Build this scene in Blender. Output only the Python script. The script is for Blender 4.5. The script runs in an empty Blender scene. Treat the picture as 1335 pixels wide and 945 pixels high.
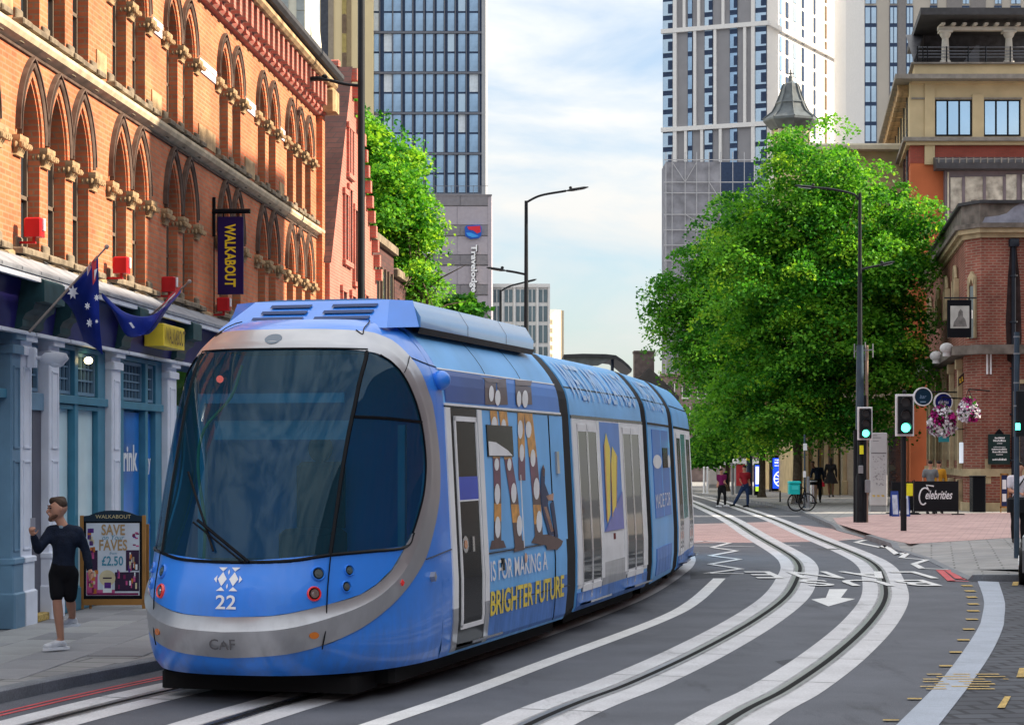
import bpy, bmesh, math, random
import numpy as np
from mathutils import Vector, Matrix
from mathutils.geometry import tessellate_polygon
from mathutils.noise import noise as pnoise

SC = bpy.context.scene
COL = SC.collection
R = math.radians

# ------------------------------------------------------------------ camera
FPX, CX, HY, EYE = 2700.0, 667.0, 595.0, 2.2      # focal length and horizon, in photo pixels (1335 wide)
cam = bpy.data.cameras.new('camera')
cam.sensor_width = 36.0
cam.lens = FPX / 1335 * 36
cam.shift_x = (667.5 - CX) / 1335
cam.shift_y = (HY - 472.5) / 1335
cam.clip_end = 6000
cam.clip_start = 0.3
camo = bpy.data.objects.new('camera', cam)
camo.location = (0, 0, EYE)
camo.rotation_euler = (R(90), 0, 0)
COL.objects.link(camo)
SC.camera = camo

# ------------------------------------------------------------------ sky, sun, exposure
SUN_AZ, SUN_EL = R(87), R(31)          # azimuth clockwise from +Y
world = bpy.data.worlds.new('World')
SC.world = world
world.use_nodes = True
wn = world.node_tree.nodes; wl = world.node_tree.links
wn.clear()
sky = wn.new('ShaderNodeTexSky'); sky.sky_type = 'NISHITA'; sky.sun_disc = False
sky.sun_elevation = SUN_EL; sky.sun_rotation = SUN_AZ
sky.air_density = 1.0; sky.dust_density = 1.2; sky.ozone_density = 1.2
tc = wn.new('ShaderNodeTexCoord')
mp = wn.new('ShaderNodeMapping'); mp.inputs['Scale'].default_value = (4.0, 4.0, 13.0)
nz = wn.new('ShaderNodeTexNoise'); nz.inputs['Scale'].default_value = 1.5; nz.inputs['Detail'].default_value = 7; nz.inputs['Roughness'].default_value = 0.55
nz.inputs['Distortion'].default_value = 0.4
cr = wn.new('ShaderNodeValToRGB'); cr.color_ramp.elements[0].position = 0.36; cr.color_ramp.elements[1].position = 0.60
mx = wn.new('ShaderNodeMix'); mx.data_type = 'RGBA'
# cloud layer: brighter towards the zenith as an overcast sky is (1 + 2 sin h) / 3
sx = wn.new('ShaderNodeSeparateXYZ'); wl.new(tc.outputs['Generated'], sx.inputs[0])
ov = wn.new('ShaderNodeMapRange'); ov.inputs['From Min'].default_value = 0.0; ov.inputs['From Max'].default_value = 1.0
ov.inputs['To Min'].default_value = 2.7; ov.inputs['To Max'].default_value = 9.3
wl.new(sx.outputs['Z'], ov.inputs['Value'])
cc_ = wn.new('ShaderNodeVectorMath'); cc_.operation = 'SCALE'; cc_.inputs[0].default_value = (1.0, 0.995, 0.965)
wl.new(ov.outputs['Result'], cc_.inputs['Scale']); wl.new(cc_.outputs['Vector'], mx.inputs['B'])
dim = wn.new('ShaderNodeVectorMath'); dim.operation = 'MULTIPLY'; dim.inputs[1].default_value = (0.60, 0.66, 0.72)
wl.new(sky.outputs['Color'], dim.inputs[0]); wl.new(dim.outputs['Vector'], mx.inputs['A'])
mm = wn.new('ShaderNodeMath'); mm.operation = 'MULTIPLY_ADD'; mm.inputs[1].default_value = 0.78; mm.inputs[2].default_value = 0.22
bg = wn.new('ShaderNodeBackground'); bg.inputs['Strength'].default_value = 0.105
wo = wn.new('ShaderNodeOutputWorld')
wl.new(tc.outputs['Generated'], mp.inputs['Vector']); wl.new(mp.outputs['Vector'], nz.inputs['Vector'])
wl.new(nz.outputs['Fac'], cr.inputs['Fac']); wl.new(cr.outputs['Color'], mm.inputs[0]); wl.new(mm.outputs[0], mx.inputs['Factor'])
wl.new(mx.outputs['Result'], bg.inputs['Color']); wl.new(bg.outputs['Background'], wo.inputs['Surface'])

sl = bpy.data.lights.new('sun', 'SUN'); sl.energy = 4.4; sl.angle = R(0.5); sl.color = (1.0, 0.86, 0.66)
so = bpy.data.objects.new('sun', sl)
sd = Vector((math.sin(SUN_AZ) * math.cos(SUN_EL), math.cos(SUN_AZ) * math.cos(SUN_EL), math.sin(SUN_EL)))
so.rotation_euler = (-sd).to_track_quat('-Z', 'Y').to_euler()
so.location = (30, 0, 60)
COL.objects.link(so)
SC.view_settings.view_transform = 'Standard'; SC.view_settings.look = 'None'
SC.view_settings.exposure = 1.42; SC.view_settings.gamma = 1.0
SC.cycles.max_bounces = 7; SC.cycles.transparent_max_bounces = 12
SC.cycles.use_denoising = True

# ------------------------------------------------------------------ pixel / ground helpers
def gp(x, y, z=0.0):
    """point at height z seen at photo pixel (x, y)"""
    k = (y - HY) / (EYE - z)
    return Vector(((x - CX) / k, FPX / k, z))
def at(x, y, Z):
    """point at distance Z seen at photo pixel"""
    return Vector(((x - CX) * Z / FPX, Z, EYE - (y - HY) * Z / FPX))

# ------------------------------------------------------------------ materials
MATS = {}
def mat(name, col, rough=0.7, metal=0.0, var=0.12, vs=3.0, bump=0.0, bs=20.0, coat=0.0, emit=None, es=1.0, spec=0.5, alpha=None):
    if name in MATS: return MATS[name]
    m = bpy.data.materials.new(name); m.use_nodes = True; MATS[name] = m
    nt = m.node_tree; N = nt.nodes; L = nt.links
    b = N['Principled BSDF']
    if spec == 0.5 and metal == 0: spec = 0.18 if rough >= .45 else (0.16 if coat == 0 else 0.4)
    b.inputs['Roughness'].default_value = rough; b.inputs['Metallic'].default_value = metal
    b.inputs['Coat Weight'].default_value = coat; b.inputs['Coat Roughness'].default_value = 0.04
    b.inputs['Specular IOR Level'].default_value = spec
    c = (*col, 1)
    b.inputs['Base Color'].default_value = c
    t = N.new('ShaderNodeTexCoord')
    if var > 0:
        n = N.new('ShaderNodeTexNoise'); n.inputs['Scale'].default_value = vs; n.inputs['Detail'].default_value = 5
        L.new(t.outputs['Object'], n.inputs['Vector'])
        r = N.new('ShaderNodeMapRange'); r.inputs['From Min'].default_value = 0.3; r.inputs['From Max'].default_value = 0.7
        r.inputs['To Min'].default_value = 1 - var; r.inputs['To Max'].default_value = 1 + var
        L.new(n.outputs['Fac'], r.inputs['Value'])
        h = N.new('ShaderNodeHueSaturation'); h.inputs['Color'].default_value = c
        L.new(r.outputs['Result'], h.inputs['Value']); L.new(h.outputs['Color'], b.inputs['Base Color'])
    if bump > 0:
        n2 = N.new('ShaderNodeTexNoise'); n2.inputs['Scale'].default_value = bs; n2.inputs['Detail'].default_value = 4
        L.new(t.outputs['Object'], n2.inputs['Vector'])
        bp = N.new('ShaderNodeBump'); bp.inputs['Strength'].default_value = bump; bp.inputs['Distance'].default_value = 0.02
        L.new(n2.outputs['Fac'], bp.inputs['Height']); L.new(bp.outputs['Normal'], b.inputs['Normal'])
    if emit:
        b.inputs['Emission Color'].default_value = (*emit, 1); b.inputs['Emission Strength'].default_value = es
    return m

def brick_mat(name, c1, c2, mortar, bw=0.225, bh=0.075, rough=0.85, var=0.18, ms=0.012, bump=0.4, zero=False):
    """brick courses in object space: x and y share the horizontal, z is up"""
    if name in MATS: return MATS[name]
    m = bpy.data.materials.new(name); m.use_nodes = True; MATS[name] = m
    nt = m.node_tree; N = nt.nodes; L = nt.links
    b = N['Principled BSDF']; b.inputs['Roughness'].default_value = rough; b.inputs['Specular IOR Level'].default_value = 0.15
    t = N.new('ShaderNodeTexCoord'); s = N.new('ShaderNodeSeparateXYZ'); L.new(t.outputs['Object'], s.inputs[0])
    a = N.new('ShaderNodeMath'); a.operation = 'ADD'; L.new(s.outputs['X'], a.inputs[0]); L.new(s.outputs['Y'], a.inputs[1])
    cb = N.new('ShaderNodeCombineXYZ'); L.new(a.outputs[0], cb.inputs['X']); L.new(s.outputs['Z'], cb.inputs['Y'])
    k = N.new('ShaderNodeTexBrick'); k.inputs['Scale'].default_value = 1.0
    k.inputs['Brick Width'].default_value = bw; k.inputs['Row Height'].default_value = bh; k.inputs['Mortar Size'].default_value = ms
    k.inputs['Color1'].default_value = (*c1, 1); k.inputs['Color2'].default_value = (*c2, 1); k.inputs['Mortar'].default_value = (*mortar, 1)
    L.new(cb.outputs[0], k.inputs['Vector'])
    n = N.new('ShaderNodeTexNoise'); n.inputs['Scale'].default_value = 0.9; n.inputs['Detail'].default_value = 8; n.inputs['Roughness'].default_value = 0.65
    L.new(t.outputs['Object'], n.inputs['Vector'])
    r = N.new('ShaderNodeMapRange'); r.inputs['From Min'].default_value = 0.3; r.inputs['From Max'].default_value = 0.7
    r.inputs['To Min'].default_value = 1 - var; r.inputs['To Max'].default_value = 1 + var
    L.new(n.outputs['Fac'], r.inputs['Value'])
    h = N.new('ShaderNodeHueSaturation'); L.new(k.outputs['Color'], h.inputs['Color']); L.new(r.outputs['Result'], h.inputs['Value'])
    L.new(h.outputs['Color'], b.inputs['Base Color'])
    bp = N.new('ShaderNodeBump'); bp.inputs['Strength'].default_value = bump; bp.inputs['Distance'].default_value = 0.01; bp.invert = True
    L.new(k.outputs['Fac'], bp.inputs['Height']); L.new(bp.outputs['Normal'], b.inputs['Normal'])
    return m

def add_grime(m, z0, z1, col=(0.10,0.09,0.085), amt=.55, sc=5.0):
    """splashed road dirt, thicker low down"""
    nt = m.node_tree; N = nt.nodes; L = nt.links; b = N['Principled BSDF']
    src = b.inputs['Base Color'].links[0].from_socket if b.inputs['Base Color'].links else None
    t = N.new('ShaderNodeTexCoord'); sp = N.new('ShaderNodeSeparateXYZ'); L.new(t.outputs['Object'], sp.inputs[0])
    r = N.new('ShaderNodeMapRange'); r.inputs['From Min'].default_value = z0; r.inputs['From Max'].default_value = z1; r.inputs['To Min'].default_value = 1; r.inputs['To Max'].default_value = .08
    L.new(sp.outputs['Z'], r.inputs['Value'])
    mp = N.new('ShaderNodeMapping'); mp.inputs['Scale'].default_value = (1,1,.35); L.new(t.outputs['Object'], mp.inputs['Vector'])
    n = N.new('ShaderNodeTexNoise'); n.inputs['Scale'].default_value = sc; n.inputs['Detail'].default_value = 9; n.inputs['Roughness'].default_value = .7; L.new(mp.outputs[0], n.inputs['Vector'])
    q = N.new('ShaderNodeMapRange'); q.inputs['From Min'].default_value = .42; q.inputs['From Max'].default_value = .72; q.inputs['To Min'].default_value = 0; q.inputs['To Max'].default_value = amt; L.new(n.outputs['Fac'], q.inputs['Value'])
    k = N.new('ShaderNodeMath'); k.operation = 'MULTIPLY'; L.new(r.outputs['Result'], k.inputs[0]); L.new(q.outputs['Result'], k.inputs[1])
    x = N.new('ShaderNodeMix'); x.data_type = 'RGBA'; L.new(k.outputs[0], x.inputs['Factor'])
    if src: L.new(src, x.inputs['A'])
    else: x.inputs['A'].default_value = b.inputs['Base Color'].default_value
    x.inputs['B'].default_value = (*col,1); L.new(x.outputs['Result'], b.inputs['Base Color'])
    a = N.new('ShaderNodeMath'); a.operation = 'MULTIPLY_ADD'; a.inputs[1].default_value = .5; a.inputs[2].default_value = b.inputs['Roughness'].default_value; L.new(k.outputs[0], a.inputs[0]); L.new(a.outputs[0], b.inputs['Roughness'])
def glass_mat(name, tint, rough=0.05, clear=0.35, spec=1.0, metal=0.0, coat=0.6):
    """tinted pane: partly see-through, glossy at grazing angles"""
    if name in MATS: return MATS[name]
    m = bpy.data.materials.new(name); m.use_nodes = True; MATS[name] = m
    nt = m.node_tree; N = nt.nodes; L = nt.links
    b = N['Principled BSDF']; b.inputs['Base Color'].default_value = (*[c * 0.25 for c in tint], 1)
    b.inputs['Roughness'].default_value = rough; b.inputs['Specular IOR Level'].default_value = spec
    b.inputs['IOR'].default_value = 1.5; b.inputs['Specular Tint'].default_value = (.62,.84,1,1); b.inputs['Coat Weight'].default_value = coat; b.inputs['Metallic'].default_value = metal
    t = N.new('ShaderNodeBsdfTransparent'); t.inputs['Color'].default_value = (*[min(1, c * 1.6) for c in tint], 1)
    x = N.new('ShaderNodeMixShader'); x.inputs['Fac'].default_value = 1 - clear
    L.new(t.outputs[0], x.inputs[1]); L.new(b.outputs[0], x.inputs[2])
    L.new(x.outputs[0], N['Material Output'].inputs['Surface'])
    return m

def mirror_mat(name, tint, rough=0.04, var=0.35, vs=0.3, dark=0.4, metal=0.75):
    """far window glass: mirrors the sky, panes vary a little"""
    if name in MATS: return MATS[name]
    m = mat(name, tint, rough=rough, metal=metal, var=var, vs=vs, spec=0.9)
    return m

# ------------------------------------------------------------------ mesh builder
class MB:
    def __init__(s): s.v = []; s.f = []; s.m = []; s.cur = 0; s.uv = None
    def add(s, vs, fs, mi=None):
        o = len(s.v); s.v.extend([tuple(v) for v in vs]); mi = s.cur if mi is None else mi
        for f in fs: s.f.append(tuple(i + o for i in f)); s.m.append(mi)
        return s
    def box(s, x0, x1, y0, y1, z0, z1, mi=None):
        if x0 > x1: x0, x1 = x1, x0
        if y0 > y1: y0, y1 = y1, y0
        if z0 > z1: z0, z1 = z1, z0
        return s.add([(x0,y0,z0),(x1,y0,z0),(x1,y1,z0),(x0,y1,z0),(x0,y0,z1),(x1,y0,z1),(x1,y1,z1),(x0,y1,z1)],
            [(0,3,2,1),(4,5,6,7),(0,1,5,4),(1,2,6,5),(2,3,7,6),(3,0,4,7)], mi)
    def bbox(s, x0, x1, y0, y1, z0, z1, b=0.02, mi=None):
        """box with chamfered vertical and top edges"""
        c = [(x0+b,y0),(x1-b,y0),(x1,y0+b),(x1,y1-b),(x1-b,y1),(x0+b,y1),(x0,y1-b),(x0,y0+b)]
        cx, cy = (x0+x1)/2, (y0+y1)/2
        vs = [(x,y,z0) for x,y in c] + [(x,y,z1-b) for x,y in c] + [(cx+(x-cx)*(1-b/max(.01,abs(x1-x0)/2)), cy+(y-cy)*(1-b/max(.01,abs(y1-y0)/2)), z1) for x,y in c]
        fs = [tuple(reversed(range(8))), tuple(range(16,24))]
        for r in (0,8):
            for i in range(8): j=(i+1)%8; fs.append((r+i,r+j,r+8+j,r+8+i))
        return s.add(vs, fs, mi)
    def tube(s, pts, rad, n=8, mi=None, cap=True, flat=1.0):
        pts = [Vector(p) for p in pts]; rs = rad if hasattr(rad, '__len__') else [rad]*len(pts)
        vs = []; fs = []; prev = None
        for i, p in enumerate(pts):
            d = (pts[min(i+1,len(pts)-1)] - pts[max(i-1,0)]).normalized()
            if prev is None:
                a = Vector((0,0,1)) if abs(d.z) < 0.9 else Vector((0,1,0))
                u = d.cross(a).normalized()
            else: u = (prev - d*prev.dot(d)).normalized()
            prev = u; w = d.cross(u)
            for j in range(n):
                t = 2*math.pi*j/n
                vs.append(p + (u*math.cos(t)*rs[i] + w*math.sin(t)*rs[i]*flat))
        for i in range(len(pts)-1):
            for j in range(n):
                k = (j+1)%n; fs.append((i*n+j, i*n+k, (i+1)*n+k, (i+1)*n+j))
        if cap: fs.append(tuple(reversed(range(n)))); fs.append(tuple(range((len(pts)-1)*n, len(pts)*n)))
        return s.add(vs, fs, mi)
    def cyl(s, x, y, z0, z1, r0, r1=None, n=12, mi=None): return s.tube([(x,y,z0),(x,y,z1)], [r0, r0 if r1 is None else r1], n, mi)
    def lathe(s, prof, x=0, y=0, n=12, mi=None):
        vs = []; fs = []
        for r, z in prof:
            for j in range(n): t = 2*math.pi*j/n; vs.append((x+r*math.cos(t), y+r*math.sin(t), z))
        for i in range(len(prof)-1):
            for j in range(n): k=(j+1)%n; fs.append((i*n+j,i*n+k,(i+1)*n+k,(i+1)*n+j))
        fs.append(tuple(reversed(range(n)))); fs.append(tuple(range((len(prof)-1)*n, len(prof)*n)))
        return s.add(vs, fs, mi)
    def ball(s, c, r, nu=12, nv=8, mi=None):
        rx, ry, rz = r if hasattr(r,'__len__') else (r,r,r); vs=[]; fs=[]
        for i in range(nv+1):
            p = math.pi*i/nv
            for j in range(nu): t=2*math.pi*j/nu; vs.append((c[0]+rx*math.sin(p)*math.cos(t), c[1]+ry*math.sin(p)*math.sin(t), c[2]-rz*math.cos(p)))
        for i in range(nv):
            for j in range(nu): k=(j+1)%nu; fs.append((i*nu+j,i*nu+k,(i+1)*nu+k,(i+1)*nu+j))
        return s.add(vs, fs, mi)
    def prism(s, poly, a, b, axis='y', mi=None, holes=()):
        """extrude a 2D polygon (with holes) along an axis from a to b"""
        def P(p, t):
            if axis == 'y': return (p[0], t, p[1])
            if axis == 'x': return (t, p[0], p[1])
            return (p[0], p[1], t)
        loops = [list(poly)] + [list(h) for h in holes]
        flat = [p for l in loops for p in l]
        tris = tessellate_polygon([[Vector((p[0],p[1],0)) for p in l] for l in loops])
        n = len(flat)
        vs = [P(p, a) for p in flat] + [P(p, b) for p in flat]
        fs = [tuple(t) for t in tris] + [tuple(n+i for i in reversed(t)) for t in tris]
        o = 0
        for l in loops:
            m_ = len(l)
            for i in range(m_):
                j = (i+1)%m_; fs.append((o+i, o+j, n+o+j, n+o+i))
            o += m_
        return s.add(vs, fs, mi)
    def strip(s, prof, path, mi=None, closed=False):
        """sweep list of rows: path = list of rows of points"""
        n = len(path[0]); vs = [p for row in path for p in row]; fs = []
        for i in range(len(path)-1):
            for j in range(n - (0 if closed else 1)):
                k = (j+1)%n; fs.append((i*n+j, i*n+k, (i+1)*n+k, (i+1)*n+j))
        return s.add(vs, fs, mi)
    def mesh(s, name, mats, smooth=None, fix=True):
        me = bpy.data.meshes.new(name); me.from_pydata(s.v, [], s.f)
        if not isinstance(mats, (list,tuple)): mats = [mats]
        for m_ in mats: me.materials.append(m_)
        if len(mats) > 1: me.polygons.foreach_set('material_index', s.m)
        if fix:
            bm = bmesh.new(); bm.from_mesh(me); bmesh.ops.recalc_face_normals(bm, faces=bm.faces); bm.to_mesh(me); bm.free()
        if smooth is not None:
            me.shade_smooth(); me.set_sharp_from_angle(angle=R(smooth))
        me.update(); return me
    def build(s, name, mats, parent=None, smooth=None, fix=True, **kw):
        return ob(name, s.mesh(name, mats, smooth, fix), parent, **kw)

CHILD = {}
def ob(name, data, parent=None, loc=None, rot=None, label=None, cat=None, group=None, kind=None, scale=None):
    o = bpy.data.objects.new(name, data); COL.objects.link(o)
    if parent is not None: o.parent = parent; CHILD.setdefault(parent.name, []).append(o)
    if loc is not None: o.location = loc
    if rot is not None: o.rotation_euler = rot if hasattr(rot,'__len__') else (0,0,rot)
    if scale is not None: o.scale = scale
    if label: o['label'] = label
    if cat: o['category'] = cat
    if group: o['group'] = group
    if kind: o['kind'] = kind
    return o
def thing(name, label, cat, loc=(0,0,0), rz=0, group=None, kind=None):
    return ob(name, None, None, loc, (0,0,rz), label, cat, group, kind)
def dup(o, parent=None, loc=None, rz=None, label=None):
    c = o.copy(); COL.objects.link(c)
    if parent is not None: c.parent = parent; CHILD.setdefault(parent.name, []).append(c)
    if loc is not None: c.location = loc
    if rz is not None: c.rotation_euler = (0,0,rz)
    if label: c['label'] = label
    for ch in list(KIDS(o)): dup(ch, c)
    return c
def KIDS(o): return CHILD.get(o.name, [])

def text_mesh(s, size=1.0, bold=0.0, sx=1.0, sy=1.0, extrude=0.0, shear=0.0, align='CENTER', space=1.0, res=3):
    """flat lettering in x/z (faces -y), centred; returns (verts, faces)"""
    c = bpy.data.curves.new('lettering', 'FONT'); c.body = s; c.size = size; c.offset = bold; c.extrude = extrude; c.shear = shear
    c.align_x = align; c.align_y = 'CENTER'; c.resolution_u = res; c.space_character = space
    o = bpy.data.objects.new('lettering', c); COL.objects.link(o)
    dg = bpy.context.evaluated_depsgraph_get(); me = bpy.data.meshes.new_from_object(o.evaluated_get(dg))
    vs = [(v.co.x*sx, -v.co.z, v.co.y*sy) for v in me.vertices]; fs = [tuple(p.vertices) for p in me.polygons]
    bpy.data.objects.remove(o); bpy.data.curves.remove(c); bpy.data.meshes.remove(me)
    return vs, fs
def add_text(mb, s, x, y, z, w=None, h=None, mi=None, f=None, **kw):
    """put lettering on the plane y, fitted to width w and height h, centred on (x, z)"""
    vs, fs = text_mesh(s, **kw)
    if not vs: return mb
    xs=[v[0] for v in vs]; zs=[v[2] for v in vs]; x0,x1,z0,z1=min(xs),max(xs),min(zs),max(zs)
    kx = w/(x1-x0) if w else (h/(z1-z0) if h else 1); kz = h/(z1-z0) if h else kx
    vs = [(x+(v[0]-(x0+x1)/2)*kx, y+v[1], z+(v[2]-(z0+z1)/2)*kz) for v in vs]
    if f: vs = [f(*v) for v in vs]
    return mb.add(vs, fs, mi)
def ellipse(cx, cz, rx, rz, n=16, a0=0):
    return [(cx+rx*math.cos(a0+2*math.pi*i/n), cz+rz*math.sin(a0+2*math.pi*i/n)) for i in range(n)]
def frame_at(p, d):
    """rotation about z that turns local +x into direction d"""
    return math.atan2(d[1], d[0])
def crom(pts, n=8):
    P = [Vector(p) for p in pts]; P = [P[0]*2-P[1]] + P + [P[-1]*2-P[-2]]; out = []
    for i in range(1, len(P)-2):
        for k in range(n):
            t = k/n; a,b,c,d = P[i-1],P[i],P[i+1],P[i+2]
            out.append(0.5*((2*b)+(c-a)*t+(2*a-5*b+4*c-d)*t*t+(3*b-a-3*c+d)*t**3))
    out.append(P[-2]); return out
def offset(path, d):
    """offset a ground polyline to its left by d"""
    out = []
    for i,p in enumerate(path):
        t = (path[min(i+1,len(path)-1)]-path[max(i-1,0)]); t = Vector((t.x,t.y,0)).normalized()
        out.append(p + Vector((-t.y, t.x, 0))*d)
    return out
def arclen(path):
    s=[0]
    for a,b in zip(path[:-1],path[1:]): s.append(s[-1]+(b-a).length)
    return s
def along(path, s, L=None):
    L = L or arclen(path)
    for i in range(len(L)-1):
        if L[i+1] >= s: t=(s-L[i])/(L[i+1]-L[i]); return path[i].lerp(path[i+1],t), (path[i+1]-path[i]).normalized()
    return path[-1], (path[-1]-path[-2]).normalized()

# ================================================================== GROUND
def ground_mat(name, col, rough, sc1, v1, sc2, v2, bump=0.25, bs=60, stain=0.0):
    if name in MATS: return MATS[name]
    m = bpy.data.materials.new(name); m.use_nodes = True; MATS[name] = m
    nt = m.node_tree; N = nt.nodes; L = nt.links; b = N['Principled BSDF']; b.inputs['Roughness'].default_value = rough; b.inputs['Specular IOR Level'].default_value = 0.25
    t = N.new('ShaderNodeTexCoord'); h = N.new('ShaderNodeHueSaturation'); h.inputs['Color'].default_value = (*col, 1)
    val = None
    for sc, v, det in ((sc1, v1, 6), (sc2, v2, 2)):
        n = N.new('ShaderNodeTexNoise'); n.inputs['Scale'].default_value = sc; n.inputs['Detail'].default_value = det; n.inputs['Roughness'].default_value = 0.65
        L.new(t.outputs['Object'], n.inputs['Vector'])
        r = N.new('ShaderNodeMapRange'); r.inputs['From Min'].default_value = 0.3; r.inputs['From Max'].default_value = 0.7
        r.inputs['To Min'].default_value = 1 - v; r.inputs['To Max'].default_value = 1 + v; L.new(n.outputs['Fac'], r.inputs['Value'])
        if val is None: val = r.outputs['Result']
        else:
            k = N.new('ShaderNodeMath'); k.operation = 'MULTIPLY'; L.new(val, k.inputs[0]); L.new(r.outputs['Result'], k.inputs[1]); val = k.outputs[0]
    if stain:
        n = N.new('ShaderNodeTexNoise'); n.inputs['Scale'].default_value = 0.9; n.inputs['Detail'].default_value = 9; n.inputs['Roughness'].default_value = 0.75
        mp = N.new('ShaderNodeMapping'); mp.inputs['Scale'].default_value = (1.6, 0.35, 1); L.new(t.outputs['Object'], mp.inputs['Vector']); L.new(mp.outputs[0], n.inputs['Vector'])
        r = N.new('ShaderNodeMapRange'); r.inputs['From Min'].default_value = 0.56; r.inputs['From Max'].default_value = 0.66
        r.inputs['To Min'].default_value = 1; r.inputs['To Max'].default_value = 1 - stain; L.new(n.outputs['Fac'], r.inputs['Value'])
        k = N.new('ShaderNodeMath'); k.operation = 'MULTIPLY'; L.new(val, k.inputs[0]); L.new(r.outputs['Result'], k.inputs[1]); val = k.outputs[0]
    L.new(val, h.inputs['Value']); L.new(h.outputs['Color'], b.inputs['Base Color'])
    n2 = N.new('ShaderNodeTexNoise'); n2.inputs['Scale'].default_value = bs; n2.inputs['Detail'].default_value = 3; L.new(t.outputs['Object'], n2.inputs['Vector'])
    bp = N.new('ShaderNodeBump'); bp.inputs['Strength'].default_value = bump; bp.inputs['Distance'].default_value = 0.01
    L.new(n2.outputs['Fac'], bp.inputs['Height']); L.new(bp.outputs['Normal'], b.inputs['Normal'])
    return m
def paver_mat(name, c1, c2, mortar, bw, bh, ms, rot=0.0, var=0.2, rough=0.8):
    if name in MATS: return MATS[name]
    m = bpy.data.materials.new(name); m.use_nodes = True; MATS[name] = m
    nt = m.node_tree; N = nt.nodes; L = nt.links; b = N['Principled BSDF']; b.inputs['Roughness'].default_value = rough; b.inputs['Specular IOR Level'].default_value = 0.25
    t = N.new('ShaderNodeTexCoord'); mp = N.new('ShaderNodeMapping'); mp.inputs['Rotation'].default_value = (0,0,rot); L.new(t.outputs['Object'], mp.inputs['Vector'])
    k = N.new('ShaderNodeTexBrick'); k.inputs['Scale'].default_value = 1; k.inputs['Brick Width'].default_value = bw; k.inputs['Row Height'].default_value = bh
    k.inputs['Mortar Size'].default_value = ms; k.inputs['Color1'].default_value = (*c1,1); k.inputs['Color2'].default_value = (*c2,1); k.inputs['Mortar'].default_value = (*mortar,1)
    L.new(mp.outputs[0], k.inputs['Vector'])
    n = N.new('ShaderNodeTexNoise'); n.inputs['Scale'].default_value = 0.8; n.inputs['Detail'].default_value = 8; n.inputs['Roughness'].default_value = 0.7; L.new(t.outputs['Object'], n.inputs['Vector'])
    r = N.new('ShaderNodeMapRange'); r.inputs['From Min'].default_value = 0.3; r.inputs['From Max'].default_value = 0.7; r.inputs['To Min'].default_value = 1-var; r.inputs['To Max'].default_value = 1+var
    L.new(n.outputs['Fac'], r.inputs['Value']); h = N.new('ShaderNodeHueSaturation'); L.new(k.outputs['Color'], h.inputs['Color']); L.new(r.outputs['Result'], h.inputs['Value'])
    L.new(h.outputs['Color'], b.inputs['Base Color'])
    bp = N.new('ShaderNodeBump'); bp.inputs['Strength'].default_value = 0.3; bp.inputs['Distance'].default_value = 0.01; bp.invert = True
    L.new(k.outputs['Fac'], bp.inputs['Height']); L.new(bp.outputs['Normal'], b.inputs['Normal'])
    return m

asphalt = ground_mat('asphalt', (0.103, 0.110, 0.130), 0.75, 0.7, 0.22, 90, 0.36, bump=0.5, bs=120, stain=0.32)
concrete = ground_mat('track_concrete', (0.53, 0.53, 0.55), 0.75, 1.2, 0.14, 40, 0.12, bump=0.25, bs=60, stain=0.30)
paint = ground_mat('white_road_paint', (0.66, 0.66, 0.66), 0.6, 3.0, 0.12, 60, 0.14, bump=0.1)
yellow_paint = ground_mat('yellow_road_paint', (0.46, 0.32, 0.10), 0.7, 6.0, 0.3, 40, 0.45, bump=0.1, stain=.4)
red_paint = ground_mat('red_road_paint', (0.50, 0.07, 0.08), 0.6, 4.0, 0.2, 60, 0.2, bump=0.1)
kerbstone = ground_mat('kerb_stone', (0.17, 0.18, 0.20), 0.7, 2.0, 0.2, 60, 0.2, bump=0.2)
granite = ground_mat('granite_blocks', (0.33, 0.37, 0.44), 0.6, 2.0, 0.12, 120, 0.22, bump=0.2)
slabm = [ground_mat('paving_slab_%s' % n, c, 0.7, 1.3, 0.16, 70, 0.14, bump=0.2, stain=0.25) for n, c in (('grey',(0.27,0.268,0.28)),('pale',(0.32,0.318,0.32)),('dark',(0.22,0.218,0.23)))]
paving = paver_mat('far_paving', (0.30,0.295,0.29), (0.24,0.24,0.245), (0.14,0.14,0.14), 0.9, 0.45, 0.02, rot=0.2, var=0.22)
redpav = paver_mat('red_block_paving', (0.50,0.34,0.32), (0.43,0.29,0.28), (0.30,0.22,0.21), 0.4, 0.3, 0.01, rot=0.25, var=0.2)
setts = paver_mat('dark_setts', (0.085,0.093,0.11), (0.065,0.07,0.085), (0.035,0.037,0.045), 0.40, 0.30, 0.03, rot=-0.12, var=0.22)
steel = mat('rail_steel', (0.45, 0.45, 0.46), rough=0.3, metal=1.0, var=0.1)
groove = mat('rail_groove', (0.008, 0.008, 0.009), rough=0.9, var=0)

def sheet(name, pts, m, z=0.0, parent=None, kind='structure', **kw):
    mb = MB(); tris = tessellate_polygon([[Vector((p[0], p[1], 0)) for p in pts]])
    vs = [(p[0], p[1], z) for p in pts]
    fs = []
    for t in tris:
        a, b, c = (Vector(vs[i]) for i in t)
        fs.append(tuple(t) if (b-a).cross(c-a).z > 0 else tuple(reversed(t)))
    mb.add(vs, fs); return mb.build(name, m, parent, fix=False, kind=kind if parent is None else None, **kw)
def ribbon(mb, path, o0, o1, z, mi=None):
    a = offset(path, o0); b = offset(path, o1); n = len(path)
    mb.add([(p.x,p.y,z) for p in a]+[(p.x,p.y,z) for p in b], [(i,i+1,n+i+1,n+i) for i in range(n-1)], mi)

# road sheet out to the horizon
mb = MB(); mb.add([(-1500,-60,0),(1500,-60,0),(1500,3500,0),(-1500,3500,0)], [(0,1,2,3)]); mb.build('road', asphalt, kind='structure', fix=False)

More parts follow.
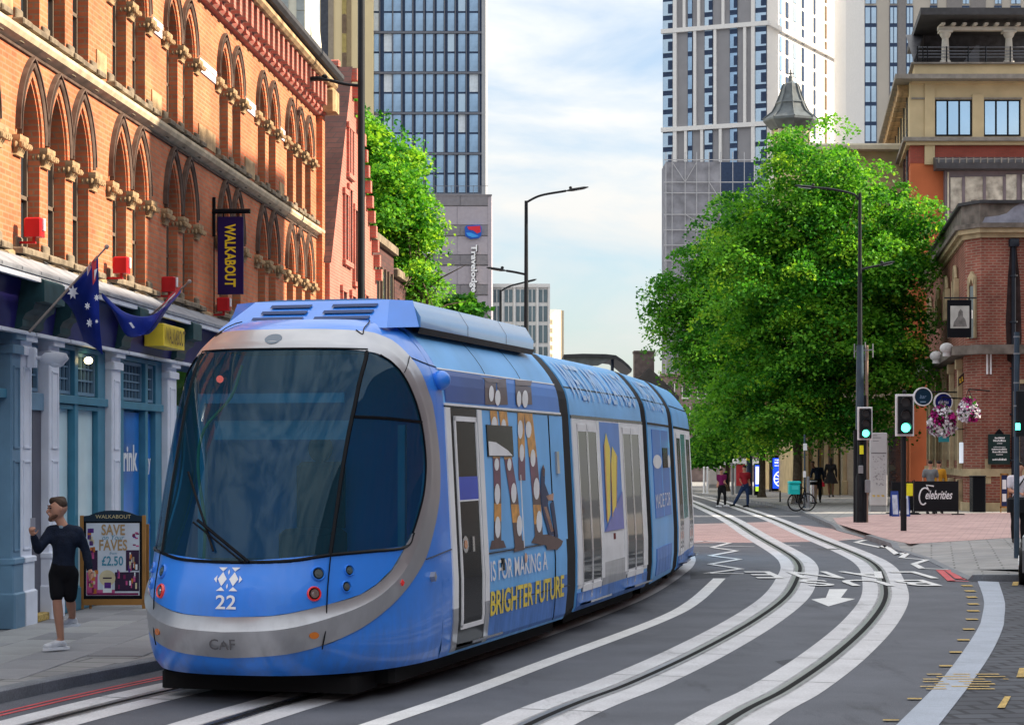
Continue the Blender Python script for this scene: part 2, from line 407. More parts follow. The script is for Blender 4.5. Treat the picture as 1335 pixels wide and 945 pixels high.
railB = [(-3.6,1.5),(-0.25,10.0)] + [(p.x,p.y) for p in (gp(*q) for q in [(940,945),(1024.5,898),(1089,853),(1134,811),(1153.6,778.8),(1150.4,753),(1140.7,736.8),(1115,722),(1056.8,698),(1008.4,677)])] + [(9.85,90.0),(10.3,104),(10.6,125),(10.7,160)]
PB = crom([(x,y,0) for x,y in railB], 6)
PA = offset(PB, 1.53)
P2 = offset(PA, 2.48); P1 = offset(PA, 3.93)
PC = offset(PA, 3.2)
KERB_L = offset(PA, 4.92)
mb = MB()
for P in (PB, PA, P2, P1): ribbon(mb, P, -0.37, 0.37, 0.004)
mb.build('track_bed_concrete', concrete, kind='structure', fix=False)
mb = MB()
for P in (PB, PA, P2, P1): ribbon(mb, P, 0.025, 0.085, 0.008); ribbon(mb, P, -0.075, -0.045, 0.008)
mb.build('rails', steel, kind='structure', fix=False)
mb = MB()
for P in (PB, PA, P2, P1): ribbon(mb, P, -0.045, 0.025, 0.009)
mb.build('rail_grooves', groove, kind='structure', fix=False)

# grime beside the rails and joints across the concrete
mb = MB()
for P in (PB, PA, P2, P1): ribbon(mb, P, 0.088, 0.118, 0.0062); ribbon(mb, P, -0.105, -0.078, 0.0062)
mb.build('rail_grime', ground_mat('rail_grime', (0.30,0.30,0.31), .8, 2.5, .35, 60, .3), kind='structure', fix=False)
mb = MB(); rr = random.Random(31)
for P in (PB, PA, P2, P1):
    L_ = arclen(P); s = 3.0
    while s < min(L_[-1]-1, 75):
        a, d = along(P, s, L_); nrm = Vector((-d.y,d.x,0)); 
        for o0,o1 in ((-.37,-.08),(.09,.37)): mb.add([a+nrm*o0, a+nrm*o0+d*.018, a+nrm*o1+d*.018, a+nrm*o1],[(0,1,2,3)])
        s += rr.choice([2.4,3.0,3.6])
mb.v = [(v[0],v[1],.0068) for v in mb.v]; mb.build('slab_joints', groove, kind='structure', fix=False)
# mended patches, drain covers and tyre-darkened lanes in the asphalt
pat = ground_mat('asphalt_patch', (0.055,0.06,0.072), .8, 1.5, .2, 90, .3, stain=.2); pat2 = ground_mat('asphalt_pale_patch', (0.105,0.11,0.12), .8, 1.5, .2, 90, .3, stain=.2)
for pts, m_ in (([(1010,862),(1090,850),(1104,857),(1026,870)],pat),([(900,745),(960,742),(950,752),(900,755)],pat)):
    sheet('asphalt_patch', [gp(*p) for p in pts], m_, 0.0022)
for px0,py0,w_ in ((1082,716,.3),):
    c = gp(px0,py0); t_ = 0.0050; mb = MB(); mb.add([(c.x+w_*math.cos(a),c.y+w_*math.sin(a),t_) for a in np.linspace(0,2*math.pi,20,endpoint=False)],[tuple(range(20))]); mb.build('manhole_cover', steel if False else groove if w_<0 else mat('iron_cover',(0.05,0.05,0.055),rough=.5,metal=.5,var=.3,vs=20,bump=.6,bs=40), kind='structure', fix=False)

# painted markings
def poly_line(pts, w, z=0.0125, mb=None):
    """a painted line of ground width w through photo points"""
    P = [gp(*p) for p in pts]; mb = mb or MB()
    for a, b in zip(P[:-1], P[1:]):
        d = (b-a).normalized(); n = Vector((-d.y, d.x, 0))*w/2; e = d*w*0.25
        mb.add([a-n-e, b-n+e, b+n+e, a+n-e], [(0,1,2,3)]); 
        for q in range(4): pass
    mb.v = [(v[0], v[1], z) for v in mb.v]
    return mb
ln = crom([gp(*p) for p in [(300,1010),(486,945),(600,906),(719.5,861),(858,809),(905,784),(938,754)]], 6)
mb = MB(); ribbon(mb, ln, -0.11, 0.11, 0.0045); mb.build('white_edge_line', paint, kind='structure', fix=False)
q = lambda x, y: (900+x/3.708, 680+y/3.708)
zl = [q(*p) for p in [(20,100),(70,95),(190,104),(105,126),(225,142),(95,166),(238,183),(95,207),(245,230),(80,251),(248,253)]]
zr = [q(*p) for p in [(735,85),(845,90),(800,101),(925,127),(940,116),(1000,160),(1055,150),(1020,176),(1145,186),(1080,206),(1120,228),(1240,232)]]
m1 = poly_line(zl, 0.14); m1.build('zigzag_marking', paint, kind='structure', fix=False)
poly_line(zr, 0.14, 0.0135).build('zigzag_marking', paint, kind='structure', fix=False)
mb = MB()
for a, b in (((905,712),(982,713)), ((1019,711),(1041,712)), ((905,684),(972,684)), ((975,682),(1006,682))): poly_line([a,b], 0.12, 0.0165, mb)
mb.build('crossing_line', paint, kind='structure', fix=False)
# double red lines by the left kerb, and by the right corner
mb = MB()
for d in (4.60, 4.50): ribbon(mb, offset(PA, 0.0), d, d-0.045, 0.0045)
mb.build('double_red_line', red_paint, kind='structure', fix=False)
mb = MB()
for pts in ([q(1205,236), q(1262,288), q(1335,290)], [q(1245,236), q(1300,278), q(1335,281)]): poly_line(pts, 0.14, 0.0145, mb)
mb.build('double_red_line', red_paint, kind='structure', fix=False)
# lettering and arrow for drivers coming towards the camera (so upside down from here)
def road_text(s, x0, x1, y0, y1, z):
    c = gp((x0+x1)/2, (y0+y1)/2); w = gp(x1,(y0+y1)/2).x-gp(x0,(y0+y1)/2).x; h = gp(x0,y0).y-gp(x0,y1).y
    mb = MB(); add_text(mb, s, 0, 0, 0, w=w, h=h, bold=0.01, space=1.25)
    mb.v = [(c.x - v[0], c.y - v[2], z) for v in mb.v]
    mb.build('road_lettering', paint, kind='structure', fix=False)
road_text('LANE', 978, 1208, 745.5, 754.5, 0.0175)
road_text('BUS', 1046, 1216, 756.5, 764.5, 0.0185)
ar = [q(*p) for p in [(672,326),(760,326),(728,368),(797,373),(668,409),(585,376),(655,368)]]
sheet('road_arrow', [gp(*p) for p in ar], paint, 0.0045)
# red and grey block paving of the crossing
sheet('crossing_red_paving', [gp(*p) for p in [(880,683.5),(1010,680),(1085,689),(1128,702),(1080,705.5),(1000,707),(880,708)]], redpav, 0.0025)
# yellow dashes and worn yellow lettering
mb = MB()
for x, y, w in [(1260,764,8),(1264,771,8),(1266,779,8),(1268,788,9),(1268,797,11),(1266,808,11),(1262,821,11),(1255,835,12),(1245,851,13),(1232,869,14),(1191,912,16),(1160,940,19)]:
    a = gp(x-w/2, y+.8); b = gp(x+w/2, y-.8); mb.add([(a.x,a.y,.0145),(b.x,a.y,.0145),(b.x+.02,b.y,.0145),(a.x+.02,b.y,.0145)], [(0,1,2,3)])
rr = random.Random(4)
for i in range(7):
    y = 880+i*3.2; x0 = 1190+rr.uniform(0,25)+(9-i)*1.5; 
    while x0 < 1312:
        w = rr.uniform(14,50); a = gp(x0, y+.5); b = gp(min(x0+w,1314), y-.5)
        mb.add([(a.x,a.y,.0145),(b.x,a.y,.0145),(b.x,b.y,.0145),(a.x,b.y,.0145)], [(0,1,2,3)]); x0 += w+rr.uniform(8,30)
for P in ([(1300,924),(1310,909),(1318,909),(1310,924)], [(1325,884),(1329,872),(1340,872),(1338,884)], [(1319,764),(1321,759),(1328,759),(1327,764)]):
    mb.add([(*gp(*p).xy, .0145) for p in P], [(0,1,2,3)])
mb.build('yellow_markings', yellow_paint, kind='structure', fix=False)

# dark sett parking bay and the granite strip in front of it (blocks)
stripL = [(1274.6,757.8),(1282.7,782),(1281,800),(1274.6,820.7),(1234,878.8),(1169.7,945),(1100,1010)]
stripR = [(1302,759),(1310,785),(1309.5,802),(1307,820.7),(1286,862.6),(1224.6,945),(1165,1010)]
SL = crom([gp(*p) for p in stripL], 10); SR = crom([gp(*p) for p in stripR], 10)
sheet('parking_bay_setts', [*SR, gp(1165,1010)+Vector((0,-10,0)), Vector((30,8,0)), Vector((30,gp(1302,759).y,0))], setts, 0.004)
gs = ob('granite_strip', None, kind='structure')
LL, LR = arclen(SL), arclen(SR); nb = 17
for i in range(nb):
    g = 0.006; a0 = i/nb; a1 = (i+1)/nb - g/ (LL[-1]/nb)/nb*1.0
    c = [along(SL, a0*LL[-1], LL)[0], along(SL, a1*LL[-1], LL)[0], along(SR, a1*LR[-1], LR)[0], along(SR, a0*LR[-1], LR)[0]]
    mb = MB(); mb.add([(p.x,p.y,-.02) for p in c]+[(p.x,p.y,.012) for p in c], [(4,5,6,7),(0,1,5,4),(1,2,6,5),(2,3,7,6),(3,0,4,7)])
    mb.build('granite_block', granite, gs)

# left pavement: base, slabs near the camera, kerb stones
KL = [p for p in KERB_L if p.y > 3]
PZ = 0.12
def fx(y): return -6.1 + 0.0715*(y-26.1)        # x of the left building line at distance y
sheet('pavement', [*(p + Vector((-.14,0,0)) for p in KL), Vector((KL[-1].x-40, KL[-1].y, 0)), Vector((-30, 30, 0)), Vector((-30, KL[0].y, 0))], paving, PZ-0.012)
ks = ob('left_kerb', None, kind='structure')
LK = arclen(KL); s = 0
KI = offset(KL, 0.16)
while s < LK[-1]-1 and s < 95:
    a, d = along(KL, s, LK); b, _ = along(KL, s+0.895, LK); n = Vector((-d.y,d.x,0))*0.16
    mb = MB(); c = [a, b, b+n, a+n]; t = Vector((-d.y,d.x,0))*0.018
    mb.add([(p.x,p.y,0) for p in c]+[(p.x,p.y,PZ-.015) for p in c]+[(p.x,p.y,PZ) for p in (a+t,b+t,b+n,a+n)],
        [(0,1,5,4),(1,2,6,5),(2,3,7,6),(3,0,4,7),(4,5,9,8),(5,6,10,9),(7,4,8,11),(6,7,11,10),(8,9,10,11)])
    mb.build('kerb_stone', kerbstone, ks); s += 0.9
sp = ob('left_pavement_slabs', None, kind='structure')
rr = random.Random(2)
slab_me = {}
for v in range(3):
    mb = MB(); mb.bbox(0, .592, 0, .892, -.03, 0, .006); slab_me[v] = mb.mesh('paving_slab', slabm[v])
th = math.atan2(-0.0715, 1)      # rows parallel to the facade
cs, sn = math.cos(th), math.sin(th)
for i in range(9):
    for j in range(24):
        u = 0.15+i*0.6; w = 14.2 + j*0.9 + (0.45 if i % 2 else 0)
        x = fx(w)+u; y = w - 0.0715*u
        # skip slabs beyond the kerb
        def kx(yy):
            for a,b in zip(KI[:-1],KI[1:]):
                if a.y <= yy <= b.y: return a.x+(b.x-a.x)*(yy-a.y)/(b.y-a.y)
            return -99
        if x+0.66 < min(kx(max(y-.05,4)), kx(y+.9)):
            ob('paving_slab', slab_me[rr.choice([0,0,1,1,2])], sp, loc=(x, y, PZ+rr.uniform(-.002,.002)), rot=th)

# right pavement: raised behind a kerb that drops at the crossing
kr = [(900,644,1),(906,645,1),(998,658,1),(1040,668,1),(1066,680,1),(1085,689,1),(1092,692,.15),(1126,701,.15),(1130,703,1),(1161,714,1),(1165,716,.15),(1204,728,.1),(1234,743,.1),(1262,757,.2),(1268,758,1),(1340,758,1),(1400,758,1)]
kp = [(gp(x,y), h) for x,y,h in kr]
kp = [(Vector((11.5,160,0)),1),(Vector((11.3,125,0)),1)] + kp + [(Vector((22,36,0)),1)]
mbp = MB(); n = len(kp)
pth = [p for p,_ in kp]; inn = offset(pth, 1.8); k1 = offset(pth, 0.16)
lo = [(p.x,p.y,0) for p in pth]; top = [(p.x,p.y,max(.012,PZ*h)) for p,h in kp]; kt = [(p.x,p.y,max(.014,PZ*h)) for p,(_,h) in zip(k1,kp)]
it = [(p.x,p.y,PZ) for p in inn]
mbp.add(kt+it, [(i,i+1,n+i+1,n+i) for i in range(n-1)])
outer = [Vector((60,36,0)), Vector((60,170,0)), Vector((14,170,0))]
pl = [Vector(p) for p in it] + outer
tr = tessellate_polygon([[Vector((p.x,p.y,0)) for p in pl]])
fs = []
for t in tr:
    a,b,c = (pl[i] for i in t); fs.append(tuple(t) if (b-a).cross(c-a).z>0 else tuple(reversed(t)))
mbp.add([(p.x,p.y,PZ) for p in pl], fs)
mbp.build('right_pavement', paving, kind='structure', fix=False)
kr_o = ob('right_kerb', None, kind='structure')
for i in range(n-1):
    m_ = max(1, int((pth[i+1]-pth[i]).length/0.95)); 
    if i < 2 or i > n-3: m_ = min(m_, 12)
    for j in range(m_):
        t0, t1 = j/m_, (j+1)/m_-.006
        L_ = lambda A, t: tuple(A[i][q]+(A[i+1][q]-A[i][q])*t for q in range(3))
        a,b = L_(lo,t0),L_(lo,t1); c,d = L_(top,t0),L_(top,t1); e,f_ = L_(kt,t0),L_(kt,t1)
        mb = MB(); mb.add([a,b,c,d,(e[0],e[1],0),(f_[0],f_[1],0),(e[0],e[1],e[2]+.003),(f_[0],f_[1],f_[2]+.003)], [(0,1,3,2),(2,3,7,6),(6,7,5,4),(0,2,6,4),(1,5,7,3)])
        mb.build('kerb_stone', kerbstone, kr_o)
rp = [(1092,683),(1086,675.5),(1140.7,670.7),(1400,667),(1400,703),(1318,701),(1186,709),(1153,702)]
sheet('right_red_paving', [gp(x,y,PZ) for x,y in rp], redpav, PZ+0.006)

# ================================================================== TRAM
T_A = Vector((0.2607, 0.9654, 0)); T_R = Vector((0.9654, -0.2607, 0))
T_C = Vector((-0.573, 20.1, 0)) - T_R*1.325
def lerp(z, xs, ys):
    return float(np.interp(z, xs, ys))
def pchip(xs, ys):
    xs = np.array(xs, float); ys = np.array(ys, float); h = np.diff(xs); d = np.diff(ys)/h; m = np.zeros(len(xs))
    for i in range(1, len(xs)-1):
        if d[i-1]*d[i] > 0: w1 = 2*h[i]+h[i-1]; w2 = h[i]+2*h[i-1]; m[i] = (w1+w2)/(w1/d[i-1]+w2/d[i])
    m[0] = d[0]; m[-1] = d[-1]
    zs = np.linspace(xs[0], xs[-1], 1200); out = []
    for z in zs:
        i = min(len(h)-1, max(0, int(np.searchsorted(xs, z)-1))); t = (z-xs[i])/h[i]
        out.append((2*t**3-3*t*t+1)*ys[i]+(t**3-2*t*t+t)*h[i]*m[i]+(3*t*t-2*t**3)*ys[i+1]+(t**3-t*t)*h[i]*m[i+1])
    # light extra smoothing
    out = np.array(out); k = 41; pad = np.concatenate([2*out[0]-out[k//2:0:-1], out, 2*out[-1]-out[-2:-k//2-1:-1]]); out = np.convolve(pad, np.ones(k)/k, 'valid')[:len(zs)]
    return zs, out
T0Z, T0V = pchip([.25,.34,.6,.95,1.28,2.3,3.1,3.24,3.42,3.5], [2.2,2.34,2.47,2.45,2.34,1.92,1.46,1.37,1.1,.8])
def tw(z): return lerp(z, [.25,.34,.6,1.0,2.7,2.9,3.0,3.07,3.15,3.24,3.33,3.42,3.47,3.5], [1.26,1.30,1.325,1.325,1.235,1.21,1.185,1.15,1.105,1.04,.965,.88,.81,.72])
def tt0(z): return float(np.interp(z, T0Z, T0V))
def nose(u, z, off=0.0):
    def f(u, z):
        a = 2.5; t0 = tt0(z); w = tw(z); th = u*math.pi/2
        c = max(0.0, math.cos(th))
        return Vector((w*math.copysign(abs(math.sin(th))**(2/a), u), -t0*c**(2/a), z))
    p = f(u, z)
    if off:
        e = 0.004; sgn = 1
        pu = f(min(u+e, 1), z)-f(max(u-e, -1), z); pz = f(u, min(z+.02,3.5))-f(u, max(z-.02,.25))
        n = pu.cross(pz)
        if n.length > 1e-9:
            n.normalize()
            if n.dot(Vector((p.x, p.y-0.3, 0))) < 0: n = -n
            p = p + n*off
    return p
def nose_s(s, z, off=0.0):
    """point of the nose at s metres to the side"""
    return nose(math.copysign(2/math.pi*math.asin(min(1, abs(s)/tw(z))**1.25), s), z, off)
def nose_frame(u, z):
    p = nose(u, z); e = 0.01
    a = (nose(u+e, z)-nose(u-e, z)).normalized(); n = (nose(u, z, .1)-p).normalized(); b = n.cross(a) ; b = b if b.z > 0 else -b
    return p, a, b, n
tram_blue = mat('tram_blue_paint', (0.03, 0.22, 0.80), rough=0.3, var=0.06, vs=2, coat=0.35, spec=.4)
tram_silver = mat('tram_silver_paint', (0.40, 0.41, 0.44), rough=0.32, metal=0.55, var=0.06, vs=3, coat=0.3)
wrap = mat('tram_wrap_light_blue', (0.15, 0.45, 0.88), rough=0.38, var=0.14, vs=0.9, coat=0.03, spec=.14)
wrap_dark = mat('tram_wrap_mid_blue', (0.05, 0.20, 0.62), rough=0.35, var=0.1, vs=1.2, coat=0.03, spec=.14)
wrap_deep = mat('tram_wrap_deep_blue', (0.018, 0.065, 0.28), rough=0.35, var=0.2, vs=0.9, coat=0.03, spec=.14)
roofblue = mat('tram_roof_blue', (0.13, 0.34, 0.66), rough=0.2, var=0.08, vs=1.5, coat=0.5, spec=.4)
black = mat('black_rubber', (0.012,0.012,0.014), rough=0.6, var=0.1)
gblack = mat('gloss_black', (0.010,0.011,0.014), rough=0.2, var=0.0, coat=0.0, spec=.05)
white = mat('white_print', (0.78,0.79,0.82), rough=0.45, var=0.06, spec=.1)
yellow = mat('yellow_print', (0.80,0.62,0.06), rough=0.35, var=0.05)
wind = glass_mat('windscreen_glass', (0.06,0.26,0.40), clear=0.62, rough=0.010, spec=.75, coat=0)
tglass = glass_mat('tram_door_glass', (0.03,0.035,0.045), clear=0.1, rough=0.04, spec=.07, coat=0)
chrome = mat('polished_metal', (0.6,0.6,0.62), rough=0.18, metal=1.0, var=0.05)
under = mat('underframe_black', (0.008,0.008,0.009), rough=0.8, var=0.2)
darkcab = mat('cab_interior_dark', (0.012,0.03,0.04), rough=0.7, var=0.2)
palecab = mat('cab_interior_pale', (0.70,0.85,0.88), rough=0.5, var=0.1)

for m_, a_ in ((tram_blue,.5),(tram_silver,.45),(wrap,.35),(wrap_dark,.5),(white,.12)): add_grime(m_, .25, 1.1, amt=a_)
tram = thing('tram', 'long blue and silver tram numbered 22 with adverts along its side', 'tram', T_C, math.atan2(-0.2607, 0.9654))
def patch(mb, us, zl, zh, nz, off=0.0, mi=None):
    rows = []
    for u in us:
        a, b = zl(u), zh(u); rows.append([nose(u, a+(b-a)*k/nz, off) for k in range(nz+1)])
    mb.strip(None, rows, mi)
def cosu(a, b, n): return [a+(b-a)*math.sin(math.pi/2*i/n) for i in range(n+1)]
OT = lambda u: lerp(abs(u), [0,.4,.56,.65,.739,.805,.87,.915,.94,.952], [3.375,3.37,3.36,3.33,3.27,3.12,2.86,2.66,2.46,2.20])
OB = lambda u: lerp(abs(u), [0,.079,.25,.386,.48,.619,.70,.764,.84,.903,.945,.952], [.445,.45,.5,.56,.645,.80,.93,1.06,1.23,1.52,1.87,2.20])
GB = lambda u: lerp(abs(u), [0,.364,.538,.73], [1.28,1.34,1.36,1.38])
RL = lambda u: lerp(abs(u), [0,.175,.363,.505,.614,.69,.73], [.80,.82,.90,.97,1.09,1.25,1.38])
GT = lambda u: lerp(abs(u), [0,.36,.5], [3.18,3.18,3.165])
SP = lambda z: lerp(z, [1.34,1.76,2.44,2.94,3.18], [.366,.379,.399,.435,.497])
UM = lambda z: lerp(z, [1.34,1.36,1.38,1.49,1.66,1.88,2.02,2.16,2.30,2.45,2.67,2.88,3.06,3.14,3.17], [.70,.715,.735,.768,.804,.84,.85,.853,.846,.83,.788,.725,.644,.573,.50])
mb = MB()
us = [-x for x in reversed(cosu(0,.952,40))][:-1] + cosu(0,.952,40)
patch(mb, us, lambda u: .27, OB, 10); patch(mb, us, OT, lambda u: 3.5, 8)
for sgn in (-1, 1): patch(mb, [sgn*(.952+.048*i/6) for i in range(7)], lambda u: .27, lambda u: 3.5, 40)
# cap of the nose roof
rim = [nose(-1+2*i/48, 3.5) for i in range(49)]; mb.add(rim, [tuple(range(49))])
shell = mb.build('nose_shell', tram_blue, tram, smooth=35)
mb = MB(); patch(mb, [i/20*1.46-.73 for i in range(21)], RL, GB, 8, 0.006); fp = mb.build('nose_panel', tram_blue, tram, smooth=35)
# silver surround
inner = [(0,3.18),(.2,3.18),(.36,3.18),(.5,3.165),(.573,3.14),(.644,3.06),(.725,2.88),(.788,2.67),(.83,2.45),(.853,2.16),(.84,1.88),(.804,1.66),(.768,1.49),(.73,1.38),(.68,1.22),(.614,1.09),(.505,.97),(.363,.9),(.175,.82),(0,.80)]
outer = [(0,3.375),(.21,3.375),(.4,3.37),(.56,3.36),(.65,3.33),(.739,3.27),(.805,3.12),(.87,2.86),(.915,2.66),(.952,2.25),(.948,1.87),(.92,1.62),(.88,1.4),(.845,1.25),(.80,1.13),(.74,1.0),(.64,.83),(.48,.645),(.25,.5),(0,.445)]
ic = crom([(a,b,0) for a,b in inner], 5); oc = crom([(a,b,0) for a,b in outer], 5)
mb = MB()
for sgn in (1, -1):
    rows = []
    for i, (a, b) in enumerate(zip(ic, oc)):
        low = max(0, min(1, (1.6-a.y)/0.8)) if i > len(ic)*.5 else 0.0
        row = []
        for v in (0, 0, .18, .36, .42, .6, .8, 1, 1):
            pass
        for v, o in ((0,-.02),(0,.012),(.15,.016),(.36,.020+.03*low),(.40,.018+.028*low),(.6,.016+.018*low),(.82,.014),(1,.012),(1,-.02)):
            c = a.lerp(b, v); row.append(nose(sgn*max(0,c.x), c.y, o))
        rows.append(row)
    mb.strip(None, rows)
ring = mb.build('silver_surround', tram_silver, tram, smooth=30)
# windscreen and side panes
mb = MB(); rows = []
for i in range(25):
    t = -1+2*i/24; row = []
    for k in range(17):
        v = k/16; z = GB(t*.38)+(GT(t*.45)-GB(t*.38))*v; row.append(nose(t*(SP(z)-.006), z, 0.004))
    rows.append(row)
mb.strip(None, rows); mb.build('windscreen', wind, tram, smooth=40)
for sgn in (1, -1):
    mb = MB(); rows = []
    for k in range(31):
        z = 1.345+(3.168-1.345)*k/30; a, b = SP(z)+.006, UM(z); rows.append([nose(sgn*(a+(b-a)*j/14), z, 0.004) for j in range(15)])
    mb.strip(None, rows); mb.build('quarter_window', wind, tram, smooth=40)
def seam(mb, pts, r=.007, off=.004, n=5):
    P = crom([(a,b,0) for a,b in pts], 5) if len(pts) > 2 else [Vector((pts[0][0]+(pts[1][0]-pts[0][0])*k/10, pts[0][1]+(pts[1][1]-pts[0][1])*k/10, 0)) for k in range(11)]
    mb.tube([nose(p.x, p.y, off) for p in P], r, n)
mb = MB()
for sgn in (1,-1):
    seam(mb, [(sgn*SP(z), z) for z in (1.34,1.76,2.2,2.6,2.94,3.17)], .022, .0)
    seam(mb, [(sgn*.364,1.34),(sgn*.362,.9),(sgn*.36,.7),(sgn*.345,.52)], .006, .022)
    seam(mb, [(sgn*x,z) for x,z in [(0,1.27),(.2,1.285),(.364,1.33),(.538,1.35),(.73,1.37),(.775,1.49)]], .016, .006)
    seam(mb, [(sgn*UM(z),z) for z in (1.49,1.66,1.88,2.16,2.45,2.67,2.88,3.06,3.14)], .010, .010)
    seam(mb, [(sgn*x,3.185) for x in (0,.2,.36,.5)], .010, .012)
    seam(mb, [(sgn*.46,3.37),(sgn*.50,3.33),(sgn*.53,3.40),(sgn*.62,3.49)], .006, .016)
    seam(mb, [(sgn*.70,2.98),(sgn*.79,3.14)], .004, .02)
    seam(mb, [(sgn*.85,1.24),(sgn*.93,1.27),(sgn*1.0,1.30)], .006, .006)
    seam(mb, [(sgn*.80,3.14),(sgn*.9,3.10),(sgn*1.0,3.07)], .005, .004)
mb.build('panel_seams', gblack, tram, smooth=60)
mb = MB()
seam(mb, [(.85,2.52),(.6,2.55),(.42,2.56)], .018, .0); mb.build('window_bar', gblack, tram)
# cab interior seen through the glass
mb = MB(); mb.box(-1.05,1.05,-1.0,-.2,.9,1.12); mb.box(-1.0,1.0,-1.75,-1.0,.95,1.2); mb.add([nose(x,1.24,-.06) for x in np.linspace(-.8,.8,21)], [tuple(range(21))]); mb.build('dashboard', darkcab, tram)
mb = MB(); mb.box(-1.1,1.1,.15,.2,.5,2.9); mb.box(-.8,.8,-.5,.15,3.2,3.24); mb.build('cab_wall', darkcab, tram)
mb = MB(); mb.box(-.80,.62,-1.15,-1.12,2.70,2.79); mb.box(-.78,.58,-.9,-.87,2.36,2.54); mb.box(-.95,-.88,-.9,-.83,1.1,2.8); mb.box(.93,1.0,-.5,-.43,1.1,2.5); mb.build('pale_bars', palecab, tram)  # pale bars in place of the bright reflections in the windscreen
mb = MB(); mb.bbox(-.28,.28,-.55,-.05,1.1,1.5,.05); mb.bbox(-.25,.25,-.15,-.02,1.5,2.15,.05); mb.ball((0,-.1,2.28),(.13,.06,.14)); mb.build('driver_seat', darkcab, tram, smooth=40)
mb = MB(); P = crom([(-.35,-1.25,3.05),(-.42,-1.35,2.75),(-.62,-1.5,2.45),(-.64,-1.6,2.1),(-.52,-1.72,1.6),(-.50,-1.8,1.2)], 5); mb.tube(P, .016, 6); mb.build('handrail', mat('brass_yellow',(0.75,0.62,0.15),rough=.3,var=.1), tram, smooth=60)
def nose_disc(mb, u, z, r, h0, h1, n=20, mi=None, rz=None):
    p, a, b, nn = nose_frame(u, z); rz = rz or r
    vs = [p+a*r*math.cos(2*math.pi*i/n)+b*rz*math.sin(2*math.pi*i/n)+nn*h for h in (h0,h1) for i in range(n)]
    mb.add(vs, [tuple(range(n,2*n)), tuple(reversed(range(n)))]+[(i,(i+1)%n,n+(i+1)%n,n+i) for i in range(n)], mi)
def nose_ring(mb, u, z, r0, r1, h, n=20, mi=None):
    p, a, b, nn = nose_frame(u, z)
    rows = [[p+(a*math.cos(2*math.pi*i/n)+b*math.sin(2*math.pi*i/n))*r+nn*hh for r,hh in ((r0,.0),(r0,h),((r0+r1)/2,h+.012),(r1,h),(r1,.0))] for i in range(n+1)]
    mb.strip(None, rows, mi)
red_l = mat('red_lamp', (0.6,0.02,0.02), rough=.2, var=0, coat=1, emit=(1,.05,.03), es=.05)
amber_l = mat('amber_lamp', (0.55,0.16,0.02), rough=.2, var=0, coat=1)
lens = mat('lamp_lens', (0.06,0.09,0.10), rough=.05, var=0, coat=1, spec=1)
for sgn in (1,-1):
    for u, z, red in ((.321,1.17,0),(.311,1.0,1),(.452,1.19,0),(.444,1.05,0)):
        r = .062 if u < .4 else .05
        mb = MB(); nose_disc(mb, sgn*u, z, r, -.02, .010); h = mb.build('headlight', gblack, tram, smooth=40)
        mb = MB(); nose_ring(mb, sgn*u, z, r*.8, r*1.08, .014); mb.build('bezel', red_l if red else tram_blue, h, smooth=50)
        mb = MB(); nose_disc(mb, sgn*u, z, r*.62, 0, .022); nose_disc(mb, sgn*u, z, r*.3, 0, .028, 12); mb.build('lens', chrome if red else lens, h, smooth=50)
    mb = MB(); nose_disc(mb, sgn*.311,.64,.045,0,.035, rz=.03); mb.build('indicator_light', amber_l, tram, smooth=50)
    mb = MB(); nose_disc(mb, sgn*.701,1.05,.028,0,.04,4,rz=.03); mb.build('marker_light', red_l, tram)
    mb = MB(); nose_disc(mb, sgn*.88,1.07,.035,0,.05,4,rz=.045); mb.build('camera_box', tram_silver, tram)
    p, a, b, nn = nose_frame(sgn*.985, 2.93)
    mb = MB(); mb.ball(p+nn*.03, (.095,.11,.095), 16, 10); mb.build('camera_pod', tram_blue, tram, smooth=60)
mb = MB(); nose_disc(mb, 0, 3.275, .085, 0, .018, 24, rz=.07); mb.build('destination_lamp', mat('dark_lens',(0.03,0.07,0.13),rough=.15,var=0,coat=.5), tram, smooth=40)
# emblem, fleet number and maker's mark
def nose_flat(mb, polys, u0, z0, s, off):
    for poly in polys:
        vs = []
        for x, y in poly: vs.append(nose_s(u0 + x*s, z0+y*s, off))
        mb.add(vs, [tuple(range(len(vs)))])
mb = MB()
for i, x0 in enumerate((-.46,-.0)):
    for k in (0,1):
        pass
D = lambda cx, cy, w, h: [(cx-w,cy),(cx,cy-h),(cx+w,cy),(cx,cy+h)]
em = [D(-.27,0,.21,.30), D(.27,0,.21,.30), [(-.52,.16),(-.52,-.16),(-.66,0)], [(.52,.16),(.52,-.16),(.66,0)], D(0,0,.035,.05),
      [(-.5,.5),(-.10,.5),(-.28,.30+.03)], [(.5,.5),(.10,.5),(.28,.33)], [(-.5,-.5),(-.10,-.5),(-.28,-.33)], [(.5,-.5),(.10,-.5),(.28,-.33)],
      [(-.02,.02),(-.02,.46),(-.24,.05)],[(.02,.02),(.02,.46),(.24,.05)],[(-.02,-.02),(-.02,-.46),(-.24,-.05)],[(.02,-.02),(.02,-.46),(.24,-.05)]]
em = [em[0],em[1],em[2],em[3],em[5],em[6],em[7],em[8]] + [[(0,.42),(-.045,.3),(0,.18),(.045,.3)],[(0,-.42),(-.045,-.3),(0,-.18),(.045,-.3)]]
nose_flat(mb, em, 0, 1.125, .20, .012); mb.build('emblem', white, tram)
def nose_text(name, s, u, z, w, h, m, off=.012, **kw):
    mb = MB(); add_text(mb, s, 0, 0, 0, w=w, h=h, **kw)
    mb.v = [tuple(nose_s(u+v[0], z+v[2], off)) for v in mb.v]; mb.build(name, m, tram)
nose_text('fleet_number', '22', 0, .93, .19, .12, white, bold=.015)
nose_text('maker_mark', 'CAF', -.02, .57, .24, .085, mat('mark_grey',(0.10,0.10,0.11),rough=.4,var=0), off=.036, bold=.01)
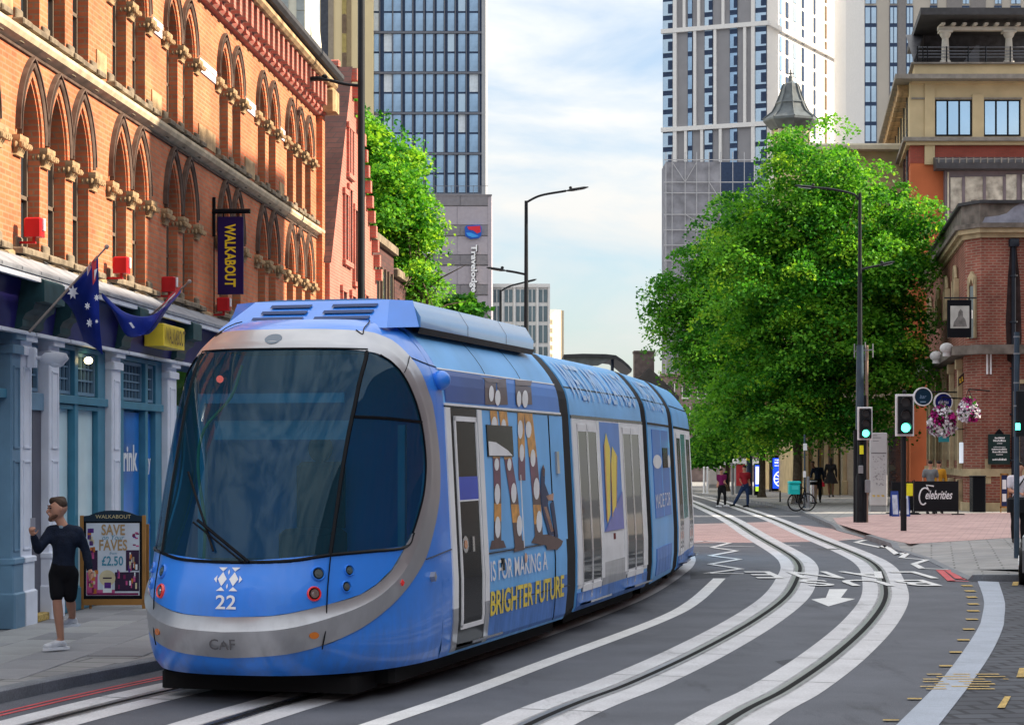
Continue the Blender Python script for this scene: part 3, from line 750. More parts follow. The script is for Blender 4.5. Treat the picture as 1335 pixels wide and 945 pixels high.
# wiper
mb = MB(); mb.tube([nose(.05,1.27,.03), nose(-.13,1.62,.05)], .014, 6); mb.tube([nose(.03,1.27,.03), nose(-.15,1.60,.05)], .008, 6)
mb.tube([nose(-.05,1.36,.03), nose(-.24,2.05,.03)], .012, 6);  mb.build('wiper', gblack, tram, smooth=50)
# red warning lamp hung inside the screen
mb = MB(); p = nose(-.27, 2.98, -.12); mb.ball(p, .035, 10, 6); mb.build('warning_lamp', mat('red_glow',(0.8,0.03,0.02),rough=.3,var=0,emit=(1,.04,.02),es=3), tram, smooth=60)

# ---- body modules: local frame of the tram is x = side, y = along, z = up
MW = T_A  # direction of the first module
inv = Matrix.Rotation(-math.atan2(-0.2607, 0.9654), 4, 'Z') @ Matrix.Translation(-T_C)
class Mod:
    def __init__(s, side0, side1):
        """world ground points of the near and far lower side corners (outside at 1.325)"""
        a = inv @ side0; b = inv @ side1; s.L = (b-a).length; s.d = (b-a).normalized(); s.n = Vector((s.d.y, -s.d.x, 0)); s.o = a - s.n*1.325
    def p(s, d, side, z): 
        q = s.o + s.d*d + s.n*side; return Vector((q.x, q.y, z))
    def side(s, d, z, off=0.0, sg=1): return s.p(d, sg*(tw(z)+off), z)
    def dz(s, x, y):
        """photo pixel to distance along and height on the visible side"""
        z = 1.5; W = inv.inverted()
        for _ in range(25):
            a = W @ s.side(0, z); b = W @ s.side(1, z); e = b-a; m = (x-CX)/FPX
            d = (m*a.y-a.x)/(e.x-m*e.y); q = a+e*d; z = min(max(EYE-(y-HY)*q.y/FPX, .26), 3.48)
        return d, z
M1 = Mod(Vector((-0.573,20.1,0)), Vector((-0.573,20.1,0))+T_A*4.74)
M2 = Mod(gp(752.5,797.5,.27), gp(844,764.5,.27)); M3 = Mod(gp(851.5,761,.27), gp(878.5,745.5,.27)); M4 = Mod(gp(884.5,742.5,.27), gp(904.5,726,.27))
w4 = inv.inverted() @ M4.side(M4.L, .27)
M5 = Mod(w4+Vector((.03,.6,0)), w4+Vector((.25,7.0,0)))
ZR = [.27,.34,.45,.6,.8,1.0,1.2,1.6,2.0,2.4,2.73,2.9,3.0,3.07,3.15,3.24,3.33,3.42,3.47,3.5]
def body(M, d0, d1, m, name='body_shell', seg=4):
    mb = MB(); rows = []
    for k in range(seg+1):
        d = d0+(d1-d0)*k/seg
        rows.append([M.side(d,z) for z in ZR]+[M.side(d,z,0,-1) for z in reversed(ZR)])
    mb.strip(None, rows, closed=True); n = len(rows[0])
    mb.add(rows[0], [tuple(reversed(range(n)))]); mb.add(rows[-1], [tuple(range(n))])
    return mb.build(name, m, tram, smooth=30)
def spanel(mb, M, d0, d1, z0, z1, off=.010, mi=None, lift=None):
    zs = [z0]+[z for z in ZR if z0 < z < z1]+[z1]
    rows = [[M.side(d, z, o) for z in zs] for d, o in ((d0,-.005),(d0,off),(d1,off),(d1,-.005))]
    mb.strip(None, rows, mi)
    for zz in (z0, z1): mb.add([M.side(d0,zz,-.005),M.side(d0,zz,off),M.side(d1,zz,off),M.side(d1,zz,-.005)], [(0,1,2,3)], mi)
    return mb
def sdecal(mb, M, pts, off=.014, px=True, mi=None):
    P = [M.dz(*p) if px else p for p in pts]
    tr = tessellate_polygon([[Vector((p[0],p[1],0)) for p in P]])
    mb.add([M.side(d,z,off) for d,z in P], [tuple(t) for t in tr], mi); return mb
def stext(name, M, s, d0, d1, z0, z1, m, off=.016, parent=None, **kw):
    mb = MB(); add_text(mb, s, (d0+d1)/2, 0, (z0+z1)/2, w=d1-d0, h=z1-z0, **kw)
    if z1 > 2.75:      # follow the curved shoulder: cut the letters along the body's height lines
        bm = bmesh.new(); bv = [bm.verts.new(v) for v in mb.v]
        for f in mb.f:
            try: bm.faces.new([bv[i] for i in f])
            except ValueError: pass
        for zc in ZR:
            if z0 < zc < z1: bmesh.ops.bisect_plane(bm, geom=bm.verts[:]+bm.edges[:]+bm.faces[:], plane_co=(0,0,zc), plane_no=(0,0,1))
        bmesh.ops.triangulate(bm, faces=bm.faces[:]); bm.verts.index_update()
        mb.v = [tuple(v.co) for v in bm.verts]; mb.f = [tuple(v.index for v in f.verts) for f in bm.faces]; mb.m = [0]*len(mb.f); bm.free()
    mb.v = [tuple(M.side(v[0], v[2], off)) for v in mb.v]; mb.build(name, m, parent or tram)

# first module
B1 = body(M1, 0, M1.L, wrap, seg=8)
for z0, z1, m, d0, d1, o in ((2.73,3.05,wrap_dark,.06,M1.L-.02,.004),(2.74,3.04,wrap_deep,.08,1.55,.007),(.30,.80,wrap_dark,1.30,M1.L-.02,.004),(1.22,2.68,wrap,1.30,4.1,.006),(1.22,2.68,wrap,4.16,4.8,.006)):
    mb = MB(); spanel(mb, M1, d0, d1, z0, z1, o); mb.build('side_panel', m, tram)
mb = MB()
spanel(mb, M1, 0, M1.L, 3.052, 3.066, .010); spanel(mb, M1, 0.0, M1.L, 2.70, 2.722, .012); mb.build('cantrail_trim', white, tram)
mb = MB(); spanel(mb, M1, 0, M1.L, 2.684, 2.70, .013); spanel(mb, M1, 1.3, 4.1, 1.195, 1.207, .012); spanel(mb, M1, 4.13, 4.14, .3, 2.68, .012); spanel(mb, M1, 1.3, 4.8, .665, .672, .012)
for d in (1.75, 3.2): spanel(mb, M1, d, d+.008, 3.07, 3.46, .004)
mb.build('panel_gaps', gblack, tram)
mb = MB(); spanel(mb, M1, .0, .16, .72, 2.68, .016); spanel(mb, M1, 1.12, 1.28, .72, 2.68, .016); mb.build('door_pillars', white, tram)
mb = MB(); spanel(mb, M1, .0, .16, .30, .72, .014); spanel(mb, M1, 1.12, 1.28, .30, .72, .014); mb.build('sill_panel', tram_silver, tram)
mb = MB(); spanel(mb, M1, .17, 1.11, .30, 2.68, .008); dd = mb.build('driver_door', gblack, tram)
mb = MB()
for a in ((.27,.315,.52,2.60),(1.02,1.065,.52,2.60),(.27,1.065,2.55,2.60),(.27,1.065,.50,.545)): spanel(mb, M1, a[0],a[1],a[2],a[3], .022)
mb.build('frame', white, dd)
mb = MB(); spanel(mb, M1, .33, 1.0, 1.27, 2.53, .013); spanel(mb, M1, .33, 1.0, .56, 1.22, .013); mb.build('glass', gblack, dd)
mb = MB(); spanel(mb, M1, .33, 1.0, 1.77, 2.0, .018); mb.build('blue_notice', mat('notice_blue',(0.02,0.06,0.5),rough=.3,var=.1), dd)
mb = MB(); spanel(mb, M1, .33, 1.0, 1.755, 1.77, .020); mb.build('white_line', white, dd)
mb = MB(); sdecal(mb, M1, [(a,b) for a,b in ellipse(.44,1.33,.10,.085,18)], .022, px=False); mb.build('button_plate', chrome, dd)
mb = MB(); sdecal(mb, M1, [(a,b) for a,b in ellipse(.44,1.33,.055,.045,14)], .026, px=False); mb.build('door_button', amber_l, dd)
mb = MB(); spanel(mb, M1, .68,.75,1.25,1.40,.026); mb.build('handle', chrome, dd)
mb = MB(); rows=[[M1.side(d,z,o) for z,o in ((.36,.0),(.40,.16),(.375,.16),(.33,.0))] for d in np.linspace(.22,1.34,10)]; mb.strip(None, rows, closed=True); mb.build('step', chrome, tram)
# bulb-lit letters of the advert
adv = MB(); AM = [mat('advert_dark',(0.07,0.03,0.035),rough=.3,var=.2,vs=6), mat('advert_amber',(0.55,0.25,0.04),rough=.3,var=.4,vs=8), white, mat('advert_plum',(0.13,0.03,0.08),rough=.3,var=.3,vs=6), mat('skin_print',(0.5,0.28,0.2),rough=.4,var=.1), mat('navy_print',(0.015,0.03,0.10),rough=.4,var=.1)]
c3 = lambda x, y: (560+x/3.633, 480+y/3.633)
def leg(pts, w0, cols):
    for i in range(len(pts)-1):
        (xa,ya),(xb,yb) = pts[i],pts[i+1]; n = max(1, int((yb-ya)/40))
        for k in range(n):
            t0,t1 = k/n,(k+1)/n; x0=xa+(xb-xa)*t0; x1=xa+(xb-xa)*t1; y0=ya+(yb-ya)*t0; y1=ya+(yb-ya)*t1
            c = cols(y0); sdecal(adv, M1, [c3(x0-w0,y0),c3(x0+w0,y0),c3(x1+w0,y1),c3(x1-w0,y1)], .011, mi=c)
colr = lambda y: 0 if y < 190 else (1 if y < 420 else (3 if y < 560 else (1 if 600 < y < 720 else 0)))
for top, bot in ((90, 850),):
    leg([(283,50),(286,172)], 27, colr); leg([(335,50),(345,172)], 22, colr)
    leg([(298,200),(308,330),(316,520),(318,640),(318,850)], 17, colr); leg([(342,200),(368,430),(395,600),(420,860)], 19, colr)
    leg([(420,60),(426,172)], 20, colr); leg([(455,60),(462,172)], 20, colr)
    leg([(428,200),(432,420),(434,530)], 16, colr); leg([(462,200),(486,420),(502,600),(516,830)], 19, colr)
for P in ([(243,42),(325,48),(325,70),(270,66)], [(400,55),(480,60),(475,84),(402,80)], [(280,858),(290,815),(345,815),(358,848)], [(395,870),(400,820),(440,815),(445,858)], [(476,826),(495,790),(560,785),(600,800),(628,818),(620,838),(600,858),(552,858),(548,838)]):
    sdecal(adv, M1, [c3(*p) for p in P], .0125, mi=0)
for x, y, w, h in [(287,120,12,38),(317,140,13,38),(301,270,14,42),(345,280,12,40),(418,145,11,38),(447,145,14,42),(424,290,12,45),(463,290,14,40),(431,400,11,42),(484,425,12,42),(315,595,13,50),(317,752,13,52),(393,590,13,48),(420,745,13,50),(501,570,14,52),(514,725,14,52),(372,455,10,30),(312,455,11,30)]:
    sdecal(adv, M1, [c3(*p) for p in ellipse(x,y,w,h,14)], .0145, mi=2)
for P, c in (([(523,480),(533,455),(541,480),(540,545),(560,600),(555,640),(585,790),(560,790),(535,700),(525,640),(520,560)],5), ([(528,470),(533,455),(541,480),(538,510),(530,512)],4), ([(545,605),(582,590),(580,625),(556,625)],4), ([(535,655),(548,655),(582,770),(570,775)],4), ([(565,640),(582,625),(604,800),(590,800)],5)):
    sdecal(adv, M1, [c3(*p) for p in P], .0155, mi=c)
adv.build('advert_or_reflection', AM, B1)
mb = MB(); spanel(mb, M1, 2.72, 2.745, 1.2, 2.0, .014); mb.build('window_bar', white, tram)
mb = MB(); spanel(mb, M1, 1.44, 2.46, 2.20, 2.53, .018); w_ = mb.build('hopper_window', gblack, tram)
mb = MB(); sdecal(mb, M1, [(1.46,2.21),(2.40,2.21),(2.2,2.27),(1.75,2.35),(1.46,2.36)], .022, px=False); mb.build('painted_reflection', white, w_)  # white shape painted on the dark glass as a reflection
mb = MB(); spanel(mb, M1, 4.36,4.48,2.0,2.26,.03); mb.build('handle', tram_silver, tram)
for d in (1.78,): mb = MB(); spanel(mb, M1, d,d+.09,1.0,1.13,.02); mb.build('socket_cover', gblack, tram)
mb = MB(); sdecal(mb, M1, ellipse(2.75,1.09,.06,.055,12), .02, px=False); mb.build('socket_cover', amber_l, tram)
stext('advert_lettering', M1, 'IS FOR MAKING A', 1.33, 3.72, .91, 1.12, white, parent=B1, bold=.01)
stext('advert_lettering', M1, 'BRIGHTER FUTURE', 1.32, 4.52, .55, .81, yellow, parent=B1, bold=.02)

# roof pod with louvres
podm = tram_blue
mb = MB()
zb, zt = 3.46, 3.72
fr = [(-1.0,-.05,zb),(-.86,-.62,zb-.04),(.86,-.62,zb-.04),(1.0,-.05,zb)]
tp = [(-.92,0,zt),(-.70,-.06,zt+.01),(.70,-.06,zt+.01),(.92,0,zt)]
mb.add([*fr, *tp], [(0,1,5,4),(1,2,6,5),(2,3,7,6),(0,3,7,4)]); mb.build('roof_fairing', podm, tram, smooth=25)
mb = MB()
for row, (a, b) in enumerate(((.30,.80),(.52,.80),(.74,.80))):
    for sx0, sx1 in ((-.58,-.06),(.06,.62)):
        t = a; y = -.62+(.56)*t; z = zb-.04+(zt+.01-zb+.04)*t
        mb.add([(sx0+.05*row,y-.02,z+.006),(sx1,y-.02,z+.006),(sx1,y+.03,z+.038),(sx0+.05*row,y+.03,z+.038),(sx0+.05*row,y+.05,z+.030),(sx1,y+.05,z+.030)], [(0,1,2,3),(3,2,5,4)])
mb.build('louvre', mat('louvre_dark',(0.02,0.05,0.16),rough=.4,var=0), tram)
def pod(M, d0, d1, wb=1.0, wt=.90, name='roof_pod', m=None):
    mb = MB(); rows = []
    for d, k in ((d0,1),(d1-.15,1),(d1,.94)):
        rows.append([M.p(d,s*1.0,z) for s,z in ((-wb,3.46),(-wb-.0,3.56),(-wt,zt),(-.5,zt+.03),(.5,zt+.03),(wt,zt),(wb,3.56),(wb,3.46))])
    mb.strip(None, rows); mb.add(rows[-1], [tuple(range(8))]); mb.add(rows[0], [tuple(range(8))])
    o = mb.build(name, m or roofblue, tram, smooth=40)
    mb = MB()
    for q in (.37,.72): 
        d = d0+(d1-d0)*q
        mb.strip(None, [[M.p(dd_,s,z) for s,z in ((-wb-.004,3.46),(-wb-.004,3.56),(-wt,zt+.004),(wt,zt+.004),(wb+.004,3.56),(wb+.004,3.46))] for dd_ in (d,d+.012)])
    mb.build('joint', gblack, o); return o
pod(M1, .0, M1.L-.35)
# dark base line under the pod
mb = MB(); mb.strip(None, [[M1.p(d,s,z) for s,z in ((.97,3.40),(1.0,3.47),(.9,3.47))] for d in (0,M1.L-.3)]); mb.build('roof_gap', gblack, tram)

def gangway(Ma, Mb):
    mb = MB(); rows = []
    a0 = Ma.L; n = 7
    for k in range(n+1):
        t = k/n; o = -.006 if k % 2 == 0 else -.03
        row = []
        for sg, zz in ((1, ZR), (-1, list(reversed(ZR)))):
            for z in zz:
                p = Ma.side(a0, z, o, sg).lerp(Mb.side(0, z, o, sg), t); row.append(p)
        rows.append(row)
    mb.strip(None, rows, closed=True); mb.build('gangway_bellows', black, tram)
gangway(M1,M2); gangway(M2,M3); gangway(M3,M4); gangway(M4,M5)
def dblock(M, d0, d1, zt_=2.66):
    """a pair of sliding doors"""
    mb = MB(); spanel(mb, M, d0, d1, .34, zt_, .004); o = mb.build('sliding_door', gblack, tram)
    m_ = (d0+d1)/2
    for a, b in ((d0+.04,m_-.02),(m_+.02,d1-.04)):
        mb = MB(); spanel(mb, M, a+.05, b-.05, .62, zt_-.14, .012); mb.build('glass', tglass, o)
        mb = MB()
        for z0_,z1_ in ((zt_-.14,zt_-.05),(.50,.58)): mb = MB(); spanel(mb, M, a, b, z0_, z1_, .018); mb.build('frame_rail', white, o)
        for q0,q1 in ((a,a+.03),(b-.03,b)): mb = MB(); spanel(mb, M, q0, q1, .40, zt_-.05, .016); mb.build('door_edge', chrome, o)
    mb = MB(); rows=[[M.side(d,z,oo) for z,oo in ((.36,.0),(.40,.15),(.375,.15),(.33,.0))] for d in (d0-.05,d1+.05)]; mb.strip(None, rows, closed=True); mb.build('door_step', chrome, o)
def xd(M, x, y): return M.dz(x, y)[0]
# second module: two pairs of doors with an advert between
body(M2, 0, M2.L, wrap)
mb = MB(); spanel(mb, M2, .05, M2.L-.05, .55, 2.68, .006); mb.build('side_panel', white, tram)
mb = MB(); spanel(mb, M2, .0, M2.L, 2.68, 2.72, .010); spanel(mb, M2, 0, M2.L, 3.06, 3.075, .008); mb.build('panel_gaps', gblack, tram)
d_ = [xd(M2,x,555) for x in (750,776,780,805.5,809,831)]
dblock(M2, d_[0], d_[1]); dblock(M2, d_[4], d_[5])
mb = MB(); spanel(mb, M2, d_[2], d_[3], 1.20, 2.66, .010); w_ = mb.build('window', wrap_dark, tram)
mb = MB(); aa, bb = d_[2], d_[3]; ww = bb-aa
for P in ([(.15,1.30),(.32,1.42),(.48,2.30),(.30,2.52),(.18,2.35)], [(.42,1.35),(.62,1.48),(.80,2.22),(.58,2.34),(.48,2.1)]): sdecal(mb, M2, [(aa+x*ww,z) for x,z in P], .016, px=False)
mb.build('advert_or_reflection', yellow, w_)
mb = MB()
for P in ([(.12,1.35),(.17,1.33),(.22,2.38),(.16,2.36)], [(.40,1.4),(.44,1.38),(.50,2.15),(.46,2.1)], [(.62,1.5),(.65,1.5),(.82,2.2),(.79,2.22)]): sdecal(mb, M2, [(aa+x*ww,z) for x,z in P], .018, px=False)
mb.build('advert_edge_strip', AM[1], w_)  # darker amber strips of the print
mb = MB(); sdecal(mb, M2, [(aa,1.20),(bb,1.20),(bb,1.72)], .017, px=False); mb.build('advert_corner', mat('notice_violet',(0.10,0.13,0.5),rough=.3,var=.1), w_)
mb = MB(); spanel(mb, M2, (aa+bb)/2-.06,(aa+bb)/2+.06,1.08,1.16,.014); mb.build('socket_cover', mat('dark_red',(0.15,0.02,0.02),var=0), tram)
for a, b in ((.02,d_[0]-.04),(d_[1]+.03,d_[2]-.02),(d_[3]+.02,d_[4]-.03),(d_[5]+.03,M2.L-.02)):
    if b-a > .05: mb = MB(); spanel(mb, M2, a, b, .60, 2.67, .014); mb.build('door_pillar', white, tram)
mb = MB(); spanel(mb, M2, d_[1]+.05, d_[4]-.05, .5, .80, .012); mb.build('sill_panel', tram_silver, tram)
mb = MB(); spanel(mb, M2, .02, M2.L-.02, .28, .5, .013); mb.build('skirt', wrap_dark, tram)
stext('route_lettering', M2, 'WEST MIDLANDS', .25, M2.L-.35, 2.92, 3.40, mat('faint_white_print',(0.42,0.58,0.80),rough=.4,var=.05), off=.02)
# third module: short, with a hopper window
body(M3, 0, M3.L, wrap)
mb = MB(); spanel(mb, M3, .0, M3.L, 2.69, 2.72, .010); spanel(mb, M3, 0, M3.L, 3.06, 3.075, .008)
mb.build('panel_gaps', gblack, tram)
mb = MB(); spanel(mb, M3, .15*M3.L, .9*M3.L, 1.25, 2.62, .010); w_ = mb.build('window', wrap_dark, tram)
mb = MB(); spanel(mb, M3, .58*M3.L, .82*M3.L, 2.02, 2.34, .02); mb.build('hopper_window', gblack, w_)
mb = MB()
for cx_, rx in ((.32,.2),(.88,.07)): sdecal(mb, M3, [(cx_*M3.L+a,b) for a,b in ellipse(0,2.12,rx*M3.L,.11,14)], .016, px=False)
mb.build('advert_or_reflection', white, w_)  # white ovals painted as reflections on this window
mb = MB(); spanel(mb, M3, .52*M3.L,.54*M3.L,1.25,2.62,.013); mb.build('window_bar', wrap, w_)
mb = MB(); spanel(mb, M3, .15*M3.L,.86*M3.L,.36,.78,.012); mb.build('hatch_cover', wrap_dark, tram)
stext('route_lettering', M3, 'METRO', .35, M3.L-.5, 2.92, 3.38, MATS['faint_white_print'], off=.02)
stext('advert_lettering', M3, 'MADE FOR', .15*M3.L, .85*M3.L, 1.40, 1.62, white, off=.02)
# fourth module
body(M4, 0, M4.L, wrap)
mb = MB(); spanel(mb, M4, .05, M4.L-.05, .5, 2.68, .006); mb.build('side_panel', white, tram)
mb = MB(); spanel(mb, M4, .0, M4.L, 2.68, 2.72, .010); spanel(mb, M4, 0, M4.L, 3.06, 3.075, .008); mb.build('panel_gaps', gblack, tram)
dblock(M4, .08*M4.L, .30*M4.L); dblock(M4, .66*M4.L, .90*M4.L)
mb = MB(); spanel(mb, M4, .36*M4.L, .60*M4.L, 1.1, 2.6, .012); mb.build('window', mat('advert_teal',(0.05,0.3,0.3),rough=.2,var=.3,vs=1), tram)
mb = MB(); spanel(mb, M4, .02, M4.L-.02, .28, .5, .013); mb.build('skirt', wrap_dark, tram)
body(M5, 0, 6.5, wrap)
# underframe, bogies
mb = MB(); mb.bbox(-1.12,1.12,-1.2,4.9,.12,.30,.05); mb.bbox(-.95,.95,-1.75,-1.1,.08,.28,.05)
mb.build('underframe', under, tram)
for M in (M1, M3, M5):
    d0 = M.L*.5+ (0.2 if M is M1 else 0)
    for sg in (-1,1):
        for dd_ in (-.85,.85):
            mb = MB(); c = M.p(d0+dd_, sg*.72, .30)
            mb.tube([c-M.n*.06, c+M.n*.06], .30, 20); mb.tube([c-M.n*.075, c-M.n*.03], .33, 20); mb.build('wheel', under, tram, smooth=40)
for M in (M2, M3, M4):
    mb = MB(); mb.strip(None, [[M.p(d,s,z) for s,z in ((-1.12,.30),(-1.12,.12),(1.12,.12),(1.12,.30))] for d in (.1,M.L-.1)]); mb.build('underframe', under, tram)


# ================================================================== LEFT SIDE: Victorian brick building
FD = Vector((0.0715, 1, 0)).normalized()
Z0 = 14.0
FO = Vector((fx(Z0), Z0, 0)); FROT = math.atan2(FD.y, FD.x)
def FU(x):
    """distance along the facade seen at photo column x"""
    return (7.966/(0.0715+(667-x)/2700.0) - Z0)*1.00255
def FZ(x, y):
    Z = 7.966/(0.0715+(667-x)/2700.0); return EYE-(y-HY)*Z/FPX
def ZU(Z): return (Z-Z0)*1.00255
brickL = brick_mat('orange_brick', (0.56,0.17,0.075), (0.46,0.125,0.06), (0.36,0.20,0.12), rough=.85, var=.32)
brickD = brick_mat('dark_brick', (0.115,0.055,0.05), (0.085,0.045,0.045), (0.06,0.045,0.045), bw=.4, bh=.14, rough=.8, var=.3)
brickP = brick_mat('pink_brick', (0.50,0.15,0.115), (0.42,0.13,0.10), (0.36,0.2,0.16), var=.2)
stone = mat('carved_stone', (0.40,0.27,0.15), rough=.85, var=.45, vs=3.5, bump=.5, bs=30)
stoneD = mat('weathered_stone', (0.20,0.16,0.115), rough=.9, var=.4, vs=4, bump=.6, bs=30)
hoodm = mat('dark_moulding', (0.10,0.065,0.05), rough=.8, var=.4, vs=5)
whitestone = mat('white_band_stone', (0.70,0.66,0.66), rough=.8, var=.1)
lead = mat('lead_roofing', (0.25,0.26,0.29), rough=.6, var=.25, vs=4, bump=.3)
slate = mat('slate_dark', (0.05,0.05,0.055), rough=.6, var=.2)
wglass = mat('window_glass_dark', (0.03,0.04,0.05), rough=.06, var=.2, spec=1, coat=.6)
wframe = mat('window_frame_cream', (0.16,0.12,0.09), rough=.6, var=.1)

vb = thing('brick_building', 'long orange brick Victorian building with pairs of pointed stone arches above a blue shopfront', 'building', FO, FROT)
ULEN = ZU(48.3); U0 = ZU(18.25)
def parch(c, w, zs, za, n=7):
    """pointed arch opening polygon without the base"""
    pts = []; r = (w*w/4+(za-zs)**2)/w   # radius of each arc
    cxr = c - w/2 + r
    for i in range(n+1):
        t = i/n; a0 = math.pi; a1 = math.pi-math.asin(min(1,(za-zs)/r)); a = a0+(a1-a0)*t
        pts.append((cxr+r*math.cos(a), zs+r*math.sin(a)))
    return pts + [(2*c-x, z) for x, z in reversed(pts[:-1])]
GROUPS = [(ZU(z), n) for z, n in ((20.1,3),(23.7,2),(27.35,3),(31.1,2),(34.4,2),(38.4,2),(42.0,2),(45.75,3))]
PITCH, OW = 1.14, 0.78
floors = [(4.80, 6.15, 6.95), (7.62, 8.98, 9.62)]
opens = []
for c, n in GROUPS:
    for k in range(n): opens.append((c+(k-(n-1)/2)*PITCH, c, n, k))
# wall in bays (each bay a sheet with its openings), split where bays meet
cuts = [U0] + [(GROUPS[i][0]+GROUPS[i+1][0])/2 for i in range(len(GROUPS)-1)] + [ULEN]
mb = MB()
for i, (c, n) in enumerate(GROUPS):
    for zlo, zhi, (sl, sp_, ap) in ((4.5, 7.35, floors[0]), (7.35, 10.15, floors[1])):
        holes = [[(o[0]-OW/2, sl)] + parch(o[0], OW, sp_, ap) + [(o[0]+OW/2, sl)] for o in opens if o[1] == c]
        mb.prism([(cuts[i],zlo),(cuts[i+1],zlo),(cuts[i+1],zhi),(cuts[i],zhi)], 0, .26, holes=holes)
mb.box(U0, ULEN, .26, 9, .1, 10.5)
mb.box(ULEN-.3, ULEN, 0, .3, .1, 4.5)
mb.build('wall', brickL, vb)
# sash windows, one per arch
sash = {}
for fi, (sl, sp_, ap) in enumerate(floors):
    m1 = MB(); m1.prism([(-OW/2+.005, sl)] + parch(0, OW-.01, sp_, ap) + [(OW/2-.005, sl)],  .20, .23); g = m1.mesh('window', wglass)
    m2 = MB(); fw = .05
    for x0, x1, z0, z1 in ((-OW/2,-OW/2+fw,sl,sp_),(OW/2-fw,OW/2,sl,sp_),(-OW/2,OW/2,sl,sl+.08),(-OW/2,OW/2,(sl+sp_)/2,(sl+sp_)/2+.05),(-OW/2,OW/2,sp_-.02,sp_+.04)):
        m2.box(x0,x1,.15,.20,z0,z1)
    sash[fi] = (g, m2.mesh('sash', wframe))
    for o in opens:
        if o[0] < 2: continue
        w_ = ob('window', g, vb, loc=(o[0],0,0)); ob('sash', sash[fi][1], w_)
# hood mouldings over the arches, capitals and sill brackets
for fi, (sl, sp_, ap) in enumerate(floors):
    def arch_sweep(w, zs, za, prof, m, name):
        P = parch(0, w, zs, za, 8); mb = MB(); rows = []
        for i, (x, z) in enumerate(P):
            a = P[max(0,i-1)]; b = P[min(len(P)-1,i+1)]; t = Vector((b[0]-a[0], b[1]-a[1])).normalized(); nrm = (-t.y, t.x)
            if i == len(P)//2: nrm = (0,1)
            rows.append([(x+nrm[0]*r, y, z+nrm[1]*r) for r, y in prof])
        mb.strip(None, rows, closed=True); mb.add(rows[0], [tuple(range(len(prof)))]); mb.add(rows[-1], [tuple(range(len(prof)))])
        return mb.mesh(name, m, smooth=40)
    hood = arch_sweep(OW+.20, sp_+.05, ap+.17, [(.0,.02),(.0,-.05),(.03,-.07),(.05,-.07),(.06,.02)], hoodm, 'hood_mould')
    hoodi = arch_sweep(OW+.11, sp_+.02, ap+.085, [(-.03,.02),(-.03,-.03),(.035,-.04),(.05,.02)], brickL, 'arch_ring')
    hoods = arch_sweep(OW+.42, sp_+.10, ap+.29, [(-.02,.02),(-.01,-.07),(.015,-.07),(.02,.02)], hoodm, 'arch_ring')
    mb = MB()                                   # carved capital
    prof = [(-.19,-.05,.02),(-.15,-.06,.05),(-.17,-.09,.12),(-.19,-.11,.20),(-.215,-.13,.26),(-.215,-.13,.32)]
    for (w0,y0,za),(w1,y1,zb_) in zip(prof[:-1], prof[1:]):
        mb.add([(w0,y0,za),(-w0,y0,za),(-w0,.12,za),(w0,.12,za),(w1,y1,zb_),(-w1,y1,zb_),(-w1,.12,zb_),(w1,.12,zb_)],[(0,1,5,4),(1,2,6,5),(3,0,4,7),(4,5,6,7),(3,2,1,0)])
    for a in range(3):
        for sgn in (-1,1): mb.ball((sgn*(.05+.07*a), -.13-.01*a, .17), (.035,.05,.055), 6, 4)
    for yy in (-.06,.02,.1): 
        for sgn in (-1,1): mb.ball((sgn*.2, yy, .17), (.05,.035,.055), 6, 4)
    cap = mb.mesh('capital', stone if fi else stone, smooth=40)
    mb = MB()                                   # stepped sill bracket
    mb.bbox(-.22,.22,-.20,.15,-.10,-.02,.02); mb.bbox(-.19,.19,-.15,.15,-.24,-.12,.02); mb.bbox(-.10,.10,-.10,.1,-.62 if fi==0 else -.30,-.24,.02); mb.bbox(-.16,.16,-.06,.12,-.02,.12,.02)
    brk = mb.mesh('sill_bracket', stoneD, smooth=30)
    for o in opens:
        if o[0] < 4: continue
        for me in (hood, hoodi, hoods): ob(me.name.split('.')[0], me, vb, loc=(o[0],0,0))
    for c, n in GROUPS:
        if c < 4: continue
        for k in range(n+1):
            x = c+(k-n/2)*PITCH
            ob('capital', cap, vb, loc=(x,0,sp_-.25), scale=(.82,.8,.82)); ob('sill_bracket', brk, vb, loc=(x,0,sl), scale=(.85,.8,1))
        mb = MB(); mb.bbox(c-n*PITCH/2-.05, c+n*PITCH/2+.05, -.12, .28, sl-.08, sl, .02); mb.build('window_sill', stoneD, vb)
# string course between the storeys, stone plinth, white bands, cornice
def moulding(name, x0, x1, prof, m):
    mb = MB(); mb.strip(None, [[(x,y,z) for y,z in prof] for x in (x0,x1)], closed=True)
    for x in (x0,x1): mb.add([(x,y,z) for y,z in prof], [tuple(range(len(prof)))])
    return mb.build(name, m, vb, smooth=20)
moulding('string_course', U0, ULEN+.1, [(.0,7.30),(-.05,7.32),(-.12,7.36),(-.15,7.42),(-.15,7.47),(0,7.52)], mat('string_stone',(0.55,0.44,0.30),rough=.85,var=.25,vs=4))
moulding('string_course', U0, ULEN+.1, [(-.004,7.24),(-.03,7.25),(-.03,7.285),(-.004,7.29)], hoodm)
moulding('stone_plinth', U0, ULEN, [(.0,4.30),(-.05,4.30),(-.05,4.72),(.0,4.76)], stone)
bands = []
for i in range(len(GROUPS)-1):
    a = GROUPS[i][0]+GROUPS[i][1]*PITCH/2+.2; b = GROUPS[i+1][0]-GROUPS[i+1][1]*PITCH/2-.2
    if a > 4: moulding('white_band', a, b, [(.0,8.86),(-.025,8.86),(-.025,8.98),(-.04,8.99),(-.04,9.08),(0,9.08)], whitestone)
    if a > 4: moulding('stone_panel', a, b, [(.0,7.62),(-.02,7.62),(-.02,7.95),(0,7.95)], stone)
moulding('cornice', U0, ULEN+.2, [(.0,10.10),(-.10,10.12),(-.16,10.20),(-.16,10.26),(0,10.28)], brickP)
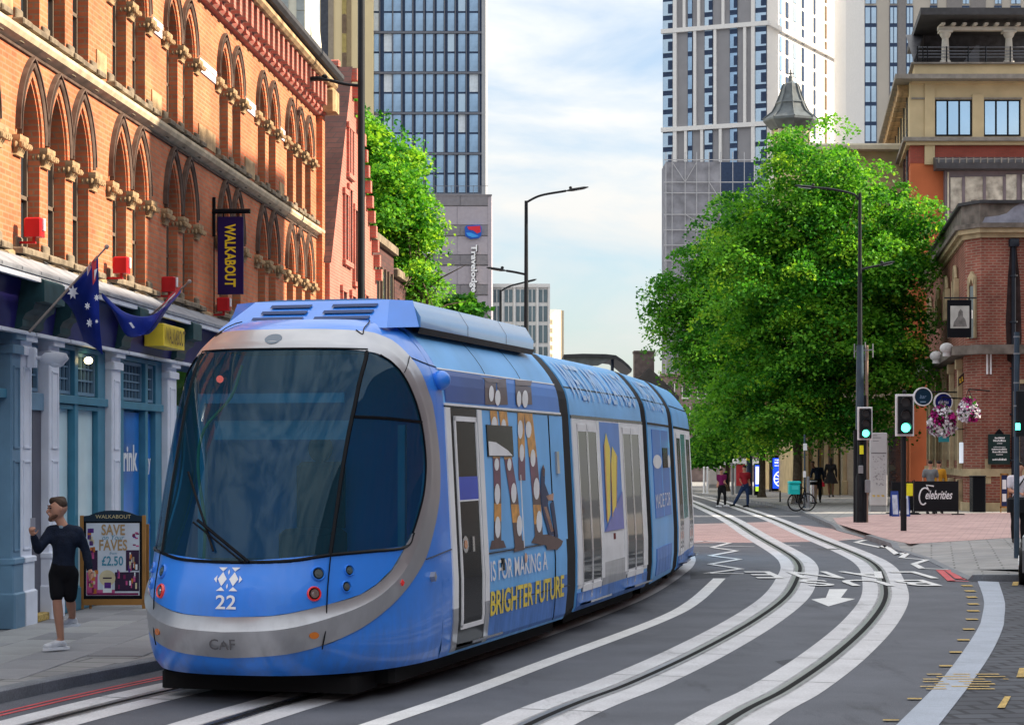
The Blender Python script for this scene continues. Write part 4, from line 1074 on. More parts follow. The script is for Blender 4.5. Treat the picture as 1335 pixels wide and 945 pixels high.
moulding('cornice', U0, ULEN+.3, [(.3,10.78),(-.36,10.78),(-.42,10.84),(-.42,10.92),(.3,10.96)], stone)
moulding('gutter', U0, ULEN+.35, [(.2,10.965),(-.50,10.965),(-.56,11.03),(-.56,11.12),(.2,11.14)], slate)
mb = MB(); mb.box(-.10,.10,-.30,0,10.28,10.775); mb.box(-.10,.10,-.20,0,10.15,10.28); corb = mb.mesh('corbel', brickP)
mb = MB(); mb.bbox(-.12,.12,-.05,-.0,10.31,10.50,.01); mb.bbox(-.12,.12,-.05,-.0,10.55,10.74,.01); wt = mb.mesh('white_tile', whitestone)
for i in range(int((ULEN-4)/.54)):
    x = ULEN-.12-i*.54
    ob('corbel', corb, vb, loc=(x,0,0)); ob('white_tile', wt, vb, loc=(x-.27,0,0))
# pitched roof behind the gutter
mb = MB(); mb.add([(U0,.2,11.1),(ULEN,.2,11.1),(ULEN,5,12.0),(U0,5,12.0),(U0,9,10.5),(ULEN,9,10.5),(U0,.2,10.4),(ULEN,.2,10.4)], [(0,1,2,3),(3,2,5,4),(1,7,5,2),(0,3,4,6),(6,7,1,0)]); mb.build('roof', slate, vb)
# corner end pier with kneeler stone
mb = MB(); mb.box(ULEN-.25, ULEN+.12, -.14, .3, 4.5, 10.1); mb.build('end_pier', brickL, vb)
mb = MB(); mb.bbox(ULEN-.3, ULEN+.35, -.45, .3, 10.2, 10.75, .06); mb.build('kneeler', stone, vb)

# ------------------------------------------------------------------ shopfront at street level (a thing of its own)
sf = thing('shopfront', 'blue and white pub shopfront with purple fascia under the brick arches', 'shopfront', FO, FROT)
shopwhite = mat('shop_white_paint', (0.72,0.75,0.84), rough=.45, var=.08)
shopteal = mat('shop_teal_paint', (0.06,0.21,0.31), rough=.4, var=.12)
shopteal2 = mat('shop_grey_blue_paint', (0.15,0.26,0.37), rough=.45, var=.1)
fasc = mat('fascia_purple', (0.022,0.018,0.12), rough=.35, var=.25, vs=2)
console_m = mat('console_dark_teal', (0.018,0.055,0.065), rough=.5, var=.25, vs=6)
pane_pale = mat('frosted_pane', (0.66,0.84,0.88), rough=.3, var=.06, coat=.5)
pane_blue = mat('poster_blue', (0.015,0.16,0.55), rough=.3, var=.45, vs=.8, coat=.4)
door_m = mat('bronze_door', (0.085,0.075,0.085), rough=.4, var=.25, vs=12)
def pilaster(x0, x1, m=None):
    m = m or shopwhite; w = x1-x0
    mb = MB(); mb.bbox(x0,x1,-.13,.1,.95,3.72,.015)
    for a, b in ((1.05,2.15),(2.3,3.3)): 
        for c,d in ((x0+w*.18,x0+w*.24),(x1-w*.24,x1-w*.18)): mb.box(c,d,-.145,-.13,a,b)
        mb.box(x0+w*.18,x1-w*.18,-.146,-.13,b-.02,b); mb.box(x0+w*.18,x1-w*.18,-.146,-.13,a,a+.02)
    p = mb.build('pilaster', m, sf)
    mb = MB(); mb.bbox(x0-.05,x1+.05,-.19,.12,PZ,.55,.02); mb.bbox(x0-.025,x1+.025,-.16,.1,.55,.93,.02); mb.bbox(x0-.04,x1+.04,-.18,.1,.90,.97,.015); mb.build('base', m, p)
    mb = MB(); mb.bbox(x0-.03,x1+.03,-.17,.1,3.45,3.56,.015); mb.bbox(x0-.02,x1+.02,-.2,.1,3.62,3.72,.015); mb.build('cap', m, p)
    # console bracket above, S-shaped profile
    mb = MB(); pr = [(.05,3.73),(-.20,3.73),(-.27,3.78),(-.27,3.86),(-.31,3.93),(-.40,3.98),(-.42,4.04),(-.42,4.06),(-.54,4.07),(-.54,4.32),(-.46,4.38),(.05,4.55)]
    cxm = (x0+x1)/2; hw = max(w/2+.02, .16)
    mb.prism(pr, cxm-hw, cxm+hw, axis='x'); mb.build('console', console_m, p, smooth=25)
X = FU
pil = [(X(14),X(28.6)),(X(52),X(65)),(X(135),X(146)),(X(209),X(220))]
pilaster(X(1.5)-.0, X(13.5), shopteal2)
for a,b in pil: pilaster(a,b)
step_ = pil[3][0]-pil[2][0]
xx = pil[3][0]
more_p = []
while xx+step_ < ULEN-.5: xx += step_; more_p.append((xx, xx+.32)); pilaster(xx, xx+.32)
xx = X(1.5)-step_
while xx > U0+.2: more_p.append((xx,xx+.32)); pilaster(xx, xx+.32); xx -= step_
# back wall of the shop, stall riser
mb = MB(); mb.box(U0, ULEN-.3, .12, .30, PZ-.1, 4.5); mb.build('back_wall', shopteal2, sf)
# fascia, its white lower trim, lead roof
mb = MB(); mb.strip(None, [[(x,-.17,3.74),(x,-.26,4.34),(x,-.10,4.34),(x,-.0,3.74)] for x in (U0, ULEN-.3)], closed=True); mb.build('fascia', fasc, sf)
mb = MB()
x = U0
while x < ULEN-1.6: mb.bbox(x, x+1.45, -.24, -.14, 3.69, 3.735, .01); x += 1.5
mb.build('fascia_trim', shopwhite, sf)
mb = MB(); mb.strip(None, [[(x,-.52,4.37),(x,-.52,4.42),(x,-.10,4.66),(x,0.0,4.68),(x,0.0,4.35)] for x in (U0, ULEN-.2)], closed=True); ro = mb.build('lead_roof', lead, sf)
mb = MB(); mb.add([(-.015,-.53,4.42),(.015,-.53,4.42),(.015,-.10,4.69),(-.015,-.10,4.69),(-.015,-.53,4.39),(.015,-.53,4.39)],[(0,1,2,3),(4,5,1,0)]); rib = mb.mesh('lead_roll', lead)
for i in range(60):
    if U0+i*.75 < ULEN-.5: ob('lead_roll', rib, ro, loc=(U0+i*.75,0,0))
mb = MB(); mb.bbox(U0, ULEN-.2, -.50,-.44, 4.30,4.37,.01); mb.build('fascia_cap', shopwhite, sf)
def bar_window(x0, x1, z0, z1, nx, nz, m=wglass, fr=shopteal2, name='fanlight', y=.06):
    mb = MB(); mb.box(x0,x1,y,y+.02,z0,z1); w_ = mb.build(name, m, sf)
    mb = MB(); f = .045
    for a,b,c,d in ((x0,x0+f,z0,z1),(x1-f,x1,z0,z1),(x0+f,x1-f,z0,z0+f),(x0+f,x1-f,z1-f,z1)): mb.box(a,b,y-.05,y,c,d)
    mb.build('frame', fr, w_)
    for i in range(1,nx): q=x0+f+(x1-x0-2*f)*i/nx; mb = MB(); mb.box(q-.012,q+.012,y-.03,y,z0+f,z1-f); mb.build('glazing_bar', fr, w_)
    for i in range(1,nz): q=z0+f+(z1-z0-2*f)*i/nz; mb = MB(); mb.box(x0+f,x1-f,y-.032,y-.002,q-.012,q+.012); mb.build('glazing_bar', fr, w_)
    return w_
def panel(x0, x1, z0, z1, m, name='window_pane', y=.05):
    mb = MB(); mb.box(x0,x1,y,y+.03,z0,z1); return mb.build(name, m, sf)
def bars(items, m=shopteal, name='frame_rail'):
    for x0,x1,z0,z1,y0 in items: mb = MB(); mb.bbox(x0,x1,y0,.13,z0,z1,.008); mb.build(name, m, sf)
ZT = 2.93
warm = mat('warm_lamp_glass', (0.5,0.4,0.15), rough=.3, var=.3, emit=(1,.8,.3), es=.7)
# door bay
bar_window(X(29.2), X(50.5), ZT+.1, 3.62, 3, 3)
bars([(X(28.6),X(51.5),ZT-.14,ZT+.08,-.06)], shopteal2)
mb = MB(); mb.box(X(31),X(40),.02,.1,PZ,ZT-.14); mb.build('door', door_m, sf)
mb = MB(); mb.box(X(40.3),X(51.5),-.02,.1,PZ,ZT-.14); mb.build('door_jamb', mat('door_grey',(0.11,0.11,0.14),rough=.5,var=.1), sf)
mb = MB()
for i in range(18):
    for j in range(4): mb.box(X(32)+j*.05,X(32)+j*.05+.02,.012,.02,.5+i*.13,.53+i*.13)
mb.build('door_studs', mat('stud_grey',(0.2,0.19,0.2),var=0), sf, kind='stuff')
mb = MB(); mb.bbox(X(36),X(57),-.14,-.02,PZ,PZ+.09,.01); mb.build('yellow_step', yellow_paint, sf)
# first glazed bay
bars([(X(65.5),X(135),ZT-.02,ZT+.09,-.07),(X(65.5),X(126),ZT-.09,ZT-.03,-.03),(X(93),X(97.5),PZ,3.7,-.05),(X(125),X(134.5),PZ,3.7,-.03),(X(65.2),X(126),3.63,3.7,-.05),(X(65.2),X(126),PZ,.42,-.06)])
bar_window(X(66.5), X(92.5), ZT+.11, 3.62, 5, 3); bar_window(X(98), X(124.5), ZT+.11, 3.62, 5, 3, m=wglass)
panel(X(66.5), X(92.5), .42, ZT-.09, pane_pale); panel(X(98), X(124.5), .42, ZT-.09, pane_pale)
mb = MB(); mb.ball((X(106),-.10,3.52),(.05,.06,.05),10,6); mb.build('lamp', mat('warm_lamp',(1,.85,.4),var=0,emit=(1,.8,.35),es=4), sf)
# second glazed bay with posters
bars([(X(146),X(208),ZT-.02,ZT+.09,-.07),(X(152),X(157),PZ,3.7,-.05),(X(185.5),X(189),PZ,3.7,-.05),(X(200.5),X(208.5),PZ,3.7,-.03),(X(146.5),X(202),3.63,3.7,-.05),(X(146.5),X(202),PZ,.42,-.06)])
bar_window(X(147), X(152), ZT+.11, 3.62, 2, 3); bar_window(X(157.5), X(185.2), ZT+.11, 3.62, 6, 4); bar_window(X(189.5), X(200.3), ZT+.11, 3.62, 2, 3)
panel(X(147), X(152), .42, ZT-.06, pane_blue, 'poster'); pp = panel(X(157.5), X(185.2), .42, ZT-.06, pane_blue, 'poster'); p3 = panel(X(189.5), X(200.3), .42, ZT-.06, pane_blue, 'poster')
def ftext(name, s, x0, x1, z0, z1, y, m, par, **kw):
    mb = MB(); add_text(mb, s, (x0+x1)/2, y, (z0+z1)/2, w=x1-x0, h=z1-z0, **kw); return mb.build(name, m, par)
ftext('lettering', 'drink', X(158.5), X(183), 1.98, 2.38, .045, white, pp, bold=.03)
ftext('lettering', 'eat', X(146.9)-.02, X(151.8), 1.98, 2.28, .045, white, pp, bold=.03)
ftext('lettering', 'play', X(189.8), X(200), 1.92, 2.25, .045, white, p3, bold=.03)
# the bays hidden behind the tram and out of frame
allp = sorted(pil+more_p)
for (a0,a1),(b0,b1) in zip(allp[:-1], allp[1:]):
    if b0-a1 > 1.5 and not (X(60) < a1 < X(150)):
        bars([(a1,b0,ZT-.02,ZT+.09,-.07)]); panel(a1+.1, b0-.1, .42, ZT-.1, pane_pale if a0 < 8 else pane_blue); panel(a1+.1, b0-.1, ZT+.12, 3.62, wglass)
# yellow box sign on the fascia
sg = thing('box_sign', 'small yellow box sign standing out from the purple fascia beside the tram roof', 'sign', FO, FROT)
ysign = mat('sign_yellow', (0.78,0.58,0.05), rough=.4, var=.1)
x0, x1 = FU(169), FU(203)-.25
mb = MB(); mb.bbox(x0, x1, -.52, -.22, 3.86, 4.20, .01); bs_ = mb.build('sign_box', ysign, sg)
mb = MB(); add_text(mb, 'WALKABOUT', (x0+x1)/2, -.545, 4.03, w=(x1-x0)*.92, h=.24, bold=.02); mb.build('lettering', mat('sign_yellow_dark',(0.16,0.10,0.03),var=0), bs_)

# hanging banner sign WALKABOUT (faces the camera)
hb = thing('hanging_sign', 'tall purple WALKABOUT banner hung from an iron arm on the brick wall', 'sign', FO, FROT)
zb_ = FU(278)
ub = FU(277)
k0 = 7.966/(0.0715+(667-277)/2700.0)/FPX
def local_x_out(px): return (px-277)*k0   # metres out from the wall at that distance
o0, o1 = local_x_out(284), local_x_out(318)
zt_, zb2 = FZ(277,283), FZ(277,384)
mb = MB(); mb.bbox(ub-.03, ub+.03, -o1, -o0, zb2, zt_, .01); bn = mb.build('banner', mat('banner_purple',(0.02,0.008,0.075),rough=.4,var=.2,vs=2), hb)
mb = MB(); vs, fs = text_mesh('WALKABOUT', bold=.03)
xs=[v[0] for v in vs]; zs=[v[2] for v in vs]; LW=max(xs)-min(xs); LH=max(zs)-min(zs); H_=(zt_-zb2)*.81; W_=(o1-o0)*.43
# letters upright sideways: text runs downwards
mb.add([(ub-.036, -((o0+o1)/2 + (v[2]-(max(zs)+min(zs))/2)/LH*W_), (zt_+zb2)/2 - (v[0]-(max(xs)+min(xs))/2)/LW*H_) for v in vs], fs)
mb.build('lettering', mat('banner_yellow',(0.85,0.60,0.03),rough=.5,var=.05), bn)
mb = MB(); mb.tube([(ub,.02,zt_+.10),(ub,-o1-.12,zt_+.10)], .045, 8); mb.tube([(ub,-.03,zt_-.35),(ub,-.03,zt_+.35)], .03, 6); mb.tube([(ub,-.03,zb2-.6),(ub,-.03,zt_+.3)], .012, 5); mb.tube([(ub,-o0-.1,zt_+.1),(ub,-o0-.1,zt_)], .015, 5); mb.tube([(ub,-o1+.1,zt_+.1),(ub,-o1+.1,zt_)], .015, 5)
mb.build('iron_arm', gblack, hb, smooth=50)

# red alarm / flood boxes on the wall
redbox = mat('red_box_paint', (0.42,0.015,0.02), rough=.4, var=.15)
for i, (px, py, lab) in enumerate(((33,297,'red wall box below the nearest arches, left of the flags'),(150,346,'red wall box between the two flags'),(214,371,'red wall box under the arches to the right of the second flag'),(287,397,'red wall box just above the tram roof'))):
    u = FU(px-12); z = FZ(px-12, py)
    r_ = thing('wall_box', lab, 'wall box', FO+FD*u, FROT, group='red boxes on the brick facade')
    mb = MB(); mb.bbox(-.09,.09,-.34,-.12,z-.12,z+.12,.02); mb.build('housing', redbox, r_)
    mb = MB(); mb.box(-.02,.02,-.25,.0,z-.20,z-.17); mb.box(-.02,.02,-.25,-.21,z-.17,z-.12); mb.build('bracket', redbox, r_)
    mb = MB(); mb.bbox(-.03,.03,-.365,-.34,z-.04,z+.11,.005); mb.build('label_plate', white, r_)
# CCTV camera under the fascia
cc = thing('security_camera', 'white security camera on the first white pilaster', 'camera', FO+FD*X(22), FROT)
p = .35
mb = MB(); mb.bbox(-.05,.05,-.25,-.13,3.30,3.55,.02); mb.tube([(0,-.2,3.42),(0,-.42,3.42)],.025,6); mb.build('mount', shopwhite, cc, smooth=40)
mb = MB(); mb.tube([(0,-.30,3.40),(0,-.36,3.41),(0,-.52,3.41),(0,-.60,3.40),(0,-.62,3.38)],[.03,.075,.085,.08,.05],12); mb.ball((0,-.50,3.35),(.06,.1,.05),10,6); mb.build('housing', shopwhite, cc, smooth=60)

# ------------------------------------------------------------------ flags
flag_blue = mat('flag_blue', (0.008,0.025,0.24), rough=.6, var=.25, vs=3)
flag_red = mat('flag_red', (0.55,0.02,0.03), rough=.6, var=.1)
pole_m = mat('flag_pole_grey', (0.30,0.26,0.24), rough=.5, var=.1)
def facade_pt(px, py, out):
    """point `out` metres in front of the facade plane seen at the pixel"""
    # plane X = fx(Z)+out
    m_ = (px-CX)/FPX; Zp = (-6.1-0.0715*26.1+out)/(m_-0.0715); return at(px, py, Zp)
def flag(label, pole0, pole1, grid, marks, outs):
    r_ = thing('flag', label, 'flag', (0,0,0)); 
    a = facade_pt(*pole0); b = facade_pt(*pole1); r_.location = a
    mb = MB(); mb.tube([a-a, b-a], [.018,.012], 8); mb.ball(b-a,(.03,.03,.03),8,6); mb.build('flag_pole', pole_m, r_, smooth=60)
    # grid: rows of pixel points, top edge to bottom edge, outs = outward distances of each column
    rows = []; G = []
    for row in grid: G.append([facade_pt(x,y,o)-a for (x,y),o in zip(row, outs)])
    fine = [crom(g, 5) for g in G]
    cols = list(zip(*fine)); fine2 = [crom(list(c), 5) for c in cols]
    mb = MB(); mb.strip(None, fine2)
    cl = mb.build('cloth', flag_blue, r_, smooth=70)
    md = cl.modifiers.new('thick','SOLIDIFY'); md.thickness = .006
    for poly, m_ in marks:
        mb = MB(); P = [facade_pt(x,y,o+.05)-a for x,y,o in poly]; tr = tessellate_polygon([[Vector((p[0],p[1],0)) for p in poly]])
        mb.add(P, [tuple(t) for t in tr]); mb.build('emblem', m_, cl)
def star(cx_, cy_, r_, o, n=7, sq=.75):
    return [(cx_+r_*sq*(1 if i%2==0 else .5)*math.cos(math.pi*i/n-math.pi/2), cy_+r_*(1 if i%2==0 else .5)*math.sin(math.pi*i/n-math.pi/2), o) for i in range(2*n)]
flag('blue flag with white stars hanging straight down from the nearer pole', (38,433,.40), (139,322,1.35),
     [[(78,387),(100,366),(119,345),(128,336)],[(94,404),(107,394),(118,384),(129,376)],[(104,428),(112,424),(121,428),(130,420)],[(110,446),(115,448),(125,454),(134,462)]],
     [(star(95,381,10,.92),white),(star(114,399,5.5,1.05),white),(star(117,421,6.5,1.05),white),(star(126,388,5,1.2),white),(star(126,419,3,1.2),white),
      ([(119,342,1.15),(126,333,1.15),(125,365,1.15),(121,372,1.15),(120,350,1.15)],flag_red),([(113,349,1.1),(119,343,1.1),(119,349,1.1),(114,360,1.1)],white),([(123,352,1.18),(127,350,1.18),(123,366,1.18)],white)],
     [.75,.95,1.1,1.2])
flag('blue flag looped up in a curve towards the farther pole beside the tram', (196,412,.55), (247,367,1.5),
     [[(133,382),(165,408),(200,410),(236,378)],[(134,389),(162,414),(198,420),(233,384)],[(140,396),(164,425),(195,434),(222,395)],[(146,402),(166,438),(192,432),(214,402)]],
     [([(168,421,.9),(171,420,.9),(176,427,.9),(173,428,.9)],white),([(226,382,1.4),(233,376,1.4),(232,381,1.4),(218,394,1.4),(213,398,1.4)],white),([(222,384,1.42),(232,376,1.42),(238,371,1.42),(231,383,1.42),(210,400,1.42)],flag_red),([(220,390,1.45),(229,381,1.45),(228,384,1.45),(215,396,1.45)],white)],
     [.7,.85,1.0,1.45])
mb = None

# ------------------------------------------------------------------ gabled house beyond, dark houses
gb = thing('gabled_house', 'steep gabled red brick house with dark tiled roof beyond the orange building', 'building', FO, FROT)
ug0, ug1, uap = ZU(48.45), ZU(56.5), ZU(51.6)
zap, zea = 11.85, 6.9
mb = MB(); mb.prism([(ug0,.1),(ug1,.1),(ug1,zea),(uap,zap),(ug0,zea)], -.25, .1); mb.build('gable_wall', brickP, gb)
mb = MB()
mb.add([(ug0-.25,-.32,zea-.2),(uap,-.32,zap+.05),(uap,9,zap+.05),(ug0-.25,9,zea-.2)], [(0,1,2,3)]); mb.add([(ug1,.1,zea-.2),(uap,.1,zap+.05),(uap,9,zap+.05),(ug1,9,zea-.2)], [(0,1,2,3)])
mb.build('tiled_roof', brickD, gb)
mb = MB(); mb.box(ug0-.1, ug0+.1, -.1, 9, .1, zea); mb.box(ug0-.12,uap-.2,.3,9,.1,10); mb.build('flank_wall', brickD, gb)
mb = MB()
for i in range(9): q = i*.6; mb.bbox(uap-.08,uap+.08,q,q+.5,zap+.05,zap+.22,.03)
mb.build('ridge_tiles', brickP, gb)
mb = MB()
for a,b in (((uap,zap),(ug1,zea)),):
    n_=14
    for i in range(n_):
        t=(i+.5)/n_; x=a[0]+(b[0]-a[0])*t; z=a[1]+(b[1]-a[1])*t; mb.box(x-.13,x+.13,-.42,.1,z-.1,z+.2)
mb.build('gable_steps', brickP, gb)
for cx_, z0, z1, w in ((uap-.9,7.0,8.6,.45),(uap-.2,7.0,8.8,.45),(uap+.7,6.6,8.4,.45),(uap-.35,9.2,10.3,.3),(uap+.15,9.2,10.3,.3),(uap+2.6,5.2,6.4,.6),(uap-1.2,3.6,6.2,.6),(uap+.3,3.6,6.2,.6),(uap+1.8,3.6,5.2,.6)):
    mb = MB(); mb.box(cx_-w/2,cx_+w/2,-.262,-.2,z0,z1); w_ = mb.build('window', wglass, gb)
    mb = MB(); mb.bbox(cx_-w/2-.1,cx_+w/2+.1,-.34,-.255,z0-.12,z0,.01); mb.bbox(cx_-w/2-.1,cx_+w/2+.1,-.33,-.255,z1,z1+.15,.01)
    for sgn in (-1,1): mb.box(cx_+sgn*w/2-.05,cx_+sgn*w/2+.05,-.32,-.26,z0,z1)
    mb.build('surround', brickP, w_)
for i,(z0,z1,h,lab) in enumerate(((57,62,8.2,'dark brown brick house behind the black lamp column'),(62.2,68,7.6,'low dark brown house below the left plane tree'))):
    d_h = thing('dark_house', lab, 'building', FO, FROT)
    mb = MB(); mb.box(ZU(z0),ZU(z1),0,8,.1,h); mb.build('wall', brickD, d_h)
    mb = MB(); mb.bbox(ZU(z0)-.1,ZU(z1)+.05,-.15,8,h,h+.25,.04); mb.build('parapet', stoneD, d_h)
    for q in (.2,.5,.8):
        c_=ZU(z0)+(z1-z0)*q; mb=MB(); mb.box(c_-.35,c_+.35,-.03,.02,h-2.2,h-.7); w_=mb.build('window', wglass, d_h)
        mb=MB(); mb.box(c_-.45,c_+.45,-.08,-.0,h-2.35,h-2.2); mb.box(c_-.45,c_-.35,-.07,0,h-2.2,h-.6); mb.box(c_+.35,c_+.45,-.07,0,h-2.2,h-.6); mb.build('surround', wframe, w_)

# ================================================================== TOWERS AND FAR BUILDINGS
tpane = mirror_mat('tower_glass_blue', (0.27,0.40,0.56), rough=.10, var=.45, vs=.35, metal=.5)
tpane2 = mirror_mat('tower_glass_pale', (0.42,0.54,0.66), rough=.08, var=.25, vs=.2, metal=.5)
tdark = mat('tower_spandrel_navy', (0.03,0.05,0.10), rough=.35, var=.15)
tgrey = mat('tower_band_grey', (0.15,0.16,0.19), rough=.6, var=.1)
cream = mat('tower_cream', (0.68,0.55,0.32), rough=.7, var=.06, vs=.2)
blind = mat('window_blind', (0.60,0.66,0.72), rough=.6, var=.1)
def face_root(name, label, cat, P, Q, z=0, group=None):
    """root at ground point P with +x towards Q; +y points away from the viewer side"""
    d = Vector((Q[0]-P[0], Q[1]-P[1], 0)); r_ = thing(name, label, cat, (P[0],P[1],z), math.atan2(d.y,d.x), group); return r_, d.length
def pz(x, y, Z): return at(x, y, Z).z
# --- blue glass tower on the left
Zt = 240.0
P = at(487,0,Zt); Q = at(628,0,Zt)
tw_, W = face_root('glass_tower', 'tall blue glass tower with narrow windows rising behind the left tree', 'tower', P, Q)
ztop = 62
mb = MB(); mb.box(0,W,0,18,.1,ztop); mb.build('core', tdark, tw_)
mb = MB(); mb.box(W, W+.45, -.15, 18, .1, ztop); mb.build('corner_fin', mat('fin_grey',(0.34,0.35,0.37),var=.05), tw_)
kx_ = W/ (141.0)
cols = [(25,50),(75,112),(116,155),(175,207),(225,260),(275,307),(325,357),(377,408),(427,460),(480,520)]
cols = [((480+a/3.633-487)*kx_, (480+b/3.633-487)*kx_) for a,b in cols]
fl_h = 52.6/ (FPX/Zt); zref = pz(500, 253.6, Zt)
rr = random.Random(7)
pm = {}
for i,(a,b) in enumerate(cols):
    a = max(a, .02)
    for h in (0,1):
        mb = MB(); mb.box(0,b-a,-.04,.0,0,fl_h*.44); pm[i,h] = [mb.mesh('window_pane', m) for m in (tpane, tpane2, blind)]
mb = MB(); mb.box(0,W,-.30,-.02,-.12,.12); bandm = mb.mesh('floor_band', tgrey)
mb = MB(); mb.box(-.06,.06,-.22,-.02,.15,fl_h-.15); finm = mb.mesh('window_fin', tgrey)
for f_ in range(-1, int((ztop-zref)/fl_h)+1):
    z = zref + f_*fl_h
    ob('floor_band', bandm, tw_, loc=(0,0,z))
    for i,(a,b) in enumerate(cols):
        a = max(a,.02)
        for h in (0,1):
            k = 0 if rr.random() < .78 else (1 if rr.random()<.7 else 2)
            ob('window_pane', pm[i,h][k], tw_, loc=(a,0,z+.22+h*fl_h*.49))
        ob('window_fin', finm, tw_, loc=(b+.12,0,z))
# cream slab beside it
P = at(417,0,Zt-1); Q = at(486.5,0,Zt-1)
cs_, W = face_root('cream_tower', 'cream slab tower with a stack of narrow dark windows, left of the blue glass tower', 'tower', P, Q)
mb = MB(); mb.box(0,W,0,16,.1,ztop-1); mb.build('wall', cream, cs_)
k_ = W/69.5
brown = mat('slab_brown', (0.16,0.11,0.07), rough=.6, var=.2)
for x0,x1,m_,y in ((418,428,mat('slab_dark_glass',(0.06,0.065,0.08),rough=.2,var=.2),-.1),(428,435,mat('slab_tan',(0.30,0.25,0.19),var=.1),-.15),(452,458,mat('slab_ochre_strip',(0.28,0.21,0.12),var=.1),-.06)):  # dark glass, tan and dull ochre strips
    mb = MB(); mb.box((x0-417)*k_,(x1-417)*k_,y,.1,.1,ztop-1); mb.build('vertical_strip', m_, cs_)
mb = MB(); mb.box(0,5.6*k_,-.12,0,0,24*Zt/FPX); wv = mb.mesh('window', brown)
mb = MB(); mb.box(0,5.6*k_,-.10,0,0,24*Zt/FPX); wv2 = mb.mesh('window_panel', mat('slab_olive',(0.36,0.28,0.10),var=.2))
for i in range(-6,12):
    ob('window', wv, cs_, loc=((446-417)*k_,0,pz(0,46,Zt)-i*50*Zt/FPX)); ob('window_panel', wv2, cs_, loc=((446-417)*k_,0,pz(0,71,Zt)-i*50*Zt/FPX))
# --- pale office block above the brick building's roof: corner facing us
oc_, W = face_root('office_block', 'pale office block with glass bays just above the orange building roof', 'building', at(300,0,120), at(398,0,120))
k_ = W/98; om = mat('office_cream', (0.62,0.60,0.50), rough=.6, var=.06); ogrey = mat('office_grey_panel', (0.30,0.33,0.33), rough=.4, var=.15); ogl = mirror_mat('office_glass', (0.35,0.5,0.62), rough=.08, var=.2, metal=.5)
mb = MB(); mb.box(0,W,0,3,.1,34); mb.build('wall', om, oc_)
for x0,x1,m_ in ((300,352,ogl),(353,364,ogrey),(365,376,ogrey),(386,397,ogrey)):
    for y in (-40,15,50,90):
        mb = MB(); h = {-40:54,15:34,50:39,90:60}[y]; mb.box((x0-300)*k_+.03,(x1-300)*k_,-.08,0,pz(0,y+h,120),pz(0,y,120)); mb.build('window_pane', m_, oc_)
sd = MB(); P2_ = Vector((398-300,0,0))*k_
a1 = oc_.matrix_basis if False else None
sdx = at(419,0,160)-at(398,0,120); rotz = -math.atan2(0,1)
mb = MB(); e = sdx; mb.add([(W,0,.1),(W+e.x,e.y,.1),(W+e.x,e.y,34),(W,0,34),(W+e.x-9,e.y,.1),(W+e.x-9,e.y,34),(0,3,.1),(0,3,34)],[(0,1,2,3),(1,4,5,2),(3,2,5,7)]); mb.build('side_wall', om, oc_)
for t0,t1 in ((.10,.28),(.34,.5),(.56,.72),(.78,.92)):
    for z0,z1 in ((20,24),(25.2,29)):
        mb = MB(); o=.06; mb.add([(W+e.x*t0+o,e.y*t0,z0),(W+e.x*t1+o,e.y*t1,z0),(W+e.x*t1+o,e.y*t1,z1),(W+e.x*t0+o,e.y*t0,z1)],[(0,1,2,3)]); mb.build('window', ogl, oc_)

# --- banded hotel block with a sign
Zh = 200.0
ht, W = face_root('hotel_block', 'pale banded hotel block with a vertical white sign and a red and blue logo', 'building', at(520,0,Zh), at(636,0,Zh))
hl = mat('hotel_pale_panel', (0.36,0.33,0.37), rough=.7, var=.06); hd = mat('hotel_grey_band', (0.21,0.20,0.22), rough=.7, var=.08); hjoint = mat('joint_dark', (0.05,0.05,0.06), var=0)
mb = MB(); mb.box(0,W,.06,14,.1,pz(0,255,Zh)); mb.build('core', hd, ht)
mb = MB(); mb.box(W,W+.35,.0,14,.1,pz(0,254,Zh)); mb.build('side_face', hl, ht)
k_ = W/116
yy = [(255,268,0),(269,293,1),(294,307,0),(308,331.5,1),(333,345,0),(347,370.5,1),(372,384,0),(385.5,408,1),(410,422,0),(423.5,447,1),(448,462,0),(463,486,1),(487,501,0),(502,525,1)]
for y0,y1,l in yy:
    xs = [520,548,567,596,636] if l else [520,560,600,636]
    for xa,xb in zip(xs[:-1],xs[1:]):
        mb = MB(); mb.box((xa-520)*k_+.02,(xb-520)*k_-.02,0 if l else -.08,.06,pz(0,y1,Zh),pz(0,y0,Zh)); mb.build('wall_panel', hl if l else hd, ht)
mb = MB(); mb.box(0,W+.4,-.12,.1,pz(0,255,Zh)-.05,pz(0,255,Zh)+.1); mb.build('parapet', hd, ht)
for y0 in (311,387):
    mb = MB(); mb.box((548-520)*k_,(566-520)*k_,-.06,.0,pz(0,y0+20,Zh),pz(0,y0,Zh)); w_ = mb.build('window', white, ht)
    for xa,xb in ((549.5,559),(560.5,564)): mb = MB(); mb.box((xa-520)*k_,(xb-520)*k_,-.09,-.05,pz(0,y0+17,Zh),pz(0,y0+1.5,Zh)); mb.build('glass', wglass, w_)
mb = MB()
for i in range(12): mb.box(i*W/12,i*W/12+.05,.5,.55,pz(0,255,Zh),pz(0,255,Zh)+1.0)
mb.box(0,W,.5,.55,pz(0,255,Zh)+.95,pz(0,255,Zh)+1.0); mb.build('roof_railing', tgrey, ht)
